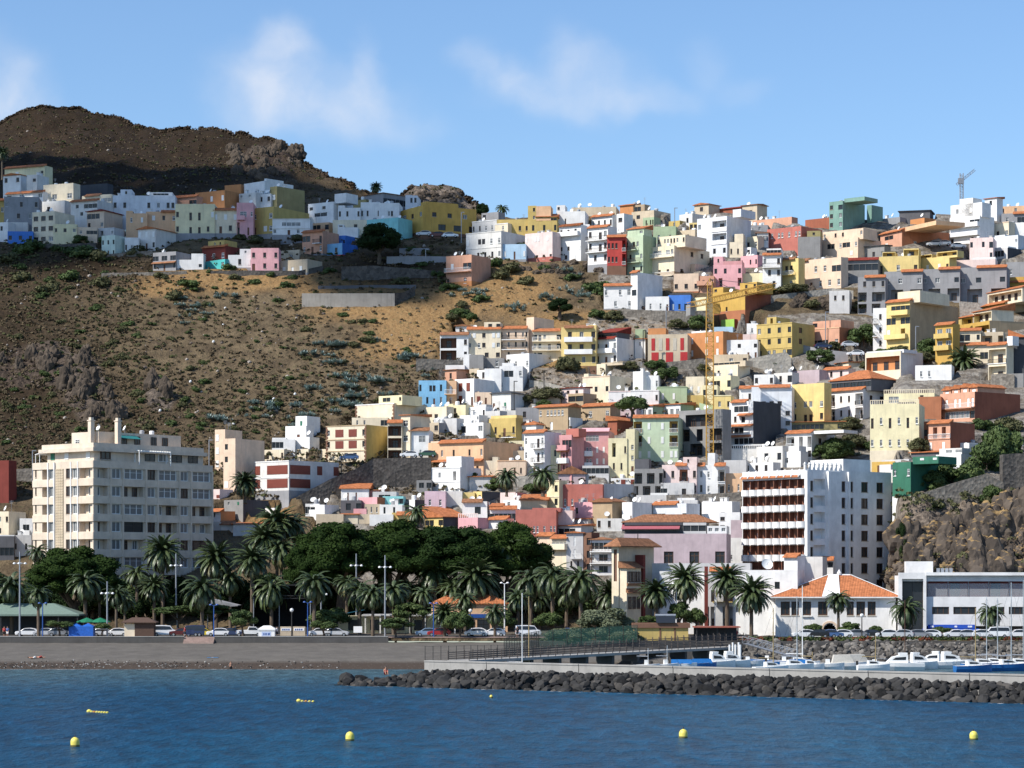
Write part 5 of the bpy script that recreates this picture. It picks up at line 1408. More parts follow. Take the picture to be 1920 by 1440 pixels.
def stone_wall(pts, label, mat=STONE, thick=1.2, dy=0.0, kind='retaining_wall', cat='retaining wall'):
 """pts: (column, top row, foot row) along the wall; it stands on the ground seen at its foot"""
 P = []
 for px, yt, yb in pts:
  Y = Yg(px, min(yb, 1190)) + dy
  P.append((at(px, yt, Y), at(px, yb, Y) - Vector((0, 0, 2.0))))
 o0 = P[0][1].copy(); b = MB()
 bk = Vector((0, thick, 0))
 for (t0, b0), (t1, b1) in zip(P, P[1:]):
  t0, b0, t1, b1 = t0 - o0, b0 - o0, t1 - o0, b1 - o0
  b.face([b0, b1, t1, t0], mat); b.face([t0, t1, t1 + bk, t0 + bk], mat); b.face([b1 + bk, b0 + bk, t0 + bk, t1 + bk], mat)
 t0, b0 = P[0][0] - o0, P[0][1] - o0; b.face([b0, t0, t0 + bk, b0 + bk], mat)
 t0, b0 = P[-1][0] - o0, P[-1][1] - o0; b.face([t0, b0, b0 + bk, t0 + bk], mat)
 o = b.build(kind, None, o0); tag(o, label, cat); return o
stone_wall([(1158, 579, 596), (1225, 582, 603), (1300, 583, 606), (1330, 582, 604)], 'grey stone retaining wall under the white and blue houses, crossing behind the crane', STONE)
stone_wall([(1160, 676, 690), (1200, 679, 692), (1230, 681, 694), (1320, 672, 694)], 'stone terrace wall under the house with red shutter panels', STONE)
stone_wall([(1404, 673, 690), (1440, 665, 694), (1474, 660, 696), (1483, 670, 697)], 'rough pale stone wall under the ochre three-storey house', STONEL)
stone_wall([(566, 550, 574), (740, 550, 575)], 'long painted court wall with faded scribbles on the dry hillside', stucco('court wall', (.36, .33, .29), 1.4))
stone_wall([(740, 550, 574), (758, 548, 566), (778, 536, 556)], 'dark end wall of the walled court on the hillside', STONED)
stone_wall([(596, 536, 549), (660, 535, 550), (780, 534, 550)], 'grey fence wall along the back of the hillside court', C('darkgrey'), .3, 3)
stone_wall([(640, 500, 528), (700, 498, 528), (790, 505, 526), (830, 510, 526)], 'dark dry stone terrace wall below the big dark tree', STONED, dy=1)
stone_wall([(725, 481, 496), (780, 480, 496), (838, 481, 494)], 'long plain grey garden wall right of the big dark tree', C('grey'), .4)
stone_wall([(395, 508, 515), (470, 507, 515), (560, 508, 516), (606, 498, 508)], 'basalt terrace wall in front of the pink and beige lower row', STONED)
stone_wall([(190, 512, 518), (300, 510, 516), (350, 508, 514)], 'low field wall on the slope under the mint and gabled houses', STONE, .5)
stone_wall([(188, 478, 486), (250, 472, 482), (286, 470, 480)], 'stone terrace wall under the mint green house', STONE)
stone_wall([(60, 456, 466), (110, 458, 468), (180, 455, 468)], 'stone terrace wall under the cream three-storey house', STONED)
stone_wall([(555, 932, 938), (620, 898, 930), (665, 880, 922), (700, 860, 915), (760, 858, 912), (808, 858, 910)], 'big sloping basalt retaining wall left of the long peach house', STONED)
stone_wall([(780, 672, 700), (830, 674, 696), (875, 676, 690)], 'stone wall under the white pillared house, left end of the middle row', STONE)
stone_wall([(992, 712, 726), (1030, 718, 732), (1060, 726, 742)], 'rough grey stone wall on the slope right of the white cubes', STONEL)
stone_wall([(965, 893, 912), (985, 892, 914), (1010, 892, 914)], 'concrete terrace wall between two bushy palms, centre', STONEL)
stone_wall([(1250, 928, 940), (1330, 926, 940), (1395, 922, 940)], 'stone plinth wall under the pink and bright white houses by the hotel', STONE)
stone_wall([(1780, 818, 832), (1840, 816, 830)], 'grey stone wall below the tall yellow block, right edge', STONE)
stone_wall([(1860, 702, 722), (1880, 700, 724), (1902, 702, 726)], 'round grey stone cistern wall beside the salmon gables', STONE)
stone_wall([(1675, 948, 972), (1720, 928, 962), (1790, 905, 956), (1850, 888, 950), (1882, 905, 948)], 'tall sloping stone wall of the ramp above the rocky bluff', STONE)
stone_wall([(1880, 852, 948), (1905, 850, 945), (1940, 852, 945)], 'dark masonry tower wall at the right edge above the bluff', STONED, 3)
stone_wall([(1440, 555, 560), (1560, 540, 552), (1600, 545, 560)], 'pale terrace wall under the yellow and peach houses, right ridge', STONEL, .6)
stone_wall([(1800, 565, 580), (1838, 568, 582)], 'small rubble wall under the grey unfinished terrace', STONEL)
stone_wall([(1480, 640, 648), (1540, 655, 668), (1590, 660, 672)], 'grey street wall below the parked cars right of the ochre house', C('grey'))
stone_wall([(20, 880, 905), (60, 878, 905)], 'grey road wall at the left edge behind the apartment block', STONE)
                # --- terrain
def fbm(x, y, sc, octv=4, seed=0.0):
 return noise.fractal(Vector((x / sc + seed, y / sc - seed, seed * .37)), 0.9, 2.1, octv)
def gauss(px, py, cx, cy, rx, ry):
 return math.exp(-((px - cx) / rx) ** 2 - ((py - cy) / ry) ** 2)
def is_cliff(px, py):
 w = 0.0
 for cx, cy, rx, ry in ((150, 715, 42, 55), (175, 760, 30, 36), (40, 690, 60, 40), (300, 745, 30, 28), (95, 680, 30, 30)):
  w += gauss(px, py, cx, cy, rx, ry)
 if px > 1600: w += cliff_w(px) * (1.0 if 930 < py < 1090 else max(0, 1 - abs(py - (930 if py < 930 else 1090)) / 25)) * min(1, max(0, (px - 1660) / 60))
 if py < 400 and px < 600: w += .3 * gauss(px, py, 150, 240, 200, 40) + .7 * gauss(px, py, 500, 310, 70, 40)
 if 740 < px < 900 and py < 400: w += 1
 return min(1, w)
def terr_noise(px, py, x, Y):
 if py > 1178: return 0.0
 n = .7 * fbm(x, Y, 16, 4, 3.3) + .22 * fbm(x, Y, 3.2, 2, 8.8)
 far = min(1, max(0, (440 - py) / 60)) * (1 if px < 760 else max(0, 1 - (px - 760) / 20))
 n += far * (3.2 * fbm(x, Y, 60, 4, 1.7) + 1.7 * fbm(x, Y, 11, 4, 5.1))
 c = is_cliff(px, py)
 if c > .02:
  a = fbm(x, Y, 10, 4, 12.0); b2 = noise.voronoi(Vector((x / 6, Y / 6, 2.0)))[0][0]
  k = 3.4 if py > 900 else 2.6
  n += c * (k * abs(a) * 1.4 + 1.8 * b2 - 1.2)
 if px > 1560 and py > 880: n *= .8
 ease = min(1, (1178 - py) / 40)
 return n * ease
def row_dist(px, py):
 if py >= 450: return Yg(px, py)
 cr, cY = crest(px)
 y450 = Yg(px, 450)
 t = (450 - py) / max(1, 450 - cr)
 return y450 + (cY - y450) * t
def ground3(px, py):
 Y = row_dist(px, py); p = at(px, py, Y)
 p.z += terr_noise(px, py, p.x, p.y)
 return p
def tw(px, py):
 """1 in the built-up part of the slope"""
 if py > 1140 or py < 385: return 0
 v = 0
 if px > 1100 and py > 590: v = 1
 elif px > 1120 and py < 540: v = 1
 elif px > 820 and py > 690: v = .9
 elif px > 600 and py > 870: v = .9
 if px > 1690 and py > 940: v = 0
 return v
def build_terrain():
 pxs = np.arange(-260, 2181, 5.0)
 g1 = list(np.arange(1202, 450, -2.4)) + [450]
 n1 = len(g1); n2 = 60; n3 = 10
 nc, nr = len(pxs), n1 + n2 + n3
 V = np.zeros((nr, nc, 3)); A = np.zeros((nr, nc, 4)); A[..., 3] = 1
 for ci, px in enumerate(pxs):
  cr, cY = crest(px)
  for ri in range(nr):
   if ri < n1: py = g1[ri]; Y = Yg(px, py)
   elif ri < n1 + n2:
    t = (ri - n1 + 1) / n2; py = 450 + (cr - 450) * t; Y = row_dist(px, py)
   else:
    t = (ri - n1 - n2 + 1) / n3; py = cr; Y = cY + 320 * t
   p = at(px, py, Y)
   if ri >= n1 + n2:
    zc = at(px, cr, cY).z
    p.z = zc - (zc - 30) * (t ** 1.3) * .55
   p.z += terr_noise(px, py, p.x, p.y)
   V[ri, ci] = p
   och = 0
   for cx, cy, rx, ry, w in ((470, 520, 170, 30, .8), (690, 560, 140, 45, .7), (790, 630, 90, 50, .85), (950, 540, 120, 50, 1), (1150, 610, 160, 24, 1), (300, 540, 60, 30, .7), (1060, 690, 50, 40, .9),
          (560, 610, 120, 40, .25), (680, 670, 90, 40, .3), (90, 255, 70, 30, .5), (690, 345, 60, 30, .7), (1760, 1075, 120, 25, 1), (1760, 960, 90, 25, .7), (1890, 690, 40, 30, .8), (500, 960, 60, 40, .8)):
    och += w * gauss(px, py, cx, cy, rx, ry)
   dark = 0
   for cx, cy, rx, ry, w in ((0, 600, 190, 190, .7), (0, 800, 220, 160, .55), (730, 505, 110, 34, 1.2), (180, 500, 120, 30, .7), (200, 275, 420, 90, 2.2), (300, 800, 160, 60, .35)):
    dark += w * gauss(px, py, cx, cy, rx, ry)  # dark scrub and rock; on the mountain, cloud shade put into the colour
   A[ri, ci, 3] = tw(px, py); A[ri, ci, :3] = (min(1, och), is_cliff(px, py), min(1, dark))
 X, Yv, Z = V[..., 0], V[..., 1], V[..., 2]
 for (cx, cy, a, u0, u1, D, zb) in CARVE:
  dx, dyv = X - cx, Yv - cy
  m0 = (np.abs(dx) < 60) & (np.abs(dyv) < 60)
  ca, sa = math.cos(-a), math.sin(-a)
  lx = dx * ca + dyv * sa; ly = -dx * sa + dyv * ca
  m = m0 & (lx > u0 - 1.0) & (lx < u1 + 1.2) & (ly > -4.5) & (ly < D + .5)
  cap = zb - .05 + np.maximum(0, ly) * .3
  Z[m] = np.minimum(Z[m], cap[m])
 V[..., 2] = Z
 idx = np.arange(nr * nc).reshape(nr, nc)
 fq = np.stack([idx[:-1, :-1], idx[:-1, 1:], idx[1:, 1:], idx[1:, :-1]], -1).reshape(-1, 4)
 me = bpy.data.meshes.new('hill')
 me.from_pydata(V.reshape(-1, 3).tolist(), [], fq.tolist())
 at_ = me.color_attributes.new('ground', 'FLOAT_COLOR', 'POINT')
 at_.data.foreach_set('color', A.reshape(-1))
 me.polygons.foreach_set('use_smooth', [True] * len(fq))
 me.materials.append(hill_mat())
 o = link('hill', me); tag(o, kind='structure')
 return o
def hill_mat():
 m, nt, N, L, b = new_mat('dry hillside')
 t = N.new('ShaderNodeTexCoord')
 at_ = N.new('ShaderNodeAttribute'); at_.attribute_name = 'ground'
 sp = N.new('ShaderNodeSeparateColor'); L.new(at_.outputs['Color'], sp.inputs[0])
 def nz(sc, det=6, rough=.6):
  n = N.new('ShaderNodeTexNoise'); n.inputs['Scale'].default_value = sc; n.inputs['Detail'].default_value = det; n.inputs['Roughness'].default_value = rough
  L.new(t.outputs['Object'], n.inputs['Vector']); return n.outputs['Fac']
 def mr(v, a, c, lo=0., hi=1.):
  n = N.new('ShaderNodeMapRange'); n.interpolation_type = 'SMOOTHSTEP'
  n.inputs['From Min'].default_value = a; n.inputs['From Max'].default_value = c; n.inputs['To Min'].default_value = lo; n.inputs['To Max'].default_value = hi
  L.new(v, n.inputs['Value']); return n.outputs[0]
 def mix(f, a, c):
  n = N.new('ShaderNodeMixRGB')
  for i, v in enumerate((f, a, c)):
   if isinstance(v, tuple): n.inputs[i].default_value = v + (1,)
   elif isinstance(v, float): n.inputs[i].default_value = v
   else: L.new(v, n.inputs[i])
  return n.outputs[0]
 def mth(op, a, c):
  n = N.new('ShaderNodeMath'); n.operation = op
  for i, v in enumerate((a, c)):
   if isinstance(v, float): n.inputs[i].default_value = v
   else: L.new(v, n.inputs[i])
  return n.outputs[0]
 big, med, fine, vf = nz(.045), nz(.22, 5), nz(1.1, 4), nz(3.5, 3)
 soil = mix(mr(med, .35, .65), (.084, .062, .038), (.152, .114, .068))
 och = mix(mr(fine, .3, .7), (.215, .127, .055), (.295, .188, .085))
 f_och = mr(mth('ADD', mth('MULTIPLY', sp.outputs[0], .8), mth('MULTIPLY', mth('ADD', big, mth('MULTIPLY', med, .6)), .5)), .56, .98)
 c = mix(f_och, soil, och)
 scrub = mr(mth('ADD', mth('ADD', fine, mth('MULTIPLY', med, .5)), mth('MULTIPLY', sp.outputs[2], .18)), .84, .98)
 c = mix(mth('MULTIPLY', scrub, .7), c, (.062, .050, .032))
 gr = mr(mth('ADD', nz(.6, 4), mth('MULTIPLY', sp.outputs[2], .06)), .6, .7)
 c = mix(mth('MULTIPLY', gr, .6), c, (.075, .088, .036))
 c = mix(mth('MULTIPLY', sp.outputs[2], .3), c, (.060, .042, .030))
 c = mix(mth('MULTIPLY', at_.outputs['Alpha'], mr(mth('ADD', med, mth('MULTIPLY', fine, .5)), .55, .85, .35, .95)), c, mix(mr(nz(.5, 2), .4, .6), (.15, .135, .12), (.27, .25, .22)))
 peb = mr(vf, .68, .74)
 c = mix(mth('MULTIPLY', peb, .5), c, (.34, .28, .21))
 rock = mix(mr(fine, .3, .7), (.055, .046, .04), (.23, .185, .145))
 c = mix(mr(mth('ADD', sp.outputs[1], mth('MULTIPLY', med, .3)), .4, .7), c, rock)
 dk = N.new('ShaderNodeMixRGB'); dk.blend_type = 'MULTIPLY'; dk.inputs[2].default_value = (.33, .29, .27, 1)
 L.new(sp.outputs[2], dk.inputs[0]); L.new(c, dk.inputs[1]); c = dk.outputs[0]  # darkens the masked ground, the mountain's painted cloud shade included
 L.new(c, b.inputs['Base Color'])
 bp = N.new('ShaderNodeBump'); bp.inputs['Strength'].default_value = .9; bp.inputs['Distance'].default_value = .8
 L.new(mth('ADD', fine, mth('MULTIPLY', med, 1.5)), bp.inputs['Height']); L.new(bp.outputs[0], b.inputs['Normal'])
 b.inputs['Roughness'].default_value = .95; b.inputs['Specular IOR Level'].default_value = .1
 return m
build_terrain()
                # --- sea, beach
def water_mat():
 m, nt, N, L, b = new_mat('sea water')
 t = N.new('ShaderNodeTexCoord')
 mp = N.new('ShaderNodeMapping'); mp.inputs['Scale'].default_value = (.40, .14, 1); mp.inputs['Rotation'].default_value = (0, 0, .25)
 L.new(t.outputs['Object'], mp.inputs['Vector'])
 n1 = N.new('ShaderNodeTexNoise'); n1.inputs['Scale'].default_value = 1.1; n1.inputs['Detail'].default_value = 5; n1.inputs['Roughness'].default_value = .62
 L.new(mp.outputs[0], n1.inputs['Vector'])
 n2 = N.new('ShaderNodeTexNoise'); n2.inputs['Scale'].default_value = .045; n2.inputs['Detail'].default_value = 3
 L.new(mp.outputs[0], n2.inputs['Vector'])
 r = N.new('ShaderNodeValToRGB'); e = r.color_ramp.elements
 e[0].position = .38; e[0].color = (.002, .046, .104, 1); e[1].position = .64; e[1].color = (.003, .066, .130, 1)
 L.new(n2.outputs['Fac'], r.inputs['Fac'])
 rp = N.new('ShaderNodeMapRange'); rp.inputs['From Min'].default_value = .35; rp.inputs['From Max'].default_value = .68; rp.inputs['To Min'].default_value = .62; rp.inputs['To Max'].default_value = 1.35
 L.new(n1.outputs['Fac'], rp.inputs['Value'])
 rm = N.new('ShaderNodeMixRGB'); rm.blend_type = 'MULTIPLY'; rm.inputs[0].default_value = 1; L.new(rp.outputs[0], rm.inputs[2])  # ripple light put into the colour: troughs darker, crests lighter
 g = N.new('ShaderNodeSeparateXYZ'); L.new(t.outputs['Object'], g.inputs[0])
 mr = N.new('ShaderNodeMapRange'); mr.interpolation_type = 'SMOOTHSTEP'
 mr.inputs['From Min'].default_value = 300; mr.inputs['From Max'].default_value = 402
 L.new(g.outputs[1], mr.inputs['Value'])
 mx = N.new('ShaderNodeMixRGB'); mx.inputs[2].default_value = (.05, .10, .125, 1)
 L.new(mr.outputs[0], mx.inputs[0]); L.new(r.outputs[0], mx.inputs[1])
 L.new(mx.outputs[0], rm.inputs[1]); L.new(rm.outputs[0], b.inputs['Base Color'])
 bp = N.new('ShaderNodeBump'); bp.inputs['Strength'].default_value = 1; bp.inputs['Distance'].default_value = 1.1
 L.new(n1.outputs['Fac'], bp.inputs['Height']); L.new(bp.outputs[0], b.inputs['Normal'])
 b.inputs['Roughness'].default_value = .3; b.inputs['IOR'].default_value = 1.33; b.inputs['Specular IOR Level'].default_value = .04
 return m
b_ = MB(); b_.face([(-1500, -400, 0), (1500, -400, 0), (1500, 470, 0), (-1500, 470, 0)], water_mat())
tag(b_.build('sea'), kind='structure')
def sand_mat():
 m, nt, N, L, b = new_mat('black volcanic sand')
 t = N.new('ShaderNodeTexCoord')
 n = N.new('ShaderNodeTexNoise'); n.inputs['Scale'].default_value = .35; n.inputs['Detail'].default_value = 8; n.inputs['Roughness'].default_value = .7
 L.new(t.outputs['Object'], n.inputs['Vector'])
 r = N.new('ShaderNodeValToRGB'); e = r.color_ramp.elements
 e[0].position = .3; e[0].color = (.09, .082, .072, 1); e[1].position = .7; e[1].color = (.145, .132, .115, 1)
 L.new(n.outputs['Fac'], r.inputs['Fac'])
 v = N.new('ShaderNodeTexVoronoi'); v.inputs['Scale'].default_value = 1.6
 L.new(t.outputs['Object'], v.inputs['Vector'])
 g = N.new('ShaderNodeSeparateXYZ'); L.new(t.outputs['Object'], g.inputs[0])
 wet = N.new('ShaderNodeMapRange'); wet.inputs['From Min'].default_value = 1.15; wet.inputs['From Max'].default_value = .75
 L.new(g.outputs[2], wet.inputs['Value'])
 mx = N.new('ShaderNodeMixRGB'); mx.inputs[2].default_value = (.06, .045, .034, 1)
 L.new(wet.outputs[0], mx.inputs[0]); L.new(r.outputs[0], mx.inputs[1])
 pb = N.new('ShaderNodeMapRange'); pb.inputs['From Min'].default_value = .16; pb.inputs['From Max'].default_value = .1; pb.inputs['To Max'].default_value = .55
 L.new(v.outputs['Distance'], pb.inputs['Value'])
 zn = N.new('ShaderNodeMapRange'); zn.inputs['From Min'].default_value = 1.6; zn.inputs['From Max'].default_value = .9
 L.new(g.outputs[2], zn.inputs['Value'])
 ml = N.new('ShaderNodeMath'); ml.operation = 'MULTIPLY'; L.new(pb.outputs[0], ml.inputs[0]); L.new(zn.outputs[0], ml.inputs[1])
 mx2 = N.new('ShaderNodeMixRGB'); mx2.inputs[2].default_value = (.26, .25, .24, 1)
 L.new(ml.outputs[0], mx2.inputs[0]); L.new(mx.outputs[0], mx2.inputs[1])
 L.new(mx2.outputs[0], b.inputs['Base Color'])
 bp = N.new('ShaderNodeBump'); bp.inputs['Strength'].default_value = .5; bp.inputs['Distance'].default_value = .4
 L.new(n.outputs['Fac'], bp.inputs['Height']); L.new(bp.outputs[0], b.inputs['Normal'])
 b.inputs['Roughness'].default_value = .9; b.inputs['Specular IOR Level'].default_value = .15
 return m
def build_beach():
 xs = np.arange(-130, 26, 1.5)
 prof = [(396, -.6), (400, 0.0), (403, .5), (406.5, .95), (408, 1.35), (414, 1.7), (428, 2.5), (440.4, 3.15), (441.5, 3.2)]
 yy = []
 for (a, za), (c, zc) in zip(prof, prof[1:]):
  k = max(2, int((c - a) / .8))
  for i in range(k): yy.append((a + (c - a) * i / k, za + (zc - za) * i / k))
 yy.append(prof[-1])
 v = []
 for y, z in yy:
  for x in xs:
   n = fbm(x, y, 9, 3, 4.4)
   sh = -6.0 * max(0, (x + 12) / 30) if y < 415 else 0
   v.append((x, y + n * .5 * (y < 420) + sh, z + .08 * fbm(x, y, 2.5, 3, 9.0) * (y > 404)))
 nc = len(xs); f = [(r*nc + c, r*nc + c + 1, (r+1)*nc + c + 1, (r+1)*nc + c) for r in range(len(yy) - 1) for c in range(nc - 1)]
 me = bpy.data.meshes.new('beach'); me.from_pydata(v, [], f); me.polygons.foreach_set('use_smooth', [True] * len(f))
 me.materials.append(sand_mat())
 tag(link('beach', me), kind='structure')
build_beach()
                # --- an unseen cloud on the left, shaped to shade the upper town
def build_shade_cloud():
 m, nt, N, L, b = new_mat('cloud')
 b.inputs['Base Color'].default_value = (.9, .9, .92, 1); b.inputs['Roughness'].default_value = 1; b.inputs['Specular IOR Level'].default_value = 0
 poly = [(-500, 500), (20, 492), (90, 488), (150, 480), (250, 478), (390, 474), (560, 470), (615, 500), (650, 560), (735, 575), (790, 545), (838, 492), (872, 462), (893, 425), (880, 400), (770, 385), (690, 368), (600, 350),
   (520, 330), (400, 318), (200, 312), (100, 296), (-500, 290)]
 def inside(x, y):
  r = False
  for (x0, y0), (x1, y1) in zip(poly, poly[1:] + poly[:1]):
   if (y0 > y) != (y1 > y) and x < (x1 - x0) * (y - y0) / (y1 - y0) + x0: r = not r
  return r
 rng = random.Random(3)
 bb = MB()
 import bmesh
 bm = bmesh.new(); bmesh.ops.create_icosphere(bm, subdivisions=2, radius=1)
 sv = [tuple(v.co) for v in bm.verts]; sf = [tuple(v.index for v in f.verts) for f in bm.faces]; bm.free()
 def ball(p, r):
  n = len(bb.v); k = bb.mi(m)
  s = rng.uniform(0, 50)
  for v in sv:
   q = Vector(v); d = r * (1 + .22 * noise.noise(q * 1.7 + Vector((s, 0, 0))))
   bb.v.append(tuple(p + Vector((q.x * d, q.y * d, q.z * d * .55))))
  for f in sf: bb.f.append(tuple(i + n for i in f)); bb.m.append(k)
 for px in range(-480, 900, 26):
  for py in range(200, 1000, 22):
   if inside(px, py):
    jx, jy = px + rng.uniform(-7, 7), py + rng.uniform(-6, 6)
    if not inside(jx, jy): jx, jy = px, py
    Y = row_dist(max(-299, jx), max(jy, crest(max(-299, jx))[0])) if jy < 450 else Yg(jx, jy)
    p = at(jx, jy, Y) + SUNV * (920 + rng.uniform(-10, 25))
    ball(p, rng.uniform(7.5, 10.5) if Y < 720 else rng.uniform(11, 15))
 o = bb.build('cloud', smooth=True)
 tag(o, 'unseen white cloud on the left, shaped to shade the upper town', 'cloud')
build_shade_cloud()
                # --- plants
def leaf_mat(name, c0, c1, rough=.55, spec=.35, sc=.6, trans=.0):
 m, nt, N, L, b = new_mat(name)
 t = N.new('ShaderNodeTexCoord'); n = N.new('ShaderNodeTexNoise'); n.inputs['Scale'].default_value = sc; n.inputs['Detail'].default_value = 4
 oi = N.new('ShaderNodeObjectInfo'); ad = N.new('ShaderNodeVectorMath'); ad.operation = 'ADD'
 L.new(t.outputs['Object'], ad.inputs[0]); L.new(oi.outputs['Location'], ad.inputs[1]); L.new(ad.outputs[0], n.inputs['Vector'])
 r = N.new('ShaderNodeValToRGB'); e = r.color_ramp.elements
 e[0].position = .3; e[0].color = c0 + (1,); e[1].position = .7; e[1].color = c1 + (1,)
 L.new(n.outputs['Fac'], r.inputs['Fac']); L.new(r.outputs[0], b.inputs['Base Color'])
 b.inputs['Roughness'].default_value = rough; b.inputs['Specular IOR Level'].default_value = spec
 return m
L_FICUS = leaf_mat('ficus leaves', (.008, .020, .005), (.028, .050, .010), .75, .08, .35)
L_PINE = leaf_mat('dark tree leaves', (.010, .022, .008), (.026, .045, .014), .8, .08)
L_SHRUB = leaf_mat('dry shrub leaves', (.060, .062, .030), (.12, .12, .058), .8, .1, .8)
L_GREEN = leaf_mat('green shrub leaves', (.036, .060, .018), (.085, .12, .038), .7, .2, .8)
L_GREY = leaf_mat('grey tamarisk leaves', (.08, .095, .055), (.16, .18, .11), .8, .1, .8)
L_PALM = leaf_mat('palm fronds', (.030, .048, .018), (.085, .115, .045), .42, .45, .5)
L_PALMY = leaf_mat('yellowing palm fronds', (.055, .06, .022), (.16, .145, .06), .5, .4, .5)
L_AGAVE = leaf_mat('agave leaves', (.10, .15, .13), (.27, .34, .31), .5, .35, 1.2)
BARK = plain('bark', (.11, .085, .062), .95, var=.35, scale=2)
PBARK = plain('palm bark', (.14, .105, .075), .95, var=.4, scale=5)
def np_mesh(name, V, Fq, mat_ids, mats):
 me = bpy.data.meshes.new(name)
 n = len(Fq)
 me.vertices.add(len(V)); me.vertices.foreach_set('co', np.asarray(V, dtype=np.float32).ravel())
 me.loops.add(n * 4); me.loops.foreach_set('vertex_index', np.asarray(Fq, dtype=np.int32).ravel())
 me.polygons.add(n); me.polygons.foreach_set('loop_start', np.arange(0, n * 4, 4, dtype=np.int32))
 for m in mats: me.materials.append(m)
 me.polygons.foreach_set('material_index', np.asarray(mat_ids, dtype=np.int32))
 me.update(calc_edges=True); me.validate()
 return me
def leaf_quads(P, Nn, size, rs, jit=.6):
 """small leaf faces at points P facing roughly along Nn"""
 n = len(P)
 d = Nn + rs.normal(0, jit, (n, 3)); d /= np.linalg.norm(d, axis=1, keepdims=True) + 1e-9
 r = rs.normal(0, 1, (n, 3)); a = np.cross(d, r); a /= np.linalg.norm(a, axis=1, keepdims=True) + 1e-9
 c = np.cross(d, a); s = (size * rs.uniform(.6, 1.3, (n, 1)))
 V = np.stack([P - a*s - c*s*.7, P + a*s*.8 - c*s, P + a*s + c*s*.8, P - a*s*.7 + c*s], 1).reshape(-1, 3)
 return V, np.arange(n * 4).reshape(n, 4)
import bmesh
def ico(sub):
 bm = bmesh.new(); bmesh.ops.create_icosphere(bm, subdivisions=sub, radius=1)
 v = np.array([p.co[:] for p in bm.verts]); f = [tuple(x.index for x in q.verts) for q in bm.faces]; bm.free()
 return v, f
ICO1, ICO2 = ico(1), ico(2)
def crown_mesh(name, mat, rx, ry, rz, nlobe, lobe_r, nleaf, leaf, seed, dome=True, core=.8):
 """foliage: leaf faces over many lobes spread through an ellipsoid, around a darker heart"""
 rs = np.random.RandomState(seed)
 Cn, Rr = [], []
 while len(Cn) < nlobe:
  p = rs.uniform(-1, 1, 3)
  if dome and p[2] < -.25: continue
  l = np.linalg.norm(p)
  if l > 1 or l < .45: continue
  Cn.append(p * np.array([rx, ry, rz]) * .86); Rr.append(lobe_r * rs.uniform(.65, 1.2))
 Cn, Rr = np.array(Cn), np.array(Rr)
 k = rs.choice(nlobe, nleaf, p=Rr ** 2 / (Rr ** 2).sum())
 d = rs.normal(0, 1, (nleaf, 3)); d[:, 2] = d[:, 2] + .35; d /= np.linalg.norm(d, axis=1, keepdims=True)
 rad = Rr[k, None] * (rs.uniform(.8, 1.08, (nleaf, 1)))
 P = Cn[k] + d * rad * np.array([1, 1, .8])
 V, Fq = leaf_quads(P, d, leaf, rs)
 Vs, Fs = [V], [Fq]; off = len(V)
 v, f = ICO1
 for c, r in zip(Cn, Rr):
  vv = c + v * r * core * np.array([1, 1, .8]); Vs.append(vv)
  Fs.append(np.array([(a + off, b2 + off, c2 + off, c2 + off) for a, b2, c2 in f])[:, [0, 1, 2, 2]]); off += len(vv)
 V = np.concatenate(Vs)
 me = bpy.data.meshes.new(name)
 quads = Fs[0].tolist(); tris = [tuple(q[:3]) for q in np.concatenate(Fs[1:]).tolist()] if len(Fs) > 1 and core > 0 else []
 me.from_pydata(V.tolist(), [], quads + tris); me.materials.append(mat); me.update()
 return me
def frond(Vl, Fl, az, el, L, droop, width, rs, nseg=11):
 """one feather frond: a drooping rib with leaflets to both sides"""
 d = np.array([math.cos(az), math.sin(az)]); p = np.array([0., 0., 0.]); ang = el
 side = np.array([-math.sin(az), math.cos(az), 0])
 prev = p.copy()
 for i in range(nseg):
  t = i / nseg; st = L / nseg
  p = prev + np.array([d[0] * math.cos(ang) * st, d[1] * math.cos(ang) * st, math.sin(ang) * st])
  fw = np.array([d[0] * math.cos(ang), d[1] * math.cos(ang), math.sin(ang)])
  up = np.cross(side, fw) * -1
  n = len(Vl); w = .035 * (1 - t) + .012
  Vl += [prev - side * w, prev + side * w, p + side * w * .8, p - side * w * .8]; Fl.append((n, n+1, n+2, n+3))
  if i > 0:
   ll = width * (math.sin(math.pi * min(1, .12 + t * .95)) ** .6) * rs.uniform(.85, 1.1)
   for s_ in (-1, 1):
    for h in (.0, .5):
     q0 = prev + (p - prev) * h
     tip = q0 + side * s_ * ll * .72 + fw * ll * .8 + np.array([0, 0, -ll * (.28 + .25 * rs.rand())])
     n = len(Vl); ww = fw * st * .13
     Vl += [q0 - ww, q0 + ww, tip + fw * .03, tip - fw * .03]; Fl.append((n, n+1, n+2, n+3))
  prev = p; ang -= droop / nseg * (1 + t)
def palm_crown(name, nfr, L, mats, seed, el_lo=-.5, el_hi=1.35, droop=1.1, width=.75):
 rs = np.random.RandomState(seed); Vl, Fl = [], []; ids = []
 for i in range(nfr):
  t = i / (nfr - 1)
  el = el_hi + (el_lo - el_hi) * (t ** .8) + rs.uniform(-.12, .12)
  n0 = len(Fl)
  frond(Vl, Fl, i * 2.39996 + rs.uniform(-.2, .2), el, L * rs.uniform(.85, 1.1) * (1 - .15 * abs(t - .5)), droop * rs.uniform(.7, 1.2), width, rs)
  ids += [1 if (t > .78 and rs.rand() < .6) else 0] * (len(Fl) - n0)
 return np_mesh(name, np.array(Vl), Fl, ids, mats)
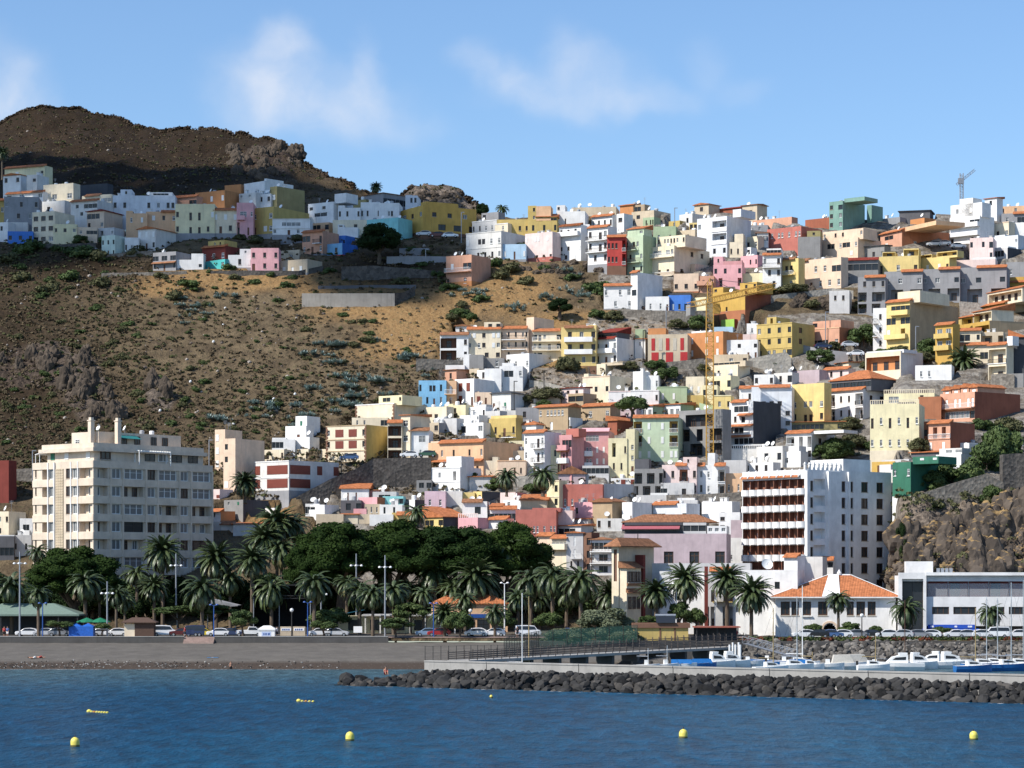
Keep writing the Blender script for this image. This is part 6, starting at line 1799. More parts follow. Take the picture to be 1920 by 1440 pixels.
PC = [palm_crown('date palm crown', 96, 1.0, [L_PALM, L_PALMY], 1, -.8, 1.4, 1.0, .115),
  palm_crown('feather palm crown', 62, 1.0, [L_PALM, L_PALMY], 2, -.9, 1.3, 1.35, .125),
  palm_crown('sparse palm crown', 46, 1.0, [L_PALM, L_PALMY], 3, -.7, 1.15, 1.3, .12),
  palm_crown('drooping palm crown', 70, 1.0, [L_PALM, L_PALMY], 4, -1.15, 1.3, 1.45, .12)]
def palm_trunk():
 out = []
 for sd_ in range(3):
  r = random.Random(sd_); b = MB(); pts, rad = [], []
  for i in range(15):
   t = i / 14; pts.append((math.sin(t * 2.2 + sd_) * .02 - math.sin(sd_) * .02, math.cos(t * 1.7 + sd_) * .02, t))
   rad.append((.30 - .07 * t + (.12 * (1 - t / .07) if t < .07 else 0) + (.10 if t > .93 else 0)) * (1 + .07 * (i % 2)))
  b.tube(pts, rad, PBARK, 8); out.append(b.mesh('palm trunk'))
 return out
PT = palm_trunk()
def palm(px, base_row, crown_row, rpx, var, label, Y=None, group='palm trees along the seafront', lean=0):
 Y = Y or Yg(px, min(base_row, 1194))
 sc = F / Y
 base = at(px, base_row, Y); h = (base_row - crown_row) / sc; r = rpx / sc * 1.2
 root = empty('palm_tree', base, random.uniform(0, 6.28)); tag(root, label, 'palm tree', group)
 tw = max(.75, min(1.25, r / 3.6))
 link('trunk', PT[var % 3], root, (0, 0, -1.0), 0, (tw, tw, h + 1.0))
 o = link('crown', PC[var], root, (0, 0, h - .05), random.uniform(0, 6.28), (r, r, r * random.uniform(.9, 1.08)))
 return root
G1 = 'date palms of the left seafront park'
LP = [(22,1190,1095,42,3),(72,1195,1112,30,3),(160,1189,1090,40,1),(187,1184,1102,28,3),(71,1178,1032,26,2),(218,1192,1112,28,3),(234,1190,1124,26,1),(257,1178,1072,34,2),(289,1186,1098,32,0),(305,1176,1032,42,0),(379,1192,1102,46,1),(405,1180,1044,44,0),
  (432,1180,1085,34,3),(473,1188,1048,42,0),(509,1189,1102,42,3),(589,1192,1092,42,1),(674,1190,1106,38,3),(699,1194,1112,34,1),(738,1190,1106,36,1),(764,1182,1100,30,3),(794,1190,1112,28,2),(816,1182,1070,46,0),
  (892,1184,1080,50,0),(951,1176,1028,48,0),(928,1201,1146,28,3),(834,1195,1148,32,0),(995,1187,1085,42,1),(1036,1190,1078,44,1),(1089,1192,1085,48,1),(1144,1178,1112,38,0),(1010,1182,1122,34,3),(1062,1184,1110,34,3),(872,1188,1122,30,1),(972,1190,1120,32,3),(850,1184,1104,34,1),(915,1182,1100,36,1),(650,1186,1090,30,2),(720,1180,1072,28,1)]
PLAB = ['at the left edge of the seafront park','low beside the tall lamp mast at the left','in front of the left round tree, over the blue booth','right of the blue booth with pale drooping fronds','small, behind the left round tree crown','slim, left of the brown kiosk','leaning close to the brown kiosk','yellow green, before the apartment block','behind the brown kiosk',
  'tall, before the middle of the apartment block','broad and dark, beside the white parked cars','bushy, at the right end of the apartment block','ragged, behind the parked white cars','tall, left of the black stage','in front of the black stage','yellowish, right of the black stage','dark, left of the white notice board','dark, right of the white notice board',
  'with yellow lower fronds before the low pavilion','slim, right of the low pavilion','small, near the parked blue car','tall, rising before the middle of the dark tree crowns','broad silvery, behind the parked white cars','tallest, before the right end of the dark tree crowns','dying, with brown hanging fronds','low bushy, beside the parked red car','dark, behind the slanting boat mast','with hanging yellow fronds right of the slanting mast','dark broad one left of the grey tamarisk bush','dark low one beside the corner tower house',
  'half hidden behind the slanting mast','half hidden left of the grey tamarisk bush','low, behind the silver parked cars','brownish, left of the slanting mast','half hidden behind the broad silvery palm','beside the broad silvery palm on its right','thin, before the left dark tree crowns','thin, under the middle dark tree crowns']
for (px, br, cr, rp, va), lb in zip(LP, PLAB):
 palm(px, br, cr, rp, va, 'palm tree ' + lb, None, G1)
for px, br, cr, rp, va, lb, Y in ((519,1165,978,44,0,'tall palm tree rising above the others left of the dark round crowns',500),(551,1165,982,36,3,'tall palm tree touching the left edge of the dark round crowns',502),(496,1168,1008,42,0,'dense palm tree below the two tallest ones',496),(528,1168,1028,40,1,'palm tree half hidden between stage and dark round crowns',494),
  (1230,1176,1108,38,0,'leftmost of the three palms before the long grey seafront building',447),(1284,1172,1086,42,0,'palm before the white facade, middle of the seafront',448),(1363,1176,1084,40,0,'palm before the wooden balconies by the big satellite dish',447),(1409,1196,1110,44,0,'stout palm beside the small pier gate and steps',441),
  (1572,1192,1122,30,1,'palm in front of the arched door of the villa',444),(1698,1196,1140,36,3,'bushy palm between the villa and the harbour office',443),(1857,1188,1148,30,1,'thin palm in front of the harbour office windows',443),
  (460,935,903,30,0,'lone palm before the wide modern pale house',521),(1018,922,890,34,3,'spiky grey palm beside the tall white balcony house',528),(950,922,892,26,1,'low bushy palm behind the white arched window house',530),(1808,712,676,34,0,'palm before the cream terrace houses at the right',595),
  (942,412,390,15,2,'palm standing on the skyline behind the long mustard house',708),(705,376,350,13,0,'palm on the skyline above the dark grey ridge house',790),(4,330,285,15,0,'dark palm at the left edge below the mountain',700),(780,985,958,28,2,'palm poking up behind the dark round crowns',498)):
 palm(px, br, cr, rp, va, lb, Y)
rg_ = random.Random(91)
def tree(px, base_row, cen_row, rx, rz, me, label, Y=None, name='tree', ry=None, trunk=.45, cat='tree', lobes=1.0, mesh_r=None):
 Y = Y or Yg(px, min(base_row, 1194)); sc = F / Y; base = at(px, base_row, Y)
 root = empty(name, base, random.uniform(0, 6.28) if mesh_r is None else 0); tag(root, label, cat)
 h = (base_row - cen_row) / sc * (.6 if name == 'bush' else 1); X, Z = rx / sc, rz / sc
 b = MB(); rnd = random.Random(int(px * 7 + base_row))
 b.tube([(0,0,-1),(.1,0,h*.3),(-.1,.1,h*.6)], [trunk*1.2, trunk, trunk*.8], BARK, 8)
 for i in range(6):
  a = i * 1.05 + rnd.random(); e = .55 * X
  b.tube([(-.1,.1,h*.5),(math.cos(a)*e*.5, math.sin(a)*e*.5, h*.8),(math.cos(a)*e, math.sin(a)*e, h + Z*.1)], [trunk*.6, trunk*.4, trunk*.15], BARK, 6)
 b.build('trunk', root)
 if name == 'bush': h *= .45; Z *= 1.25
 link('crown', me, root, (0, 0, h), 0, (X, (ry or rx) / sc, Z))
 return root
CR = [crown_mesh('ficus crown', L_FICUS, 1, 1, 1, 120, .21, 34000, .017, s_, True, .93) for s_ in (11, 12)]
CRP = crown_mesh('dark tree crown', L_PINE, 1, 1, 1, 40, .3, 14000, .028, 14)
CRG = [crown_mesh('green crown', L_GREEN, 1, 1, 1, 22, .36, 3500, .05, s_) for s_ in (21, 22)]
CRS = [crown_mesh('dry crown', L_SHRUB, 1, 1, 1, 16, .4, 2200, .06, s_) for s_ in (31, 32)]
CRT = crown_mesh('tamarisk crown', L_GREY, 1, 1, 1, 34, .3, 12000, .03, 41)
tree(140, 1186, 1092, 98, 70, CR[0], 'huge round dark ficus tree at the left of the park', 470, trunk=.9)
tree(640, 1180, 1054, 106, 80, CR[1], 'great dark round ficus tree, left one of the park grove', 482, trunk=1.0)
tree(735, 1180, 1052, 112, 80, CR[0], 'great dark round ficus tree in the middle of the park grove', 486, trunk=1.0)
tree(845, 1180, 1054, 112, 72, CR[1], 'dark ficus tree with flat crown right of the grove middle', 484, trunk=1.0)
tree(950, 1180, 1052, 92, 76, CR[0], 'dark round ficus tree at the right end of the park grove', 488, trunk=1.0)
tree(585, 1180, 1070, 58, 66, CR[0], 'smaller dark tree at the left foot of the park grove', 478, trunk=.6)
for i_, px in enumerate(range(-10, 1130, 57)):
 _t = tree(px, 1180, 1122 + (i_ * 13) % 23, 46, 46, (CRP, CRG[0])[i_ % 3 == 1], 'dark dense background tree at the back of the seafront park', 489 + (i_ * 7) % 5, trunk=.25); _t['group'] = 'background trees of the park'
tree(711, 492, 455, 44, 34, CRP, 'big dark umbrella-shaped tree beside the blue and turquoise houses', 667, trunk=.5)
tree(905, 412, 396, 13, 14, CRP, 'dark bushy tree at the right end of the rocky knoll skyline', 705)
tree(1186, 782, 760, 30, 20, CRG[0], 'leafy green tree beside the brown terracotta roofed houses', 574)
tree(1050, 592, 577, 24, 17, CRP, 'dark green rounded bush tree above the middle row houses', 634)
for i, (px, br, cr, rx, rz, lb) in enumerate([(1524,1197,1181,18,13,'first clipped round street tree left of the villa door'),(1593,1197,1180,20,14,'clipped round street tree right of the villa door'),(1642,1197,1183,15,11,'small clipped street tree near the corner of the villa'),(1764,1198,1187,26,12,'wide clipped street tree before the blue awnings'),(1893,1198,1192,18,10,'low clipped street tree at the right edge')]):
 tree(px, br, cr, rx, rz, CRG[i % 2], lb, 441.5, trunk=.16)
for i, (px, br, cr, rx, rz, lb) in enumerate([(607,1194,1174,24,11,'flat-topped green tree left of the notice board'),(742,1196,1172,30,14,'flat-topped flame tree at the end of the beach wall'),(112,1193,1172,26,9,'low spreading tree left of the blue booth'),(455,1192,1164,24,20,'round green tree beside the white pickup truck'),(335,1186,1146,46,12,'long leafy pergola tree row behind the kiosk, left'),(400,1186,1146,40,13,'leafy flame tree behind the parked white cars'),(192,1193,1176,14,9,'small green tree right of the blue booth'),
  (770,1190,1150,30,20,'bright green tree before the low pavilion'),(862,1192,1168,26,26,'green bushy tree behind the red parked car'),(1275,1180,1150,24,22,'dark green bush tree before the white seafront facade'),(1305,1184,1160,18,22,'tall cactus-like green shrub beside the brown pillar'),(1215,1184,1166,20,12,'green bush at the foot of the brown pier'),(620,1188,1160,36,22,'dense bush behind the white cars right of the stage'),(945,1188,1165,24,22,'bush among the parked cars'),(1030,1188,1165,26,20,'dense green bush left of the tamarisk')]):
 tree(px, br, cr, rx, rz, CRG[i % 2], lb, (442.5 if br >= 1192 else 456) if px < 1200 else 447, trunk=.18)
tree(1130, 1186, 1162, 62, 34, CRT, 'large grey-green tamarisk bush beside the yellow hut', 441, name='bush', cat='bush', trunk=.3)
tree(1060, 1200, 1190, 52, 18, CRT, 'low grey-green tamarisk thicket behind the mesh fence', 436, name='bush', cat='bush', trunk=.2)
tree(1170, 1204, 1194, 40, 16, CRT, 'grey-green tamarisk thicket at the left of the yellow hut', 435, name='bush', cat='bush', trunk=.2)
for px, br, cr, rx, rz, me, lb in ((1570,850,830,34,22,CRG[0],'dark green bush left of the twelve-window cream block'),(1550,855,845,30,18,CRG[1],'green bush clump above the hotel roof'),(1720,842,826,20,14,CRS[0],'greyish bush at the foot of the salmon front house'),(1880,860,815,40,46,CRG[0],'tall dark trees at the right edge above the ramp wall'),(1850,880,850,40,34,CRG[1],'green shrub mass on the ramp, right side'),(1800,905,880,42,30,CRG[0],'green hedge mass below the white terrace house'),(1745,915,895,30,22,CRG[1],'dark bush in front of the dark green house'),
  (1860,945,915,22,22,CRG[1],'green bush against the tall sloping stone wall'),(1690,1038,1002,14,36,CRP,'dark clipped hedge column right of the hotel'),(1758,952,941,11,8,CRG[0],'small dragon tree on the pale stone wall'),(1620,640,620,34,22,CRG[0],'green bushes beside the salmon house, right slope'),(1535,675,664,26,14,CRG[1],'green bushes above the tall white villa roofs'),(1250,706,696,24,14,CRG[0],'bushes under the stone terrace wall'),(1065,690,676,22,16,CRS[1],'grey-green bushes right of the white cubes'),(1030,745,735,30,14,CRS[0],'low bushes below the rough grey stone wall'),
  (1310,612,600,22,14,CRG[1],'green bushes under the grey stone retaining wall'),(1740,660,650,24,18,CRG[1],'dark bush beside the narrow ochre bay house'),(1660,670,660,24,14,CRG[0],'green bushes above the cream garage house'),(1490,545,538,30,10,CRS[0],'scrub on the rocky brow under the peach white house'),(1870,985,970,36,14,CRS[1],'dry shrubs on top of the rocky bluff')):
 tree(px, br, cr, rx, rz, me, lb, Yg(px, br) - 1.5, name='bush', cat='bush', trunk=.15)
for px, py, r in ((862,594,20),(880,600,16),(850,600,14),(1560,650,16),(1625,690,16),(1615,575,18),(1520,575,18),(1440,545,16),(1230,690,20),(1320,695,14),(1455,685,16),(1180,690,16),(1020,760,16),(985,750,14),(1590,800,22),(1600,830,24),(1640,840,18),(1000,920,16),(930,915,18),(885,900,14),(1690,660,16),(1735,672,20),(1780,690,16),(1850,770,24),(1840,800,22),(1890,800,26),(480,450,18),(530,445,16),(560,450,14),(450,448,14),(690,450,14),(1150,600,20),(1120,596,18),(1270,612,18),(770,470,14),(800,475,12),(820,520,14),(200,452,18),(150,455,20),(260,470,14)):
 p = ground3(px, py); s_ = r / 8.0
 o = link('bush', (CRG[0], CRG[1], CRS[0], CRS[1])[int(px + py) % 4], None, p + Vector((0, -.8, s_ * .1)), rg_.uniform(0, 6.28), (s_, s_, s_ * .7)); tag(o, 'leafy bush growing in a gap between the hillside houses', 'bush', 'bushes between the hillside houses')
def agave_mesh(seed, n):
 rs = np.random.RandomState(seed); Vl, Fl = [], []
 for k in range(n):
  c = np.array([rs.uniform(-1.6, 1.6), rs.uniform(-1.2, 1.2), 0]); s = rs.uniform(.55, 1.0)
  for i in range(18):
   az = i * 2.4; el = 1.35 - 1.15 * (i / 17); L = s * rs.uniform(.8, 1.1)
   d = np.array([math.cos(az) * math.cos(el), math.sin(az) * math.cos(el), math.sin(el)]); sd_ = np.array([-math.sin(az), math.cos(az), 0]) * .11 * s
   m_ = c + d * L * .5; t = c + d * L + np.array([0, 0, -.08 * L]); q = len(Vl)
   Vl += [c - sd_ * .7, c + sd_ * .7, m_ + sd_, m_ - sd_]; Fl.append((q, q+1, q+2, q+3))
   Vl += [m_ - sd_, m_ + sd_, t + sd_ * .1, t - sd_ * .1]; Fl.append((q+4, q+5, q+6, q+7))
 return np_mesh('agave clump', np.array(Vl), Fl, [0] * len(Fl), [L_AGAVE])
AG = [agave_mesh(s_, n) for s_, n in ((1, 5), (2, 8), (3, 11))]
rg = random.Random(77)
for cx, cy, rx, ry, n in ((360,572,30,14,7),(400,550,25,8,3),(605,665,30,18,9),(670,718,48,10,10),(755,665,22,10,4),(700,740,40,8,4),(590,730,16,8,2),(540,775,40,14,5),(640,765,35,18,9),(480,760,40,14,4),(430,790,30,10,3),(850,553,10,5,2),(900,553,14,5,3),(965,575,22,6,5),(1030,560,20,8,4),(1085,552,22,10,6),(1070,510,10,6,2),(680,640,30,6,2),(790,700,12,10,2),(1580,850,18,6,2),(340,600,20,10,2),(560,800,20,8,2)):
 for _ in range(n):
  px, py = cx + rg.uniform(-rx, rx), cy + rg.uniform(-ry, ry)
  p = ground3(px, py); p.z -= .05
  s_ = rg.uniform(1.1, 1.9)
  o = link('agave_clump', rg.choice(AG), None, p, rg.uniform(0, 6.28), (s_, s_, s_))
  tag(o, 'spiky blue-green agave clump on the dry ochre slope', 'agave', 'agaves on the dry slope')
SH = [crown_mesh('shrub', m_, 1, 1, .75, 9, .5, 700, .085, s_, True, .7) for m_, s_ in ((L_SHRUB, 51), (L_GREEN, 52), (L_SHRUB, 53), (L_GREEN, 54))]
spots = [(965,508,26),(945,520,22),(930,500,18),(990,530,18),(845,545,18),(905,565,16),(863,575,14),(1075,520,16),(1020,505,12),(980,465,14),(1120,545,26),(1140,560,20),(1160,570,16),(350,540,22),(330,560,20),(150,480,26),(190,490,24),(60,470,30),(20,490,26),(110,470,18),(250,480,16),(510,515,10),(620,510,12),(540,540,14),(430,505,14),(775,512,16),(750,530,14),(690,640,16),(665,650,12),(440,520,12),(90,545,22),(40,520,20),(130,520,22),(240,610,12),(215,640,10),(190,530,20),(300,520,14)]
for px, py, r in spots:
 p = ground3(px, py); s_ = r / 7.4
 o = link('shrub', rg.choice(SH), None, p, rg.uniform(0, 6.28), (s_, s_, s_ * .8)); tag(o, 'large rounded shrub on the open hillside near the upper houses', 'shrub', 'large shrubs on the hillside')
n = 0
while n < 190:
 px, py = rg.uniform(0, 840), rg.uniform(470, 880)
 if py > 830 and px > 380: continue
 if px > 640 and py > 690: continue
 if rg.random() > (.9 if px < 250 or py > 720 else .4): continue
 if 560 < px < 760 and 500 < py < 580: continue
 p = ground3(px, py); s_ = rg.uniform(.6, 1.6)
 o = link('shrub', rg.choice(SH), None, p, rg.uniform(0, 6.28), (s_, s_, s_ * .8)); tag(o, 'small rounded shrub on the brown hillside', 'shrub', 'small shrubs on the hillside'); n += 1
def scatter(name, mat, pts, base_n, leaf, seed, flat=.6):
 rs = np.random.RandomState(seed); P, Nn = [], []
 for (p, r) in pts:
  d = rs.normal(0, 1, (base_n, 3)); d[:, 2] = np.abs(d[:, 2]); d /= np.linalg.norm(d, axis=1, keepdims=True)
  P.append(np.array(p) + d * r * rs.uniform(.5, 1, (base_n, 1)) * np.array([1, 1, flat])); Nn.append(d)
 V, Fq = leaf_quads(np.concatenate(P), np.concatenate(Nn), leaf, rs)
 o = link(name, np_mesh(name, V, Fq, [0] * len(Fq), [mat])); tag(o, kind='stuff'); return o
def hill_pts(n, test, rmin, rmax, x0=-40, x1=1960, y0=205, y1=930):
 out = []
 while len(out) < n:
  px, py = rg.uniform(x0, x1), rg.uniform(y0, y1)
  if py < crest(px)[0] + 1 or rg.random() > test(px, py): continue
  out.append((tuple(ground3(px, py)), rg.uniform(rmin, rmax)))
 return out
def t_scrub(px, py):
 if py < 450: return .9 if px < 905 else 0
 d = .45 + .5 * (px < 260) + .3 * (py > 690) - .35 * gauss(px, py, 470, 520, 160, 36) - .35 * gauss(px, py, 760, 610, 130, 60)
 if px > 860 and py > 430: d *= .25
 return d
scatter('scrub', leaf_mat('dead scrub', (.06, .047, .03), (.135, .105, .065), .9, .05, .3), hill_pts(9500, t_scrub, .3, .9, 0, 1300), 12, .2, 5)
scatter('low_green_scrub', leaf_mat('olive scrub', (.045, .048, .022), (.095, .10, .045), .9, .05, .3), hill_pts(1900, t_scrub, .4, 1.1, 0, 1300), 14, .24, 6)
crest_pts = []
for px in np.arange(-40, 905, 1.1):
 c, Y = crest(px); p = at(px, c, Y); p.z += terr_noise(px, c, p.x, p.y) - .2; crest_pts.append((tuple(p), rg.uniform(.4, 1.7)))
scatter('ridge_scrub', leaf_mat('dry ridge scrub', (.035, .026, .019), (.075, .055, .038), .95, .05, .2), crest_pts, 22, .34, 7, .8)
scatter('bluff_scrub', L_SHRUB, [(tuple(ground3(px, py) + Vector((0, -1.5, 1.0))), rg.uniform(.5, 1.2)) for px, py in [(rg.uniform(1640, 1930), rg.uniform(930, 1090)) for _ in range(260)] if rg.random() < .35 or py < 985 or py > 1062], 22, .2, 21)
def slope_stones():
 v, f = ICO1; b = MB(); k = None
 mats = [plain('pale stone', (.34, .30, .26), .95, var=.3), plain('brown stone', (.13, .10, .08), .95, var=.3)]
 for i in range(1500):
  px, py = rg.uniform(0, 1250), rg.uniform(215, 860)
  if py < crest(px)[0] + 2 or rg.random() > (.9 if px < 860 else .4): continue
  p = ground3(px, py); r = rg.choice((.15, .2, .25, .3, .5)) * rg.uniform(.7, 1.3); mt = mats[rg.random() < .7]; n = len(b.v); mi = b.mi(mt)
  for q in v: b.v.append((p.x + q[0]*r*rg.uniform(.7,1.2), p.y + q[1]*r, p.z + q[2]*r*.8))
  for q in f: b.f.append(tuple(n + j for j in q)); b.m.append(mi)
 tag(b.build('slope_stones'), kind='stuff')
slope_stones()
def rocks(name, spots_, mat, seed, kind='structure', fr=.14):
 rr = random.Random(seed); v, f = ico(4); b = MB(); k = b.mi(mat)
 for px, py, r, st in spots_:
  p = ground3(px, py); n = len(b.v); s = rr.uniform(0, 90)
  for q in v:
   q = Vector(q); d = 1 + .35 * noise.noise(q * 1.3 + Vector((s, 0, 0)))
   c = noise.voronoi(q * 1.6 + Vector((0, s, 0)))[0]; d += .38 * (c[1] - c[0]) - .15 + fr * noise.fractal(q * 2.6 + Vector((s, s, 0)), .7, 2.2, 5)
   b.v.append((p.x + q.x * r * d, p.y + q.y * r * d * .7, p.z + q.z * r * d * st))
  for q in f: b.f.append(tuple(n + j for j in q)); b.m.append(k)
 o = b.build(name); tag(o, kind=kind); return o
def grass_top(m):
 """dry grass holds on the ledges, bare rock shows on the steep faces"""
 nt = m.node_tree; N, L = nt.nodes, nt.links; b = N['Principled BSDF']
 src = b.inputs['Base Color'].links[0].from_socket
 g = N.new('ShaderNodeNewGeometry'); s = N.new('ShaderNodeSeparateXYZ'); L.new(g.outputs['Normal'], s.inputs[0])
 n = N.new('ShaderNodeTexNoise'); n.inputs['Scale'].default_value = .25; L.new(g.outputs['Position'], n.inputs['Vector'])
 a = N.new('ShaderNodeMath'); a.operation = 'MULTIPLY_ADD'; a.inputs[1].default_value = 1.3; L.new(n.outputs['Fac'], a.inputs[0]); L.new(s.outputs[2], a.inputs[2])
 r = N.new('ShaderNodeMapRange'); r.inputs['From Min'].default_value = 1.22; r.inputs['From Max'].default_value = 1.5; L.new(a.outputs[0], r.inputs['Value'])
 mx = N.new('ShaderNodeMixRGB'); mx.inputs[2].default_value = (.27, .18, .08, 1); L.new(r.outputs[0], mx.inputs[0]); L.new(src, mx.inputs[1]); L.new(mx.outputs[0], b.inputs['Base Color'])
ROCK = stone_mat('bluff rock', (.020, .018, .017), (.15, .12, .095), .45)
sp = []
for _ in range(130):
 px = rg.uniform(1690, 1990); top = 985 - (px - 1700) * .28 + 20; py = rg.uniform(max(940, top + 25), 1088)
 sp.append((px, py, rg.choice((1.0, 1.4, 2.2, 3.6)) * rg.uniform(.8, 1.1), rg.uniform(1.0, 1.8)))
for _ in range(16): sp.append((rg.uniform(1640, 1700), rg.uniform(1062, 1105), rg.uniform(.8, 1.8), 1.0))
grass_top(ROCK)
rocks('bluff_rocks', sp, ROCK, 4)
sp = []
for cx, cy, n, w, h in ((150,715,13,34,40),(180,765,9,24,30),(40,690,7,50,24),(300,745,3,16,18),(95,690,4,20,20),(225,790,4,14,14)):
 for _ in range(n): sp.append((cx + rg.uniform(-w, w), cy + rg.uniform(-h, h), rg.uniform(.9, 2.4), rg.uniform(1.1, 2.0)))
for _ in range(30): sp.append((rg.uniform(430, 560), rg.uniform(285, 345), rg.uniform(1.2, 3.2), 1.2))
for _ in range(30): sp.append((rg.uniform(768, 882), rg.uniform(366, 395), rg.uniform(1.0, 2.0), .7))
for _ in range(20): sp.append((rg.uniform(975, 1130), rg.uniform(492, 515), rg.uniform(.6, 1.3), .9))
for _ in range(26): sp.append((rg.uniform(1470, 1590), rg.uniform(545, 585), rg.uniform(.7, 1.8), 1.0))
rocks('outcrop_rocks', sp, stone_mat('outcrop rock', (.038, .031, .026), (.125, .098, .074), .5), 9)
                # --- seafront: paving, road, beach wall, quay
def zpark(px, Y):
 if px > 1690: py = 1196 - 6 * (Y - 440) / 16 if Y > 440 else 1196 - 6 * (Y - 440) / 8
 else: py = 1196 - 16 * (Y - 440) / 45 if Y > 440 else 1196 - 6 * (Y - 440) / 8
 return HC - (py - HOR) * Y / F
def on_park(px, Y):
 return Vector(((px - 960) * Y / F, Y, zpark(px, Y)))
def sheet(name, px0, px1, Y0, Y1, mat, dz):
 b = MB(); n = 60; m = max(2, int((Y1 - Y0) / 2))
 for i in range(n):
  for j in range(m):
   q = []
   for a, c in ((i, j), (i + 1, j), (i + 1, j + 1), (i, j + 1)):
    px, Y = px0 + (px1 - px0) * a / n, Y0 + (Y1 - Y0) * c / m
    v = on_park(px, Y); v.z += dz; q.append(v)
   b.face(q, mat)
 o = b.build(name); tag(o, kind='structure'); return o
ASPH = plain('asphalt', (.055, .054, .055), .95, var=.25, scale=.6)
PAVE = plain('pink paving', (.36, .26, .22), .9, var=.2, scale=1.5)
CONC = stucco('breakwater concrete', (.34, .33, .31), .9)
CONCD = stucco('dark concrete', (.10, .095, .09), .9)
sheet('promenade', -80, 1420, 440.6, 444.5, PAVE, .035)
sheet('road', -80, 1420, 444.5, 453, ASPH, .03)
sheet('park_ground', -80, 1420, 453, 482, plain('park ground', (.11, .09, .065), .95, var=.4, scale=.3), .028)
sheet('quay_road', 1440, 2100, 437.5, 446, ASPH, .03)
def wall_box(name, px0, px1, Y, th, z0, z1, mat, label=None, cat=None, kind=None):
 b = MB(); x0, x1 = (px0 - 960) * Y / F, (px1 - 960) * Y / F
 b.box(0, x1 - x0, 0, th, z0, z1, mat); o = b.build(name, None, (x0, Y, 0)); tag(o, label, cat, None, kind); return o
w = wall_box('beach_wall', -90, 345, 440.0, .55, 2.6, 4.15, CONCD, 'long low dark wall along the top of the beach, left stretch', 'sea wall')
b_ = MB(); b_.box(-.02, (435) * 440 / F, -.06, .62, 4.15, 4.27, CONC); b_.build('coping', w, (0, 0, 0))
w = wall_box('beach_wall', 402, 728, 440.0, .55, 2.6, 4.15, CONCD, 'low dark wall along the top of the beach, right stretch', 'sea wall')
b_ = MB(); b_.box(-.02, (326) * 440 / F, -.06, .62, 4.15, 4.27, CONC); b_.build('coping', w, (0, 0, 0))
b_ = MB()
for i in range(5): b_.box(0, 5.2, -i * .4 - .4, -i * .4, 2.2, 4.0 - i * .18, PAVE)
tag(b_.build('beach_steps', None, ((345 - 960) * 440 / F, 440.6, 0)), kind='structure')
wall_box('quay', 985, 2150, 431.9, 8.6, -1.5, 3.62, CONCD, kind='structure')
                # --- breakwater
A0, A1 = Vector((-23.0, 339.5, 0)), Vector((61.0, 287.0, 0))
BD = (A1 - A0).normalized(); BN = Vector((-BD.y, BD.x, 0))
BL = (A1 - A0).length
BAS = stone_mat('basalt boulder', (.014, .014, .0145), (.060, .058, .056), .5)
BASL = stone_mat('paler boulder', (.03, .028, .027), (.10, .092, .083), .5)
BASM = stone_mat('darkest boulder', (.007, .007, .008), (.028, .028, .028), .7)  # darkest of the boulder tones, mixed in at random for contrast
def boulder(seed):
 rr = random.Random(seed); v, f = ICO2
 planes = [(Vector((rr.gauss(0,1), rr.gauss(0,1), rr.gauss(0,1))).normalized(), rr.uniform(.42, .78)) for _ in range(12)]
 out = []
 for q in v:
  q = Vector(q)
  for n_, d in planes:
   t = q.dot(n_) - d
   if t > 0: q = q - n_ * t * .92
  q += Vector((noise.noise(q * 3 + n_), noise.noise(q * 3 + n_ * 2), 0)) * .05
  out.append((q.x, q.y, q.z))
 return out, f
BO = []
for s_ in range(9):
 v, f = boulder(s_ + 3); me = bpy.data.meshes.new('boulder'); me.from_pydata(v, [], f); me.materials.append(BASL if s_ == 8 else BASM if s_ in (2, 5) else BAS); me.update(); BO.append((me, v, f))
rb = random.Random(12)
def bw_point(s, d):
 """point s metres along the breakwater, d metres in from the waterline, and the height of the rock slope there"""
 p = A0 + BD * s + BN * d
 top = 1.75 * min(1, .25 + s / 16)
 z = -.35 + (top + .35) * min(1, d / 6.2)
 return p, z
cand = []
rows = [(.0, 1.15), (1.35, 1.1), (2.6, 1.05), (3.8, .98), (5.0, .92), (6.2, .85), (7.0, .8)]
for k, (d, r) in enumerate(rows):
 s = -.5 + .4 * k + rb.random()
 while s < BL + 2:
  dd = d + rb.uniform(-.4, .4)
  if s < 9: dd = d * (.35 + s / 14) + rb.uniform(-.3, .3)
  p, z = bw_point(s, dd); rr = r * rb.uniform(.6, 1.1)
  cand.append((p + Vector((0, 0, z)), rr)); s += r * rb.uniform(1.1, 1.5)
for _ in range(26):
 a = rb.uniform(0, math.pi); p = A0 + BD * (5 - 6.5 * math.sin(a) * rb.uniform(.5, 1)) + BN * (3.6 - 4.2 * math.cos(a)); cand.append((p + Vector((0, 0, rb.uniform(-.4, .5))), rb.uniform(.8, 1.25)))
rb.shuffle(cand)
front = cand[:298]; rest = cand[298:]
for p, r in front:
 me = rb.choice(BO)[0]
 o = link('boulder', me, None, p, 0, (r * rb.uniform(1, 1.35), r * rb.uniform(.85, 1.15), r * rb.uniform(.75, 1.05)))
 o.rotation_euler = (rb.uniform(-.5, .5), rb.uniform(-.5, .5), rb.uniform(0, 6.28))
 tag(o, 'angular dark basalt boulder of the breakwater slope', 'boulder', 'boulders of the breakwater')
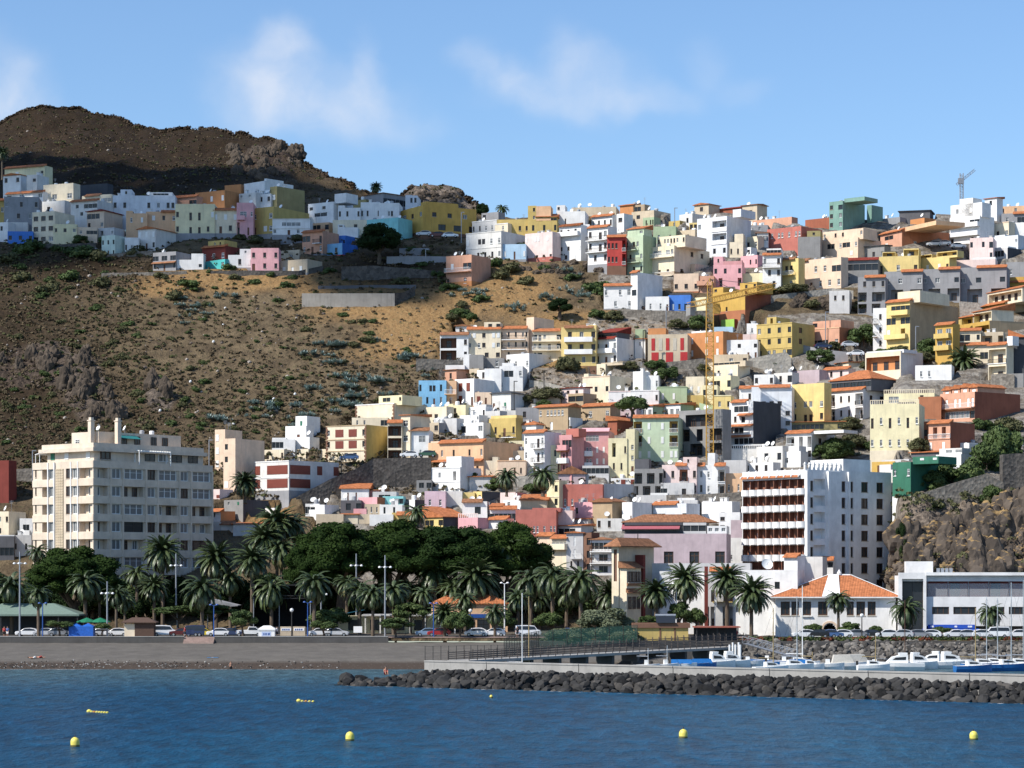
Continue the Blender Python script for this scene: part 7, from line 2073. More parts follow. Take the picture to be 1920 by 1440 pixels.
def rubble(name, pts, mats, seed):
 rr = random.Random(seed); b = MB()
 for p, r in pts:
  _, v, f = rr.choice(BO[:8]); n = len(b.v); k = b.mi(rr.choice(mats)); M = Matrix.Rotation(rr.uniform(0, 6.28), 3, 'Z') @ Matrix.Rotation(rr.uniform(-.6, .6), 3, 'X')
  for q in v:
   w_ = M @ Vector(q) * r; b.v.append((p[0] + w_.x, p[1] + w_.y, p[2] + w_.z * .85))
  for q in f: b.f.append(tuple(n + j for j in q)); b.m.append(k)
 o = b.build(name); tag(o, kind='stuff'); return o
for _ in range(700):
 s = rb.uniform(-1, BL + 1); d = rb.uniform(0, 7.2); p, z = bw_point(s, d if s > 9 else d * (.35 + s / 14)); rest.append((p + Vector((0, 0, z - .25)), rb.uniform(.35, .8)))
rubble('breakwater_rubble', rest, [BAS, BAS, BAS, BASL], 5)
W0, W1 = at(795, 1262, 351), at(1945, 1293, 297.5)
W0.z = W1.z = 0
root = empty('breakwater_wall', W0, math.atan2((W1 - W0).y, (W1 - W0).x)); tag(root, 'long grey concrete wall on top of the boulder breakwater', 'breakwater wall')
LW = (W1 - W0).length
cuts = [0] + [ (px - 795) / (1945 - 795) for px in (912, 1085, 1262, 1443, 1628, 1818)] + [1]
def along(px):
 k = (px - 960) / F; d = (W1 - W0).normalized(); return (W0.x - k * W0.y) / (k * d.y - d.x)
cuts = [0] + [along(px) for px in (912, 1085, 1262, 1443, 1628, 1818)] + [LW]
for i in range(len(cuts) - 1):
 b = MB(); b.box(cuts[i] + .06, cuts[i+1] - .06, 0, 1.1, .3, 2.78, CONC); b.box(cuts[i] + .06, cuts[i+1] - .06, -.08, 1.18, 2.78, 2.95, CONC)
 b.build('wall_panel', root)
b_ = MB(); b_.box(0, LW, 1.12, 6.0, -1.5, 1.5, CONC); o = b_.build('breakwater_deck', None, W0, root.rotation_euler[2]); tag(o, kind='structure')
b_ = MB(); b_.box(-3, LW, -3.5, 0, -2, .5, CONCD); b_.build('footing', root)
fm = plain('foam', (.7, .72, .73), .8); fb = MB(); rf_ = random.Random(3)
def foam(x, y, r):
 n = 7; ph = rf_.random() * 6; fb.face([(x + math.cos(ph + 6.283 * i / n) * r * rf_.uniform(.5, 1.2), y + math.sin(ph + 6.283 * i / n) * r * .35 * rf_.uniform(.5, 1.3), .025) for i in range(n)], fm)
for _ in range(130):
 s = rf_.uniform(0, BL); p = A0 + BD * s - BN * rf_.uniform(.9, 1.6); foam(p.x, p.y, rf_.uniform(.1, .45))
for _ in range(160):
 px = rf_.uniform(-40, 640); foam((px - 960) * 400 / F, 399.6 + rf_.gauss(0, .25), rf_.uniform(.2, .7))
tag(fb.build('foam'), kind='stuff')
pb_ = []
for _ in range(900):
 px = rb.uniform(-60, 330) if rb.random() < .8 else rb.uniform(330, 640); Y = 401 + abs(rb.gauss(0, 2.6)); pb_.append((((px - 960) * Y / F, Y, max(0, (Y - 400) * .155) + .03), rb.uniform(.06, .2)))
rubble('beach_pebbles', pb_, [BASL, BASL, BAS, plain('pale pebble', (.32, .31, .29), .9)], 6)
                # --- rock bank of the inner harbour
pts = []
for _ in range(1500):
 px = rb.uniform(1395, 2010); t = rb.random(); Y = 423.5 + 9.5 * t; z = -.4 + 3.9 * t
 pts.append((((px - 960) * Y / F, Y, z), rb.uniform(.35, .95)))
HB = stone_mat('harbour rock', (.06, .055, .05), (.24, .22, .195), .6)
rubble('bank_rubble', pts, [HB, HB, BASL], 8)
HEDGE = leaf_mat('hedge leaves', (.03, .05, .015), (.07, .09, .03), .7, .2, .4)
HEDR = leaf_mat('red hedge leaves', (.10, .03, .015), (.18, .05, .025), .7, .2, .4)
scatter('bank_planting', HEDGE, [(((px - 960) * 434.5 / F, 434.5 + rb.uniform(-1, 1.4), 3.6 + rb.uniform(0, .3)), rb.uniform(.4, .9)) for px in np.arange(1400, 2010, 1.6)], 16, .17, 14, .7)
scatter('bank_red_flowers', HEDR, [(((px - 960) * 434 / F, 434 + rb.uniform(-1, 1.2), 3.7 + rb.uniform(0, .25)), rb.uniform(.3, .7)) for c in (1415, 1470, 1560, 1618, 1690, 1730, 1830, 1900) for px in np.arange(c - 18, c + 18, 2.4)], 14, .15, 15, .7)
                # --- pier ramp with dark slatted railing
PA, PB_ = at(1395, 1213, 433), at(880, 1241, 357)
def pier():
 d = (PB_ - PA); L_ = math.hypot(d.x, d.y); rz = math.atan2(d.y, d.x)
 root = empty('pier', (PA.x, PA.y, 0), rz); tag(root, 'long pier ramp with dark slatted railings leading down to the breakwater', 'pier')
 dk = plain('dark iron', (.075, .062, .055), .8)
 b = MB(); b.box(0, L_, -3.6, 0, 2.35, 2.75, CONC); b.build('deck', root)
 for k in range(10):
  x = 4 + k * (L_ - 6) / 10; b = MB(); b.box(x, x + .8, -3.2, -.4, -1.5, 2.349, CONCD); b.build('pillar', root)
 for y, nm in ((-.12, 'railing'), (-3.6, 'railing')):
  b = MB(); n = int(L_ / 2.2)
  for i in range(n + 1):
   x = (L_ - .1) * i / n; h = 2.3 - 1.0 * x / L_
   b.box(x, x + .1, y, y + .1, 2.75, 2.75 + h, dk)
  for k in range(4):
   h0 = .3 + k * .5
   z0, z1 = 2.75 + h0, 2.75 + h0 * (1.3 / 2.3)
   b.prism([(0, z0), (L_, z1), (L_, z1 + .08), (0, z0 + .14)], 'y', y + .101, y + .14, dk)
  b.build(nm, root)
pier()
def post_fence(name, pts, h, label, mat, step=2.2, mesh=None, cat='fence'):
 root = empty(name, pts[0]); tag(root, label, cat); o0 = Vector(pts[0])
 for a, c in zip(pts, pts[1:]):
  a, c = Vector(a) - o0, Vector(c) - o0; n = max(1, int((c - a).length / step))
  for i in range(n + 1):
   p = a + (c - a) * i / n; b = MB(); b.tube([p, p + Vector((0, 0, h))], .05, mat, 5); b.build('post', root)
  b = MB()
  for z in (h * .98, h * .5, .1): b.tube([a + Vector((0, 0, z)), c + Vector((0, 0, z))], .018, mat, 4)
  b.build('wire', root)
  if mesh:
   b = MB(); b.face([a + Vector((0, 0, .1)), c + Vector((0, 0, .1)), c + Vector((0, 0, h)), a + Vector((0, 0, h))], mesh); b.build('netting', root)
NET, _nt, _N, _L, _b = new_mat('green netting'); _b.inputs['Base Color'].default_value = (.03, .10, .08, 1); _b.inputs['Alpha'].default_value = .45; _b.inputs['Roughness'].default_value = .9
post_fence('wire_fence', [at(797, 1238, 362), at(870, 1236, 372), at(945, 1234, 385)], 2.0, 'row of dark fence posts on the end of the beach', RAIL)
post_fence('mesh_fence', [at(945, 1232, 398), at(1010, 1216, 430), at(1195, 1205, 431)], 3.0, 'green mesh fence in front of the grey tamarisk bushes', RAIL, 2.2, NET)
                # --- cars
TYRE = plain('tyre', (.012, .012, .012), .9); HUB = plain('wheel hub', (.45, .45, .46), .35, .7); LAMP = plain('headlight', (.75, .75, .72), .2); TAIL = plain('tail light', (.35, .01, .01), .3)
def car_paint(n, rgb):
 m = plain('car paint ' + n, rgb, .25, .1, .6, .02); return m
def car_body(kind):
 """side profile (x along the car, z) lofted over five widths so that the roof and bonnet are rounded"""
 if kind == 'car': prof = [(-2.05,.35),(-2.08,.62),(-2.0,.86),(-1.15,.98),(-.45,1.42),(.55,1.47),(1.35,1.34),(1.95,.98),(2.05,.7),(2.02,.35)]; win = [(-1.0,1.0),(-.42,1.37),(.55,1.41),(1.25,1.28),(1.62,1.0)]
 elif kind == 'van': prof = [(-2.2,.35),(-2.25,.7),(-2.1,1.05),(-1.6,1.2),(-1.1,1.85),(.2,1.95),(2.15,1.92),(2.25,1.4),(2.25,.6),(2.2,.35)]; win = [(-1.45,1.2),(-1.02,1.75),(.1,1.82),(2.0,1.8),(2.1,1.2)]
 else: prof = [(-2.5,.45),(-2.55,.8),(-2.4,1.0),(-1.5,1.1),(-.95,1.65),(.3,1.7),(.55,1.12),(2.5,1.08),(2.55,.6),(2.5,.45)]; win = [(-1.35,1.1),(-.9,1.57),(.2,1.6),(.38,1.12)]
 b = MB(); n = len(prof); ws = [(-.84,.0,.93),(-.80,.0,1.0),(0,.03,1.0),(.80,.0,1.0),(.84,.0,.93)]
 k = 0; V = []
 for y, dz, s in ws:
  V.append([(x * s, y * (1 - .14 * max(0, z - .95)), (z + (dz if z > .9 else 0)) * (1 if s == 1 else 1) - (.02 if s < 1 else 0)) for x, z in prof])
 return b, V, prof, win
def make_car(kind, pname, rgb):
 pm = car_paint(pname, rgb); root = empty('parked_car' if kind != 'van' else 'parked_van', (0, 0, 0))
 b, V, prof, win = car_body(kind); n = len(prof)
 for a, c in zip(V, V[1:]):
  for i in range(n):
   j = (i + 1) % n; b.face([a[i], c[i], c[j], a[j]], pm)
 b.face(V[0], pm); b.face(V[-1][::-1], pm); b.build('body', root)
 for s in (-1, 1):
  g = MB(); pts = [(x, s * (.852 - .84 * .14 * max(0, z - .95)), z) for x, z in win]; g.face(pts if s < 0 else pts[::-1], GLASS); g.build('side_window', root)
  q = MB(); x_ = prof[1][0]; q.box(x_ - .02, x_ + .12, s * .62 - .16, s * .62 + .16, .62, .78, LAMP); q.build('headlight', root)
  q = MB(); x_ = prof[-2][0]; q.box(x_ - .1, x_ + .03, s * .66 - .1, s * .66 + .1, .7, .95, TAIL); q.build('tail_light', root)
  for x in (-1.3, 1.3):
   q = MB(); q.tube([(x, s * .70, .32), (x, s * .87, .32)], .32, TYRE, 14); w_ = q.build('wheel', root)
   q = MB(); q.tube([(x, s * .865, .32), (x, s * .885, .32)], .19, HUB, 10); q.build('rim', w_)
 w0 = win[0], win[1]; i0 = 3
 g = MB(); (xa, za), (xb, zb) = prof[3], prof[4]; d = .015
 g.face([(xa + .08 - d, -.7, za + .06 + d), (xa + .08 - d, .7, za + .06 + d), (xb - .06 - d, .64, zb - .04 + d), (xb - .06 - d, -.64, zb - .04 + d)], GLASS); g.build('windscreen', root)
 return root
PAINT = dict(white=(.78,.78,.78), silver=(.5,.51,.53), grey=(.22,.23,.25), black=(.015,.015,.017), blue=(.06,.12,.26), lightblue=(.22,.32,.46), red=(.35,.02,.02), darkred=(.10,.012,.012), yellow=(.65,.48,.03), green=(.04,.10,.06), darkblue=(.02,.03,.08))
CARP = {}
def car(px, row, kind, colr, label, Y=None, turn=None, s=1.0, z=None):
 key = (kind, colr)
 if key not in CARP:
  CARP[key] = reg(make_car(kind, colr, PAINT[colr])); r = CARP[key]
 else: r = copy_tree(CARP[key])
 Y = Y or 447.5
 p = at(px, row, Y)
 if z is not None: p.z = z
 r.location = p; r.rotation_euler = (0, 0, turn if turn is not None else random.choice((0, math.pi)) + random.uniform(-.08, .08)); r.scale = (s, s, s)
 nm = {'car': 'car', 'van': 'van', 'pickup': 'pickup'}[kind]
 tag(r, label, nm, 'cars parked along the seafront' if z is None and Y < 460 and row > 1150 else 'cars parked on the hill' if Y > 480 else None)
 return r
for px, kd, cl, lb in [(52,'car','white','white car parked at the left end of the promenade'),(84,'car','silver','silver car second from the left end of the promenade'),(112,'car','grey','grey car just left of the blue booth'),(196,'car','silver','silver car between the blue booth and the brown kiosk'),(219,'car','white','white car left of the brown kiosk'),(308,'van','white','white van right of the brown kiosk'),(340,'car','darkred','dark red car next to the white van'),(361,'van','darkblue','dark blue van beside the yellow car'),(382,'car','yellow','yellow car among the parked cars'),
  (410,'car','white','white hatchback right of the yellow car'),(436,'car','darkblue','dark blue car right of the white hatchback'),(470,'pickup','white','white pickup truck left of the white tent booth'),(598,'car','white','white car behind the dark palm trunk right of the stage'),(632,'car','silver','silver car left of the white notice board'),(801,'car','lightblue','pale blue car near the end of the beach wall'),(823,'car','red','red car next to the pale blue car'),
  (893,'car','white','white car parked nearest the fence, middle'),(899,'car','silver','silver car behind the white one, middle'),(926,'car','white','white car left of the slanting boat mast'),(990,'van','white','white van behind the slanting boat mast'),(1070,'car','blue','blue car half hidden by the tamarisk bush'),(1360,'car','red','red car beneath the flat pier shelter')]:
 Yc = 449.5 if lb.startswith('silver car behind') else 447.0
 c_ = car(px, 1196, kd, cl, lb, Yc); c_.location.z = zpark(px, Yc) + .03
for px, kd, cl, lb in [(1508,'car','white','white car at the left end of the quay road'),(1532,'car','black','black car under the first clipped tree'),(1560,'car','blue','blue car in front of the arched door'),(1577,'car','white','white car below the palm at the arched door'),(1609,'car','grey','grey car left of the small clipped tree'),(1630,'car','black','black car near the corner of the villa'),(1662,'car','white','white car left of the bushy quay palm'),(1690,'car','silver','silver car beneath the bushy quay palm'),(1724,'car','grey','grey car before the portal of the harbour office'),(1742,'car','white','white car left of the wide clipped tree'),
  (1790,'car','white','white car in front of the blue awnings'),(1816,'car','silver','silver car right of the blue awnings'),(1843,'car','white','white car near the thin palm of the harbour office'),(1868,'van','white','white van at the right part of the quay road'),(1908,'car','white','white car at the right edge of the quay road')]:
 c_ = car(px, 1198, kd, cl, lb, 439.5); c_.location.z = zpark(px, 439.5) + .03
for px, row, cl, lb in [(795,443,'silver','silver car on the car park below the big ochre block, left'),(820,445,'darkred','dark red car on the car park below the big ochre block'),(845,446,'white','white car on the car park below the big ochre block, right'),(1752,462,'silver','silver car on the street high on the right, left one'),(1768,461,'white','white car on the street high on the right, middle'),(1796,466,'white','white car on the street high on the right, right one'),
  (1543,654,'darkblue','dark blue car beside the salmon house, right slope'),(1593,651,'silver','silver car beside the bushes, right slope'),(1604,668,'white','white and blue car on the lower street right of the salmon house'),(655,863,'blue','blue car beside the cream corner stone house'),(768,858,'white','white car in front of the white house above the stone wall'),(801,857,'green','green car at the end of the stone wall street'),(1915,840,'silver','silver car at the right edge on the ramp')]:
 Yc = Yg(px, row) - 3.0; c_ = car(px, row, 'car', cl, lb, Yc)
                # --- street furniture
def lamp_mast(px, top, base, Y, label, heads=4):
 sc = F / Y; p = at(px, base, Y); h = (base - top) / sc
 root = empty('lamp_mast', p); tag(root, label, 'lamp mast', 'tall floodlight masts')
 b = MB(); b.tube([(0,0,-.3),(0,0,h)], [.17,.11], STEEL, 8); b.build('mast', root)
 hh = h - 22 / sc
 b = MB(); b.lathe([(.14,0),(.14,.1)], STEEL, 8, (0, 0, hh)); b.tube([(-.9,0,hh),(.9,0,hh)], .05, STEEL, 5); b.tube([(0,-.7,hh+.02),(0,.7,hh+.02)], .05, STEEL, 5); b.build('cross_arm', root)
 for i, (x, y) in enumerate(((-.95,0),(.95,0),(0,-.75),(0,.75))[:heads]):
  b = MB(); b.lathe([(.08,.2),(.22,.08),(.25,-.08),(.15,-.14)], WHITEP, 10); b.build('lamp_head', root, (x, y, hh - .05))
for a in ((37,1034,1196,443,'tall steel floodlight mast at the left end of the promenade'),(201,1090,1197,443,'steel mast right of the blue booth'),(330,1038,1132,470,'floodlight mast before the right part of the apartment block'),(668,1038,1182,470,'floodlight mast in front of the dark tree crowns, left one'),(722,1041,1197,443,'floodlight mast at the end of the beach wall'),(602,1092,1182,460,'slim pale mast right of the black stage')):
 lamp_mast(*a)
BLUEP = plain('blue lamp post', (.02, .08, .30), .5)
def post_lamp(px, top, base, Y, label, mat=None, globe=False):
 mat = mat or BLUEP; sc = F / Y; p = at(px, base, Y); h = (base - top) / sc
 root = empty('street_lamp', p); tag(root, label, 'street lamp')
 b = MB(); b.tube([(0,0,-.3),(0,0,h)], [.12,.08], mat, 8); b.build('post', root)
 if globe: b = MB(); b.lathe([(.05,-.1),(.28,.1),(.34,.32),(.26,.52),(.05,.6)], WHITEP, 10); b.build('globe', root, (0, 0, h))
 else:
  for s in (-1, 1):
   b = MB(); b.tube([(0,0,h-.1),(s*.5,0,h+.1)], .05, mat, 5); b.lathe([(.28,.0),(.22,.15),(.05,.22)], mat, 8, (s*.55, 0, h + .05)); b.build('lamp_head', root)
for a in ((80,1132,1196,444,'blue lamp post left of the blue booth'),(401,1135,1196,444,'blue lamp post among the parked white cars'),(577,1130,1196,444,'blue lamp post right of the black stage'),(813,1132,1196,444,'blue lamp post near the pale blue car')): post_lamp(*a)
post_lamp(547, 1147, 1196, 444, 'dark lamp post with a round globe before the black stage', RAIL, True)
post_lamp(882, 1148, 1190, 452, 'globe lamp post among the parked cars', RAIL, True)
post_lamp(946, 1094, 1188, 450, 'white slender lamp post left of the slanting boat mast', WHITEP)
post_lamp(1268, 1095, 1170, 446, 'white slender lamp post before the palms at the right', WHITEP)
post_lamp(1616, 1157, 1198, 438, 'dark lamp post before the villa windows', RAIL, True)
for px, top, row, lb in ((61,845,905,'street lamp on the road left of the apartment block'),(392,825,880,'street lamp beside the slim peach house'),(640,855,885,'dark utility pole above the stone stairs'),(742,885,912,'dark pole on the sloping basalt wall'),(1020,695,748,'dark wooden pole on the slope right of the white cubes'),(964,715,765,'dark pole beside the derelict white house'),(1206,620,682,'dark pole left of the red shutter house'),(1249,575,620,'pole before the blue house wall'),(865,398,452,'street lamp on the car park of the ochre block'),(1265,390,420,'row of floodlights on a pole on the skyline'),(1717,612,655,'pale street lamp before the tan blank flank'),(1548,585,640,'street lamp before the salmon house'),(798,468,492,'street lamp above the garden wall')):
 Yq = Yg(px, row) - 2; sc = F / Yq; root = empty('pole', at(px, row, Yq)); tag(root, lb, 'pole'); hh = (row - top) / sc
 b = MB(); b.tube([(0,0,-1),(0,0,hh)], .11, RAIL if 'dark' in lb else STEEL, 6); b.build('post', root)
 b = MB(); b.box(-.1, .8, -.12, .12, hh - .08, hh + .08, STEEL if 'dark' not in lb else RAIL); b.build('arm', root)
def booth():
 bl = plain('blue tarpaulin', (.015, .11, .46), .6, var=.2)
 root = empty('booth', at(154, 1196, 442.5)); tag(root, 'bright blue tarpaulin booth with two small peaks on the promenade', 'booth')
 b = MB(); b.box(-2.1, 2.1, -1.2, 1.2, 0, 2.0, bl)
 b.build('cover', root)
 for x in (-1.05, 1.05):
  b = MB(); z = 2.0
  b.face([(x-1.05,-1.2,z),(x+1.05,-1.2,z),(x,0,z+.55)], bl); b.face([(x+1.05,-1.2,z),(x+1.05,1.2,z),(x,0,z+.55)], bl); b.face([(x+1.05,1.2,z),(x-1.05,1.2,z),(x,0,z+.55)], bl); b.face([(x-1.05,1.2,z),(x-1.05,-1.2,z),(x,0,z+.55)], bl); b.build('peak', root)
 root = empty('tent_booth', at(501, 1198, 442.5)); tag(root, 'white square tent booth with blue lettering on its front', 'booth')
 b = MB(); b.box(-1.4, 1.4, -1.2, 1.2, 0, 1.75, WHITEP); b.build('cover', root)
 b = MB(); z = 1.75
 P = [(-1.5,-1.3),(1.5,-1.3),(1.5,1.3),(-1.5,1.3)]; Q = [(-.6,-.5),(.6,-.5),(.6,.5),(-.6,.5)]
 for i in range(4): j = (i+1)%4; b.face([P[i]+(z,), P[j]+(z,), Q[j]+(z+.55,), Q[i]+(z+.55,)], WHITEP)
 b.face([q+(z+.55,) for q in Q], WHITEP); b.box(-1.5, 1.5, -1.3, 1.3, z-.25, z-.002, WHITEP); b.build('roof', root)
 pb = plain('pale blue panel', (.42, .50, .68), .6); b = MB(); b.box(-.85, .75, -1.23, -1.203, .45, 1.25, pb); pn = b.build('sign_panel', root)
 for x in (-.55, -.3, -.05, .25, .42):
  b = MB(); b.box(x, x + .12, -1.25, -1.23, .7, 1.05, BLUEP); b.build('letter', pn)
 root = empty('notice_board', at(671, 1196, 443)); tag(root, 'white blank notice board on a thin post', 'notice board')
 b = MB(); b.box(-.75, .75, -.06, 0, .9, 2.0, WHITEP); b.build('panel', root); b = MB(); b.tube([(0,.05,-.3),(0,.05,1.0)], .06, RAIL, 5); b.build('post', root)
 for px, lb in ((537, 'pale container with blue banner, left one before the stage'), (561, 'pale container with blue banner, right one before the stage')):
  root = empty('banner', at(px, 1192, 446)); tag(root, lb, 'banner'); b = MB(); b.box(-1.05, 1.05, -.3, .3, .0, 1.6, C('beige')); b.build('panel', root)
  b = MB(); b.box(-.9, .9, -.34, -.303, .85, 1.35, WHITEP); q = b.build('sign', root)
  for x in (-.7, -.35, 0, .35): b = MB(); b.box(x, x + .22, -.36, -.341, .95, 1.22, BLUEP); b.build('letter', q)
booth()
def kiosk():
 br = plain('kiosk wood', (.085, .05, .035), .8)
 root = empty('kiosk', at(262, 1196, 443.5)); tag(root, 'small brown kiosk hut with a cream side on the promenade', 'kiosk')
 b = MB(); b.box(-.7, 2.6, -1.2, 1.2, 0, 2.6, br); b.build('wall', root)
 b = MB(); b.box(-2.5, -.703, -1.1, 1.1, 0, 2.4, C('cream')); b.build('side_wall', root)
 b = MB(); hip_roof(b, -2.5, 2.6, -1.2, 1.2, 2.602, .8, br, over=.5, kind='H'); b.build('roof', root)
 root = empty('pavilion', at(90, 1190, 458)); tag(root, 'open pavilion with a pale green roof behind the cars at left', 'pavilion')
 g = plain('pale green roof', (.15, .21, .175), .8); W_, D_ = 11.5, 9
 b = MB(); z = 3.7
 P = [(-W_,-D_/2),(W_*.55,-D_/2),(W_*.55,D_/2),(-W_,D_/2)]; Q = [(-W_*.7,-1),(W_*.1,-1),(W_*.1,1),(-W_*.7,1)]
 for i in range(4): j = (i+1)%4; b.face([P[i]+(z,), P[j]+(z,), Q[j]+(z+1.9,), Q[i]+(z+1.9,)], g)
 b.face([q+(z+1.9,) for q in Q], g); b.box(-W_, W_*.55, -D_/2, D_/2, z-.3, z-.003, g); b.build('roof', root)
 for i in range(6):
  x = -W_ + .4 + i * 3.4; b = MB(); b.box(x, x+.2, -D_/2+.2, -D_/2+.4, 0, z-.3, RAIL); b.build('post', root)
 b = MB(); b.box(-W_+1, W_*.5, D_/2-1.5, D_/2-1.2, 0, z-.3, C('slate')); b.build('back_wall', root)
 for px, lb in ((163, 'green parasol left of the brown kiosk'), (188, 'green parasol nearer the brown kiosk')):
  root = empty('parasol', at(px, 1190, 452)); tag(root, lb, 'parasol'); gm = plain('green canvas', (.01, .16, .08), .8)
  b = MB(); b.tube([(0,0,0),(0,0,2.5)], .05, WHITEP, 5); b.build('pole', root); b = MB(); b.lathe([(1.9,2.2),(1.85,2.3),(.1,3.0)], gm, 8); b.build('canopy', root)
 root = empty('stage', at(530, 1192, 462)); tag(root, 'large black open-air stage between the palms', 'stage')
 bk = plain('stage black', (.006, .006, .007), .8)
 b = MB(); b.box(-5.2, 5.2, 3.0, 3.2, .0, 9.0, bk); b.box(-5.2, -5.0, -2, 3.0, .0, 9, bk); b.box(5.0, 5.2, -2, 3.0, 0, 9, bk); b.box(-5.2, 5.2, -2, 3.2, 9.001, 9.3, bk); b.build('backdrop', root)
 b = MB(); b.box(-5.6, 5.6, -3, 3.2, -.5, 1.6, plain('stage deck', (.04,.04,.042), .8)); b.build('stage_deck', root)
 b = MB(); lattice(b, (-5.4,-2.3,7.0), (5.4,-2.3,7.0), .5, RAIL, 16); b.build('lighting_truss', root)
 for x in (-5.0, -.4, 5.2):
  b = MB(); b.tube([(x,-2.3,1.6),(x,-2.3,7)], .09, STEEL, 6); b.build('truss_leg', root)
 root = empty('canopy', at(392, 1190, 462)); tag(root, 'grey sloping canopy roof beside the black stage', 'canopy')
 b = MB(); b.prism([(-6, 4.4), (5.5, 5.2), (5.5, 5.35), (1, 6.4), (-6, 4.6)], 'y', -3, 3, C('grey')); b.build('roof', root)
 for x in (-5.5, 0, 5): b = MB(); b.box(x, x+.15, -2.8, -2.65, -.3, 4.6, STEEL); b.build('post', root)
 root = empty('cafe_pavilion', at(690, 1188, 465)); tag(root, 'low yellow café pavilion with a blue awning among the palms', 'café')
 b = MB(); b.box(-8, 14, 0, 5, 0, 3.2, C('paleyellow')); b.build('wall', root); b = MB(); b.box(-1, 16.5, -2.2, 5.5, 3.21, 3.5, C('palegrey')); b.build('roof', root)
 for i in range(7): b = MB(); x = -.5 + i * 2.7; b.box(x, x+.25, -2, -1.75, 0, 3.2, C('offwhite')); b.build('post', root)
 for i in range(5): link('window', UW['k'], root, (-6.5 + i * 4, -.05, .6), 0, (2.2, 1, 1.9))
 b = MB(); b.prism([(-7.6, 3.0), (-.5, 4.3), (-.5, 4.4), (-7.6, 3.12)], 'y', -2.0, -.1, plain('sea blue awning', (.02,.14,.22), .7)); b.build('awning', root)
 root = empty('shop', at(870, 1186, 470)); tag(root, 'low shop with an orange tiled roof half hidden by palms', 'shop')
 b = MB(); b.box(-6, 8, 0, 6, 0, 5.2, C('peach')); b.build('wall', root); b = MB(); hip_roof(b, -6, 8, 0, 6, 5.21, 1.6, TILE); b.build('roof', root)
 b = MB(); b.box(-1, 6, -.2, -.003, 2.7, 3.4, BLUEP); b.build('sign_board', root)
 for i in range(5): link('shop_window', UW['k'], root, (-4.6 + i * 2.7, -.06, .1), 0, (2.2, 1, 2.3))
 root = empty('hut', at(1240, 1207, 436)); tag(root, 'low yellow hut with a brown roof band and a solar water heater', 'hut')
 b = MB(); b.box(-4.6, 4.6, 0, 5, -.5, 2.7, C('mustard')); b.build('wall', root); b = MB(); b.box(-4.9, 4.9, -.3, 5.2, 2.702, 3.5, C('brown')); b.build('roof_band', root)
 for x in (-4.5, -.2, 2.3): b = MB(); b.box(x-.12, x+.12, -.08, -.003, -.5, 2.69, C('brown')); b.build('pilaster', root)
 b = MB(); b.prism([(-.6, 3.52), (-.6, 3.62), (.9, 4.75), (.9, 4.65)], 'x', -.9, 2.4, GLASS); b.tube([(-1, 1.0, 4.8), (2.5, 1.0, 4.8)], .26, STEEL, 10); b.build('solar_heater', root)
 root = empty('shelter', at(1345, 1209, 434.5)); tag(root, 'flat red-roofed open shelter at the head of the pier', 'shelter')
 b = MB(); b.box(-3.9, 3.9, -.5, 4.5, 2.9, 3.12, plain('rust red roof', (.30,.09,.06), .7)); b.build('roof', root)
 for x in (-3.6, -.1, 3.4): b = MB(); b.box(x, x+.2, 0, .2, -.5, 2.9, RAIL); b.build('post', root)
 b = MB(); b.box(-3.7, 3.7, 4.2, 4.4, -.5, 2.89, C('slate')); b.build('back_wall', root)
 b = MB(); d = .3
 root = empty('satellite_dish', at(1438, 1069, 458)); tag(root, 'very large white satellite dish on the white seafront roof', 'satellite dish')
 b = MB(); b.tube([(0,0,-.2),(0,.2,.7)], .09, STEEL, 6); b.build('mount', root)
 D = Vector((.25, -1, .5)).normalized(); a = D.orthogonal().normalized(); c = D.cross(a); b = MB(); ring = []
 for rr, off in ((.0,0),(.4,.04),(.75,.14),(1.05,.28)): ring.append([Vector((0,.1,1.0)) + D*off + (a*math.cos(q*.393)+c*math.sin(q*.393))*rr for q in range(16)])
 for i in range(3):
  for q in range(16): b.face([ring[i][q], ring[i][(q+1)%16], ring[i+1][(q+1)%16], ring[i+1][q]], WHITEP)
 b.tube([Vector((0,.1,1.0)), Vector((0,.1,1.0)) + D * .9], .03, STEEL, 4); b.build('dish', root)
 for px, Yf in ((1340, 448), (1362, 447.5), (1396, 447)):
  lb = {1340: 'bare flagpole before the arches, left one', 1362: 'flagpole beside the palm at the arches', 1396: 'white furled flag on a pole left of the stout palm'}[px]
  root = empty('flagpole', at(px, 1180, Yf)); tag(root, lb, 'flagpole'); b = MB(); b.tube([(0,0,-1),(0,0,6.2)], .06, WHITEP, 6); b.build('pole', root)
  b = MB(); b.tube([(.08,0,6.0),(.22,0,5.2),(.3,.03,4.2),(.2,0,3.6)], [.06,.14,.12,.03], WHITEP, 6); b.build('flag', root)
 root = empty('solar_panel', Vector(bpy.data.objects['harbour_building'].location)); bpy.data.objects.remove(root)
kiosk()
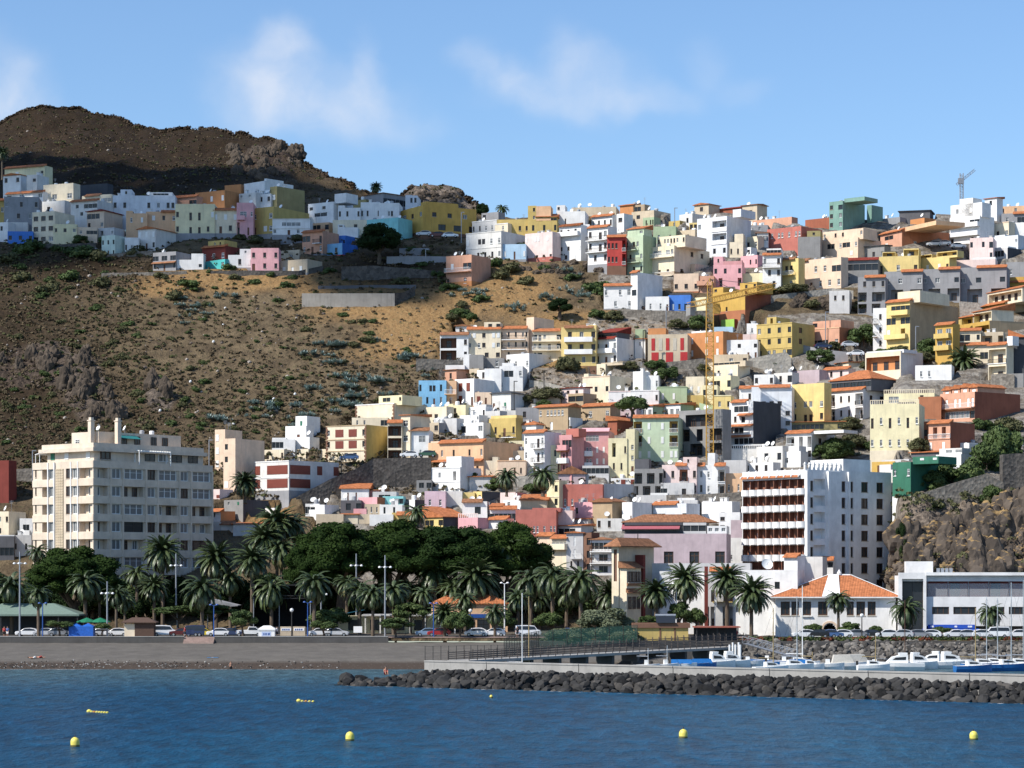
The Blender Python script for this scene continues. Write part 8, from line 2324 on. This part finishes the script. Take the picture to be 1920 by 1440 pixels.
                # --- boats in the harbour
BLUEB = plain('boat blue', (.02, .13, .36), .35); WOODY = plain('varnished spar', (.36, .27, .13), .5); ALU = plain('alloy spar', (.62, .63, .64), .35, .6)
def hull_mesh(L_, B_, Hh, mat, deck, sheer=.25):
 b = MB(); n = 12; secs = []
 for i in range(n + 1):
  t = i / n; x = -L_ / 2 + L_ * t
  w = B_ / 2 * (1 - max(0, (t - .45) / .55) ** 2.2) * (.82 + .18 * min(1, t / .3)); w = max(w, .03)
  top = Hh * (1 + sheer * t * t); k = .1 + .9 * max(0, (t - .75) / .25) ** 2 * .6
  secs.append([(x, -w, top), (x, -w * .92, top * .5), (x + (.0), -w * .55, -.25 + k * .3), (x, 0, -.4 + k * .4), (x, w * .55, -.25 + k * .3), (x, w * .92, top * .5), (x, w, top)])
 for a, c in zip(secs, secs[1:]):
  for j in range(6): b.face([a[j], c[j], c[j+1], a[j+1]], mat)
  b.face([a[0], a[6], c[6], c[0]], deck)
 b.face(secs[0], mat)
 return b
CANV = plain('boat canvas', (.55, .52, .46), .8)
def boat(px, wl_row, L_, kind, label, hullm=None, rz=0.0, mast=None, mast_mat=None, Y=None, lean=0.0):
 Y = Y or (F * HC / (wl_row - HOR) if wl_row else 405)
 x = (px - 960) * Y / F; hm = hullm or WHITEP
 root = empty('sailing_boat' if kind == 'sail' else 'motor_boat', (x, Y, 0), rz); root.rotation_euler = (lean, 0, rz)
 tag(root, label, 'sailing boat' if kind == 'sail' else 'boat', 'boats moored in the harbour')
 Bm = L_ * .34; Hh = .55 + L_ * .07
 hull_mesh(L_, Bm, Hh, hm, WHITEP).build('hull', root)
 if kind in ('cruiser', 'sail'):
  b = MB(); z = Hh; ch = .75 if kind == 'sail' else 1.25
  b.prism([(-L_*.18, z-.05), (L_*.26, z-.05), (L_*.12, z+ch*.75), (-.02*L_, z+ch), (-L_*.18, z+ch)], 'y', -Bm*.3, Bm*.3, WHITEP); cb = b.build('cabin', root)
  for s in (-1, 1):
   b = MB(); b.prism([(-L_*.14, z+ch*.4), (L_*.12, z+ch*.4), (L_*.06, z+ch*.7), (-L_*.14, z+ch*.8)], 'y', s*Bm*.3 - .012 + s*.014, s*Bm*.3 + .012 + s*.014, GLASS); b.build('cabin_window', cb)
 if kind == 'cruiser':
  b = MB(); b.prism([(-L_*.17, Hh+1.22), (-.02*L_, Hh+1.22), (.0, Hh+1.6), (-L_*.17, Hh+1.6)], 'y', -Bm*.3, Bm*.3, WHITEP); b.build('flybridge', root)
  b = MB(); b.tube([(L_*.2,-Bm*.3,Hh+.6),(L_*.45,-.1,Hh+.8),(L_*.45,.1,Hh+.8),(L_*.2,Bm*.3,Hh+.6)], .03, STEEL, 4); b.build('bow_rail', root)
 if kind == 'open':
  b = MB(); b.box(-.3, .3, -.3, .3, Hh-.1, Hh+.75, WHITEP); b.build('console', root); b = MB(); b.box(-L_/2-.3, -L_/2+.05, -.18, .18, .3, Hh+.5, RAIL); b.build('outboard_motor', root)
 if kind == 'canvas':
  b = MB(); z = Hh; b.prism([(-L_*.4, z-.02), (L_*.2, z-.02), (L_*.05, z+1.35), (-L_*.35, z+1.3)], 'y', -Bm*.36, Bm*.36, CANV); b.build('canvas_cover', root)
 if kind == 'cover':
  b = MB(); z = Hh; b.prism([(-Bm*.45, z-.02), (Bm*.45, z-.02), (0, z+.7)], 'x', -L_*.4, L_*.3, BLUEB); b.build('boat_cover', root)
 if mast:
  mm = mast_mat or ALU; b = MB(); b.tube([(L_*.06,0,Hh-.2),(L_*.06,0,mast)], [.09,.06], mm, 6); m_ = b.build('mast', root)
  b = MB()
  for z in (mast*.62, mast*.84): b.tube([(L_*.06,-.5,z),(L_*.06,.5,z)], .03, mm, 4)
  b.build('spreader', m_)
  b = MB(); b.tube([(L_*.06,0,Hh+1.3),(-L_*.36,0,Hh+1.35)], .07, mm, 6); b.build('boom', root)
  b = MB()
  for p in ((L_*.5,0,Hh+.3),(-L_*.48,0,Hh+.1)): b.tube([(L_*.06,0,mast-.1), p], .014, RAIL, 3)
  for s in (-1, 1): b.tube([(L_*.06,0,mast*.84), (L_*.03,s*Bm*.48,Hh)], .014, RAIL, 3)
  b.build('rigging', m_)
 return root
B = boat
B(1212, 1246, 4.2, 'open', 'small white open boat at the left end of the moorings', mast=3.4, Y=396)
B(1248, 1248, 4.2, 'open', 'white dinghy with a short tilted mast near the pier', mast=3.8, Y=398, lean=.0, rz=.2)
B(1280, 1248, 4.5, 'cover', 'small boat under a blue cover beside the pier', Y=400)
B(1318, 1247, 4.6, 'cover', 'dark blue covered boat left of the white cruisers', BLUEB, Y=403, rz=.3)
B(1345, 1246, 6.2, 'cruiser', 'white cruiser with a flybridge, first from the pier', Y=407, rz=.3)
B(1372, 1246, 6.4, 'cruiser', 'white cruiser right of the first flybridge cruiser', Y=409, rz=.25)
B(1402, 1246, 5.0, 'open', 'white open boat below the pier steps', Y=411)
B(1438, 1246, 6.2, 'open', 'blue fishing boat before the harbour rocks', BLUEB, Y=414, rz=3.0)
B(1470, 1247, 5.5, 'open', 'blue boat with a pale deck next to the fishing boat', BLUEB, Y=410)
B(1505, 1250, 5.2, 'cover', 'blue covered boat below the thin white mast', Y=398)
B(1552, 1250, 5.2, 'open', 'white open boat left of the canvas-covered boats', Y=398)
B(1588, 1250, 6.0, 'canvas', 'white boat with a beige canvas cover, left one', Y=400)
B(1614, 1250, 6.0, 'canvas', 'white boat with a beige canvas cover, right one', Y=402, rz=.2)
B(1640, 1250, 5.2, 'open', 'white boat below the pale wooden mast', Y=397)
B(1684, 1250, 8.0, 'cruiser', 'largest white motor cruiser in the harbour', Y=396, rz=3.1)
B(1722, 1250, 6.4, 'cruiser', 'white cruiser right of the largest one', Y=402, rz=.2)
B(1748, 1248, 6.6, 'cruiser', 'white cruiser with blue glass left of the sloping bow', Y=408, rz=2.8)
B(1782, 1250, 7.4, 'cruiser', 'white cruiser with a long sloping bow', Y=404, rz=.15)
B(1795, 1250, 4.6, 'open', 'small pale blue boat by the harbour rocks', Y=416)
for px, Y, L_, top, lb, hm, mm, ln, rz in ((975, 366, 6.0, 1112, 'sailing boat with a pale slanting mast near the breakwater head', None, WHITEP, .0, .1), (988, 372, 5.6, 1118, 'sailing boat with a wooden mast beside the slanting one', None, WOODY, 0, -.2),
  (1490, 392, 7.2, 1118, 'sailing boat with a thin grey mast left of the villa', None, ALU, 0, .2), (1500, 404, 7.4, 1098, 'sailing boat with the tall white mast before the villa', None, WHITEP, 0, -.1), (1446, 384, 6.6, 1140, 'sailing boat with a leaning yellowish mast', None, WOODY, .0, .3),
  (1520, 396, 5.0, 1222, 'little sailing boat with a short yellow mast', None, WOODY, 0, 0), (1638, 392, 6.0, 1192, 'sailing boat with a pale wooden mast below the villa corner', None, WOODY, 0, .1), (1693, 398, 6.4, 1125, 'sailing boat with a brown mast beside the bushy quay palm', None, BROWNW, 0, .2),
  (1845, 396, 8.2, 1120, 'blue-hulled sailing boat before the harbour office', BLUEB, ALU, 0, .1), (1866, 402, 7.0, 1122, 'sailing boat with an alloy mast right of the blue hull', None, ALU, 0, -.1), (1891, 392, 8.4, 1092, 'blue sailing boat with the tallest mast, right edge', BLUEB, ALU, 0, .15), (1914, 398, 7.8, 1088, 'sailing boat at the right edge of the photo', None, ALU, 0, 0), (1825, 388, 7.0, 1140, 'blue sailing boat with two leaning spars', BLUEB, WOODY, 0, .2)):
 B(px, None, L_ * .85, 'sail', lb, hm, rz, HC - (top - HOR) * Y / F, mm, Y)
def gangway():
 p0, p1 = at(1392, 1206, 426), at(1485, 1232, 414); d = p1 - p0
 root = empty('gangway', p0); tag(root, 'pale lattice gangway sloping down to the pontoon', 'gangway')
 n = Vector((-d.y, d.x, 0)).normalized()
 b = MB(); b.face([Vector((0,0,0)), d, d + n * 1.2, n * 1.2], STEEL); b.face([Vector((0,0,-.12)), n * 1.2 + Vector((0,0,-.12)), d + n * 1.2 + Vector((0,0,-.12)), d + Vector((0,0,-.12))], STEEL); b.build('walkway', root)
 for o in (Vector((0,0,0)), n * 1.2):
  b = MB(); b.tube([o + Vector((0,0,1.1)), o + d + Vector((0,0,1.1))], .05, STEEL, 5)
  for i in range(11):
   q = o + d * i / 10; b.tube([q, q + Vector((0,0,1.1))], .035, STEEL, 4)
   if i < 10: b.tube([q, o + d * (i + 1) / 10 + Vector((0,0,1.1))], .03, STEEL, 4)
  b.build('truss', root)
 b = MB(); b.box(-14, 46, -1.2, 1.2, -.3, .45, CONC); o = b.build('pontoon', None, (at(1500, 1240, 419).x, 419, 0)); tag(o, 'low grey pontoon along the foot of the harbour rocks', 'pontoon')
 for i, (px, Y) in enumerate(((1368, 418), (1374, 420), (1379, 419), (1385, 421), (1388, 418))):
  o = MB(); o.tube([(0,0,-1),(0,0,3.4 + .3 * (i % 2))], .16, WHITEP, 8); q = o.build('mooring_post', None, at(px, 1245, Y)); q.location.z = 0; tag(q, 'white mooring post in the cluster at the foot of the pier', 'mooring post', 'white mooring posts')
gangway()
                # --- buoys
YB = plain('buoy yellow', (.72, .62, .12), .45, var=.15); YD = plain('buoy waterline', (.12, .11, .03), .6)
def buoy(px, row, r, label):
 Y = F * HC / (row - HOR); root = empty('buoy', ((px - 960) * Y / F, Y, 0)); root.rotation_euler = (random.uniform(-.08, .08), random.uniform(-.06, .06), 0); tag(root, label, 'buoy', 'large yellow buoys')
 b = MB(); b.lathe([(r*.92,-.3),(r,0),(r,r*1.05),(r*.94,r*1.4),(r*.74,r*1.75),(r*.4,r*2.0),(.05,r*2.1)], YB, 20); b.build('float', root, smooth=True)
 b = MB(); b.lathe([(r*1.012,-.05),(r*1.015,.1),(r*1.005,.16)], YD, 20); b.build('waterline_band', root)
 b = MB(); b.lathe([(.05,0),(.05,.14),(.02,.16)], RAIL, 6, (0,0,r*2.08)); b.build('lifting_eye', root)
for a in ((141,1400,.385,'yellow dome buoy at the left of the water'),(656,1389,.385,'yellow dome buoy second from the left'),(1281,1384,.385,'yellow dome buoy right of the middle'),(1826,1387,.37,'yellow dome buoy at the right of the water'),(921,1309,.19,'small far yellow buoy below the breakwater tip')): buoy(*a)
def float_line(x0, row0, x1, row1, n, label):
 Y0, Y1 = F * HC / (row0 - HOR), F * HC / (row1 - HOR); P0, P1 = Vector(((x0-960)*Y0/F, Y0, 0)), Vector(((x1-960)*Y1/F, Y1, 0))
 root = empty('float_line', P0); tag(root, label, 'float line')
 for i in range(n):
  r = .27 if i == 0 else .16; p = (P1 - P0) * (i / (n - 1)); b = MB(); b.lathe([(r*.3,-r*.8),(r*.9,-r*.3),(r,.1),(r*.8,r*.75),(r*.3,r*1.05)], YB if i != 2 else plain('orange float', (.55,.25,.05), .5), 10); b.build('float', root, p)
 b = MB(); b.tube([(0,0,.02), tuple(P1 - P0 + Vector((0,0,.02)))], .012, WHITEP, 4); b.build('rope', root)
float_line(167, 1335, 201, 1337, 8, 'string of small yellow floats at the left')
float_line(560, 1315, 587, 1316, 5, 'string of small yellow floats left of the breakwater tip')
                # --- people
SKIN = plain('skin', (.42, .22, .14), .6, var=.08); HAIR = plain('hair', (.03, .02, .015), .7)
def person(loc, rz, pose, shirt, shorts, label, sc=1.0):
 root = empty('person', loc, rz); root.scale = (sc, sc, sc); tag(root, label, 'person')
 if pose == 'stand': J = dict(pel=(0,0,.92), chest=(0,0,1.32), neck=(0,0,1.48), head=(0,-.02,1.60), top=(0,-.01,1.72), sl=(-.19,0,1.40), el=(-.25,.02,1.13), wl=(-.24,-.1,.90), fl=(-.24,-.14,.80), sr=(.19,0,1.40), er=(.25,.02,1.13), wr=(.24,-.1,.90), fr=(.24,-.14,.80), hl=(-.1,0,.88), kl=(-.11,-.03,.48), al=(-.11,.02,.08), tl=(-.11,-.16,.03), hr=(.1,0,.88), kr=(.11,-.03,.48), ar=(.11,.02,.08), tr=(.11,-.16,.03))
 elif pose == 'walk': J = dict(pel=(0,0,.92), chest=(0,-.03,1.32), neck=(0,-.04,1.48), head=(0,-.07,1.60), top=(0,-.06,1.72), sl=(-.19,-.03,1.40), el=(-.24,.12,1.15), wl=(-.23,.1,.92), fl=(-.23,.08,.82), sr=(.19,-.03,1.40), er=(.24,-.12,1.14), wr=(.23,-.28,.98), fr=(.23,-.34,.92), hl=(-.1,0,.88), kl=(-.11,-.2,.5), al=(-.11,-.26,.09), tl=(-.11,-.44,.04), hr=(.1,0,.88), kr=(.11,.06,.48), ar=(.11,.32,.14), tr=(.11,.2,.03))
 elif pose == 'sit': J = dict(pel=(0,0,.1), chest=(0,-.06,.5), neck=(0,-.1,.66), head=(0,-.14,.78), top=(0,-.13,.9), sl=(-.19,-.06,.58), el=(-.26,-.2,.36), wl=(-.2,-.42,.38), fl=(-.18,-.5,.36), sr=(.19,-.06,.58), er=(.26,-.2,.36), wr=(.2,-.42,.38), fr=(.18,-.5,.36), hl=(-.1,-.02,.1), kl=(-.13,-.42,.42), al=(-.12,-.62,.06), tl=(-.12,-.78,.04), hr=(.1,-.02,.1), kr=(.13,-.42,.42), ar=(.12,-.62,.06), tr=(.12,-.78,.04))
 else: J = dict(pel=(0,0,.12), chest=(-.42,0,.14), neck=(-.58,0,.18), head=(-.7,0,.2), top=(-.82,0,.2), sl=(-.5,-.19,.15), el=(-.3,-.3,.08), wl=(-.06,-.28,.08), fl=(.04,-.27,.07), sr=(-.5,.19,.15), er=(-.3,.3,.08), wr=(-.06,.28,.08), fr=(.04,.27,.07), hl=(.05,-.1,.12), kl=(.42,-.12,.34), al=(.72,-.12,.07), tl=(.88,-.12,.12), hr=(.05,.1,.12), kr=(.5,.12,.12), ar=(.9,.12,.08), tr=(.95,.12,.2))
 ks = list(J); ed = [('pel','chest'),('chest','neck'),('neck','head'),('head','top'),('chest','sl'),('sl','el'),('el','wl'),('wl','fl'),('chest','sr'),('sr','er'),('er','wr'),('wr','fr'),('pel','hl'),('hl','kl'),('kl','al'),('al','tl'),('pel','hr'),('hr','kr'),('kr','ar'),('ar','tr')]
 rad = dict(pel=.13, chest=.15, neck=.055, head=.1, top=.085, sl=.065, el=.045, wl=.034, fl=.034, sr=.065, er=.045, wr=.034, fr=.034, hl=.095, kl=.062, al=.042, tl=.035, hr=.095, kr=.062, ar=.042, tr=.035)
 me = bpy.data.meshes.new('person body'); me.from_pydata([J[k] for k in ks], [(ks.index(a), ks.index(c)) for a, c in ed], []); me.materials.append(SKIN)
 o = link('body', me, root); sk = o.modifiers.new('skin', 'SKIN'); sk.use_smooth_shade = True
 for i, k in enumerate(ks): me.skin_vertices[0].data[i].radius = (rad[k], rad[k]); me.skin_vertices[0].data[i].use_root = (k == 'pel')
 ss = o.modifiers.new('sub', 'SUBSURF'); ss.levels = 1; ss.render_levels = 1
 def cloth(name, segs, r, mat):
  b = MB()
  for a, c, r0, r1 in segs: b.tube([J[a], J[c]], [r0, r1], mat, 8)
  b.build(name, root, smooth=True)
 if shirt: cloth('shirt', [('pel','chest',.16,.185),('sl','el',.085,.07),('sr','er',.085,.07),('sl','sr',.1,.1)], 0, shirt)
 if shorts: cloth('shorts', [('hl','kl',.125,.09),('hr','kr',.125,.09),('hl','hr',.15,.15)], 0, shorts)
 h = Vector(J['head']); t = Vector(J['top']); d = (t - h).normalized()
 b = MB(); v, f = ICO1; c = h + d * .06; k = b.mi(HAIR); back = Vector((0, .03, 0)) if pose != 'lie' else Vector((0, 0, -.02))
 for q in v: b.v.append(tuple(c + back + Vector(q) * .112))
 for q in f: b.f.append(q); b.m.append(k)
 b.build('hair', root)
 return root
WH, BK, RD, BL2 = C('white'), plain('black cloth', (.02,.02,.022), .9), plain('red cloth', (.4,.05,.05), .9), plain('blue cloth', (.06,.12,.3), .9)
p_ = at(433, 1258, 399.6); p_.z = -.45
person(p_, .4, 'stand', None, BK, 'bather in dark trunks standing in the shallows by the beach')
for px, row, Y, rz, lb, tw in ((62, 1232, 408.5, .2, 'sunbather lying on the dark sand, left one', WH), (74, 1230, 409.5, -.2, 'sunbather lying on the dark sand, right one', RD)):
 p_ = at(px, row, Y); p_.z = 1.38 + (Y - 408) * .06 + .02; person(p_, rz, 'lie', None, tw, lb)
p_ = at(723, 1278, 336.2); p_.z = 1.55; person(p_, .3, 'sit', None, RD, 'bather sitting on the boulders near the breakwater tip', 1.15)
for px, pose, sh, so, lb, rz in ((519,'walk',WH,BK,'person in a white shirt walking right of the white tent booth',1.4),(282,'stand',BL2,BK,'person in blue at the right side of the brown kiosk',.5),(286,'stand',RD,BK,'person in red at the right side of the brown kiosk',-.4),(8,'stand',RD,BK,'person in red standing at the left edge of the promenade',.2),(14,'stand',BL2,WH,'person in blue standing at the left edge of the promenade',-.3),(970,'stand',BK,BK,'person in black among the parked cars by the slanting mast',.1),(347,'walk',RD,BK,'person in red walking past the dark van',-1.4)):
 Yp = 443.2; p_ = on_park(px, Yp); p_.z += .04; person(p_, rz, pose, sh, so, lb, 1.05)
root_ = empty('towel', at(399, 1231, 409.2)); bpy.data.objects.remove(root_)
b_ = MB(); b_.box(-.9, .9, -.4, .4, 0, .05, plain('blue towel', (.08,.25,.5), .9)); b_.box(-.25, .1, -.42, .42, .052, .056, WHITEP); o_ = b_.build('towel', None, (at(399, 1231, 410).x, 410, 1.52)); tag(o_, 'blue towel spread on the dark sand', 'towel')
def net():
 root = empty('net', on_park(168, 442)); tag(root, 'sagging white net line from the blue booth to the steel mast', 'net')
 b = MB(); b.tube([(0,0,1.7),(1.2,0,1.5),(2.6,0,1.45),(3.1,0,1.5)], .05, WHITEP, 5); b.build('line', root); b = MB(); b.tube([(0,0,-.6),(0,0,1.8)], .05, WHITEP, 5); b.build('post', root)
net()
for i, (px, py) in enumerate(((422,577),(400,643),(357,716),(300,772),(418,613),(553,740),(513,751),(520,760),(438,797),(858,654),(620,648))):
 p_ = ground3(px, py); v, f = ICO1; b = MB(); k = b.mi(WHITEP)
 for q in v: b.v.append((q[0]*.36, q[1]*.3, q[2]*.36 + .2 + .08 * math.sin(q[0]*9)))
 for q in f: b.f.append(q); b.m.append(k)
 o = b.build('litter_bag', None, p_); tag(o, 'white litter bag caught on the dry hillside', 'litter', 'white litter on the hillside')
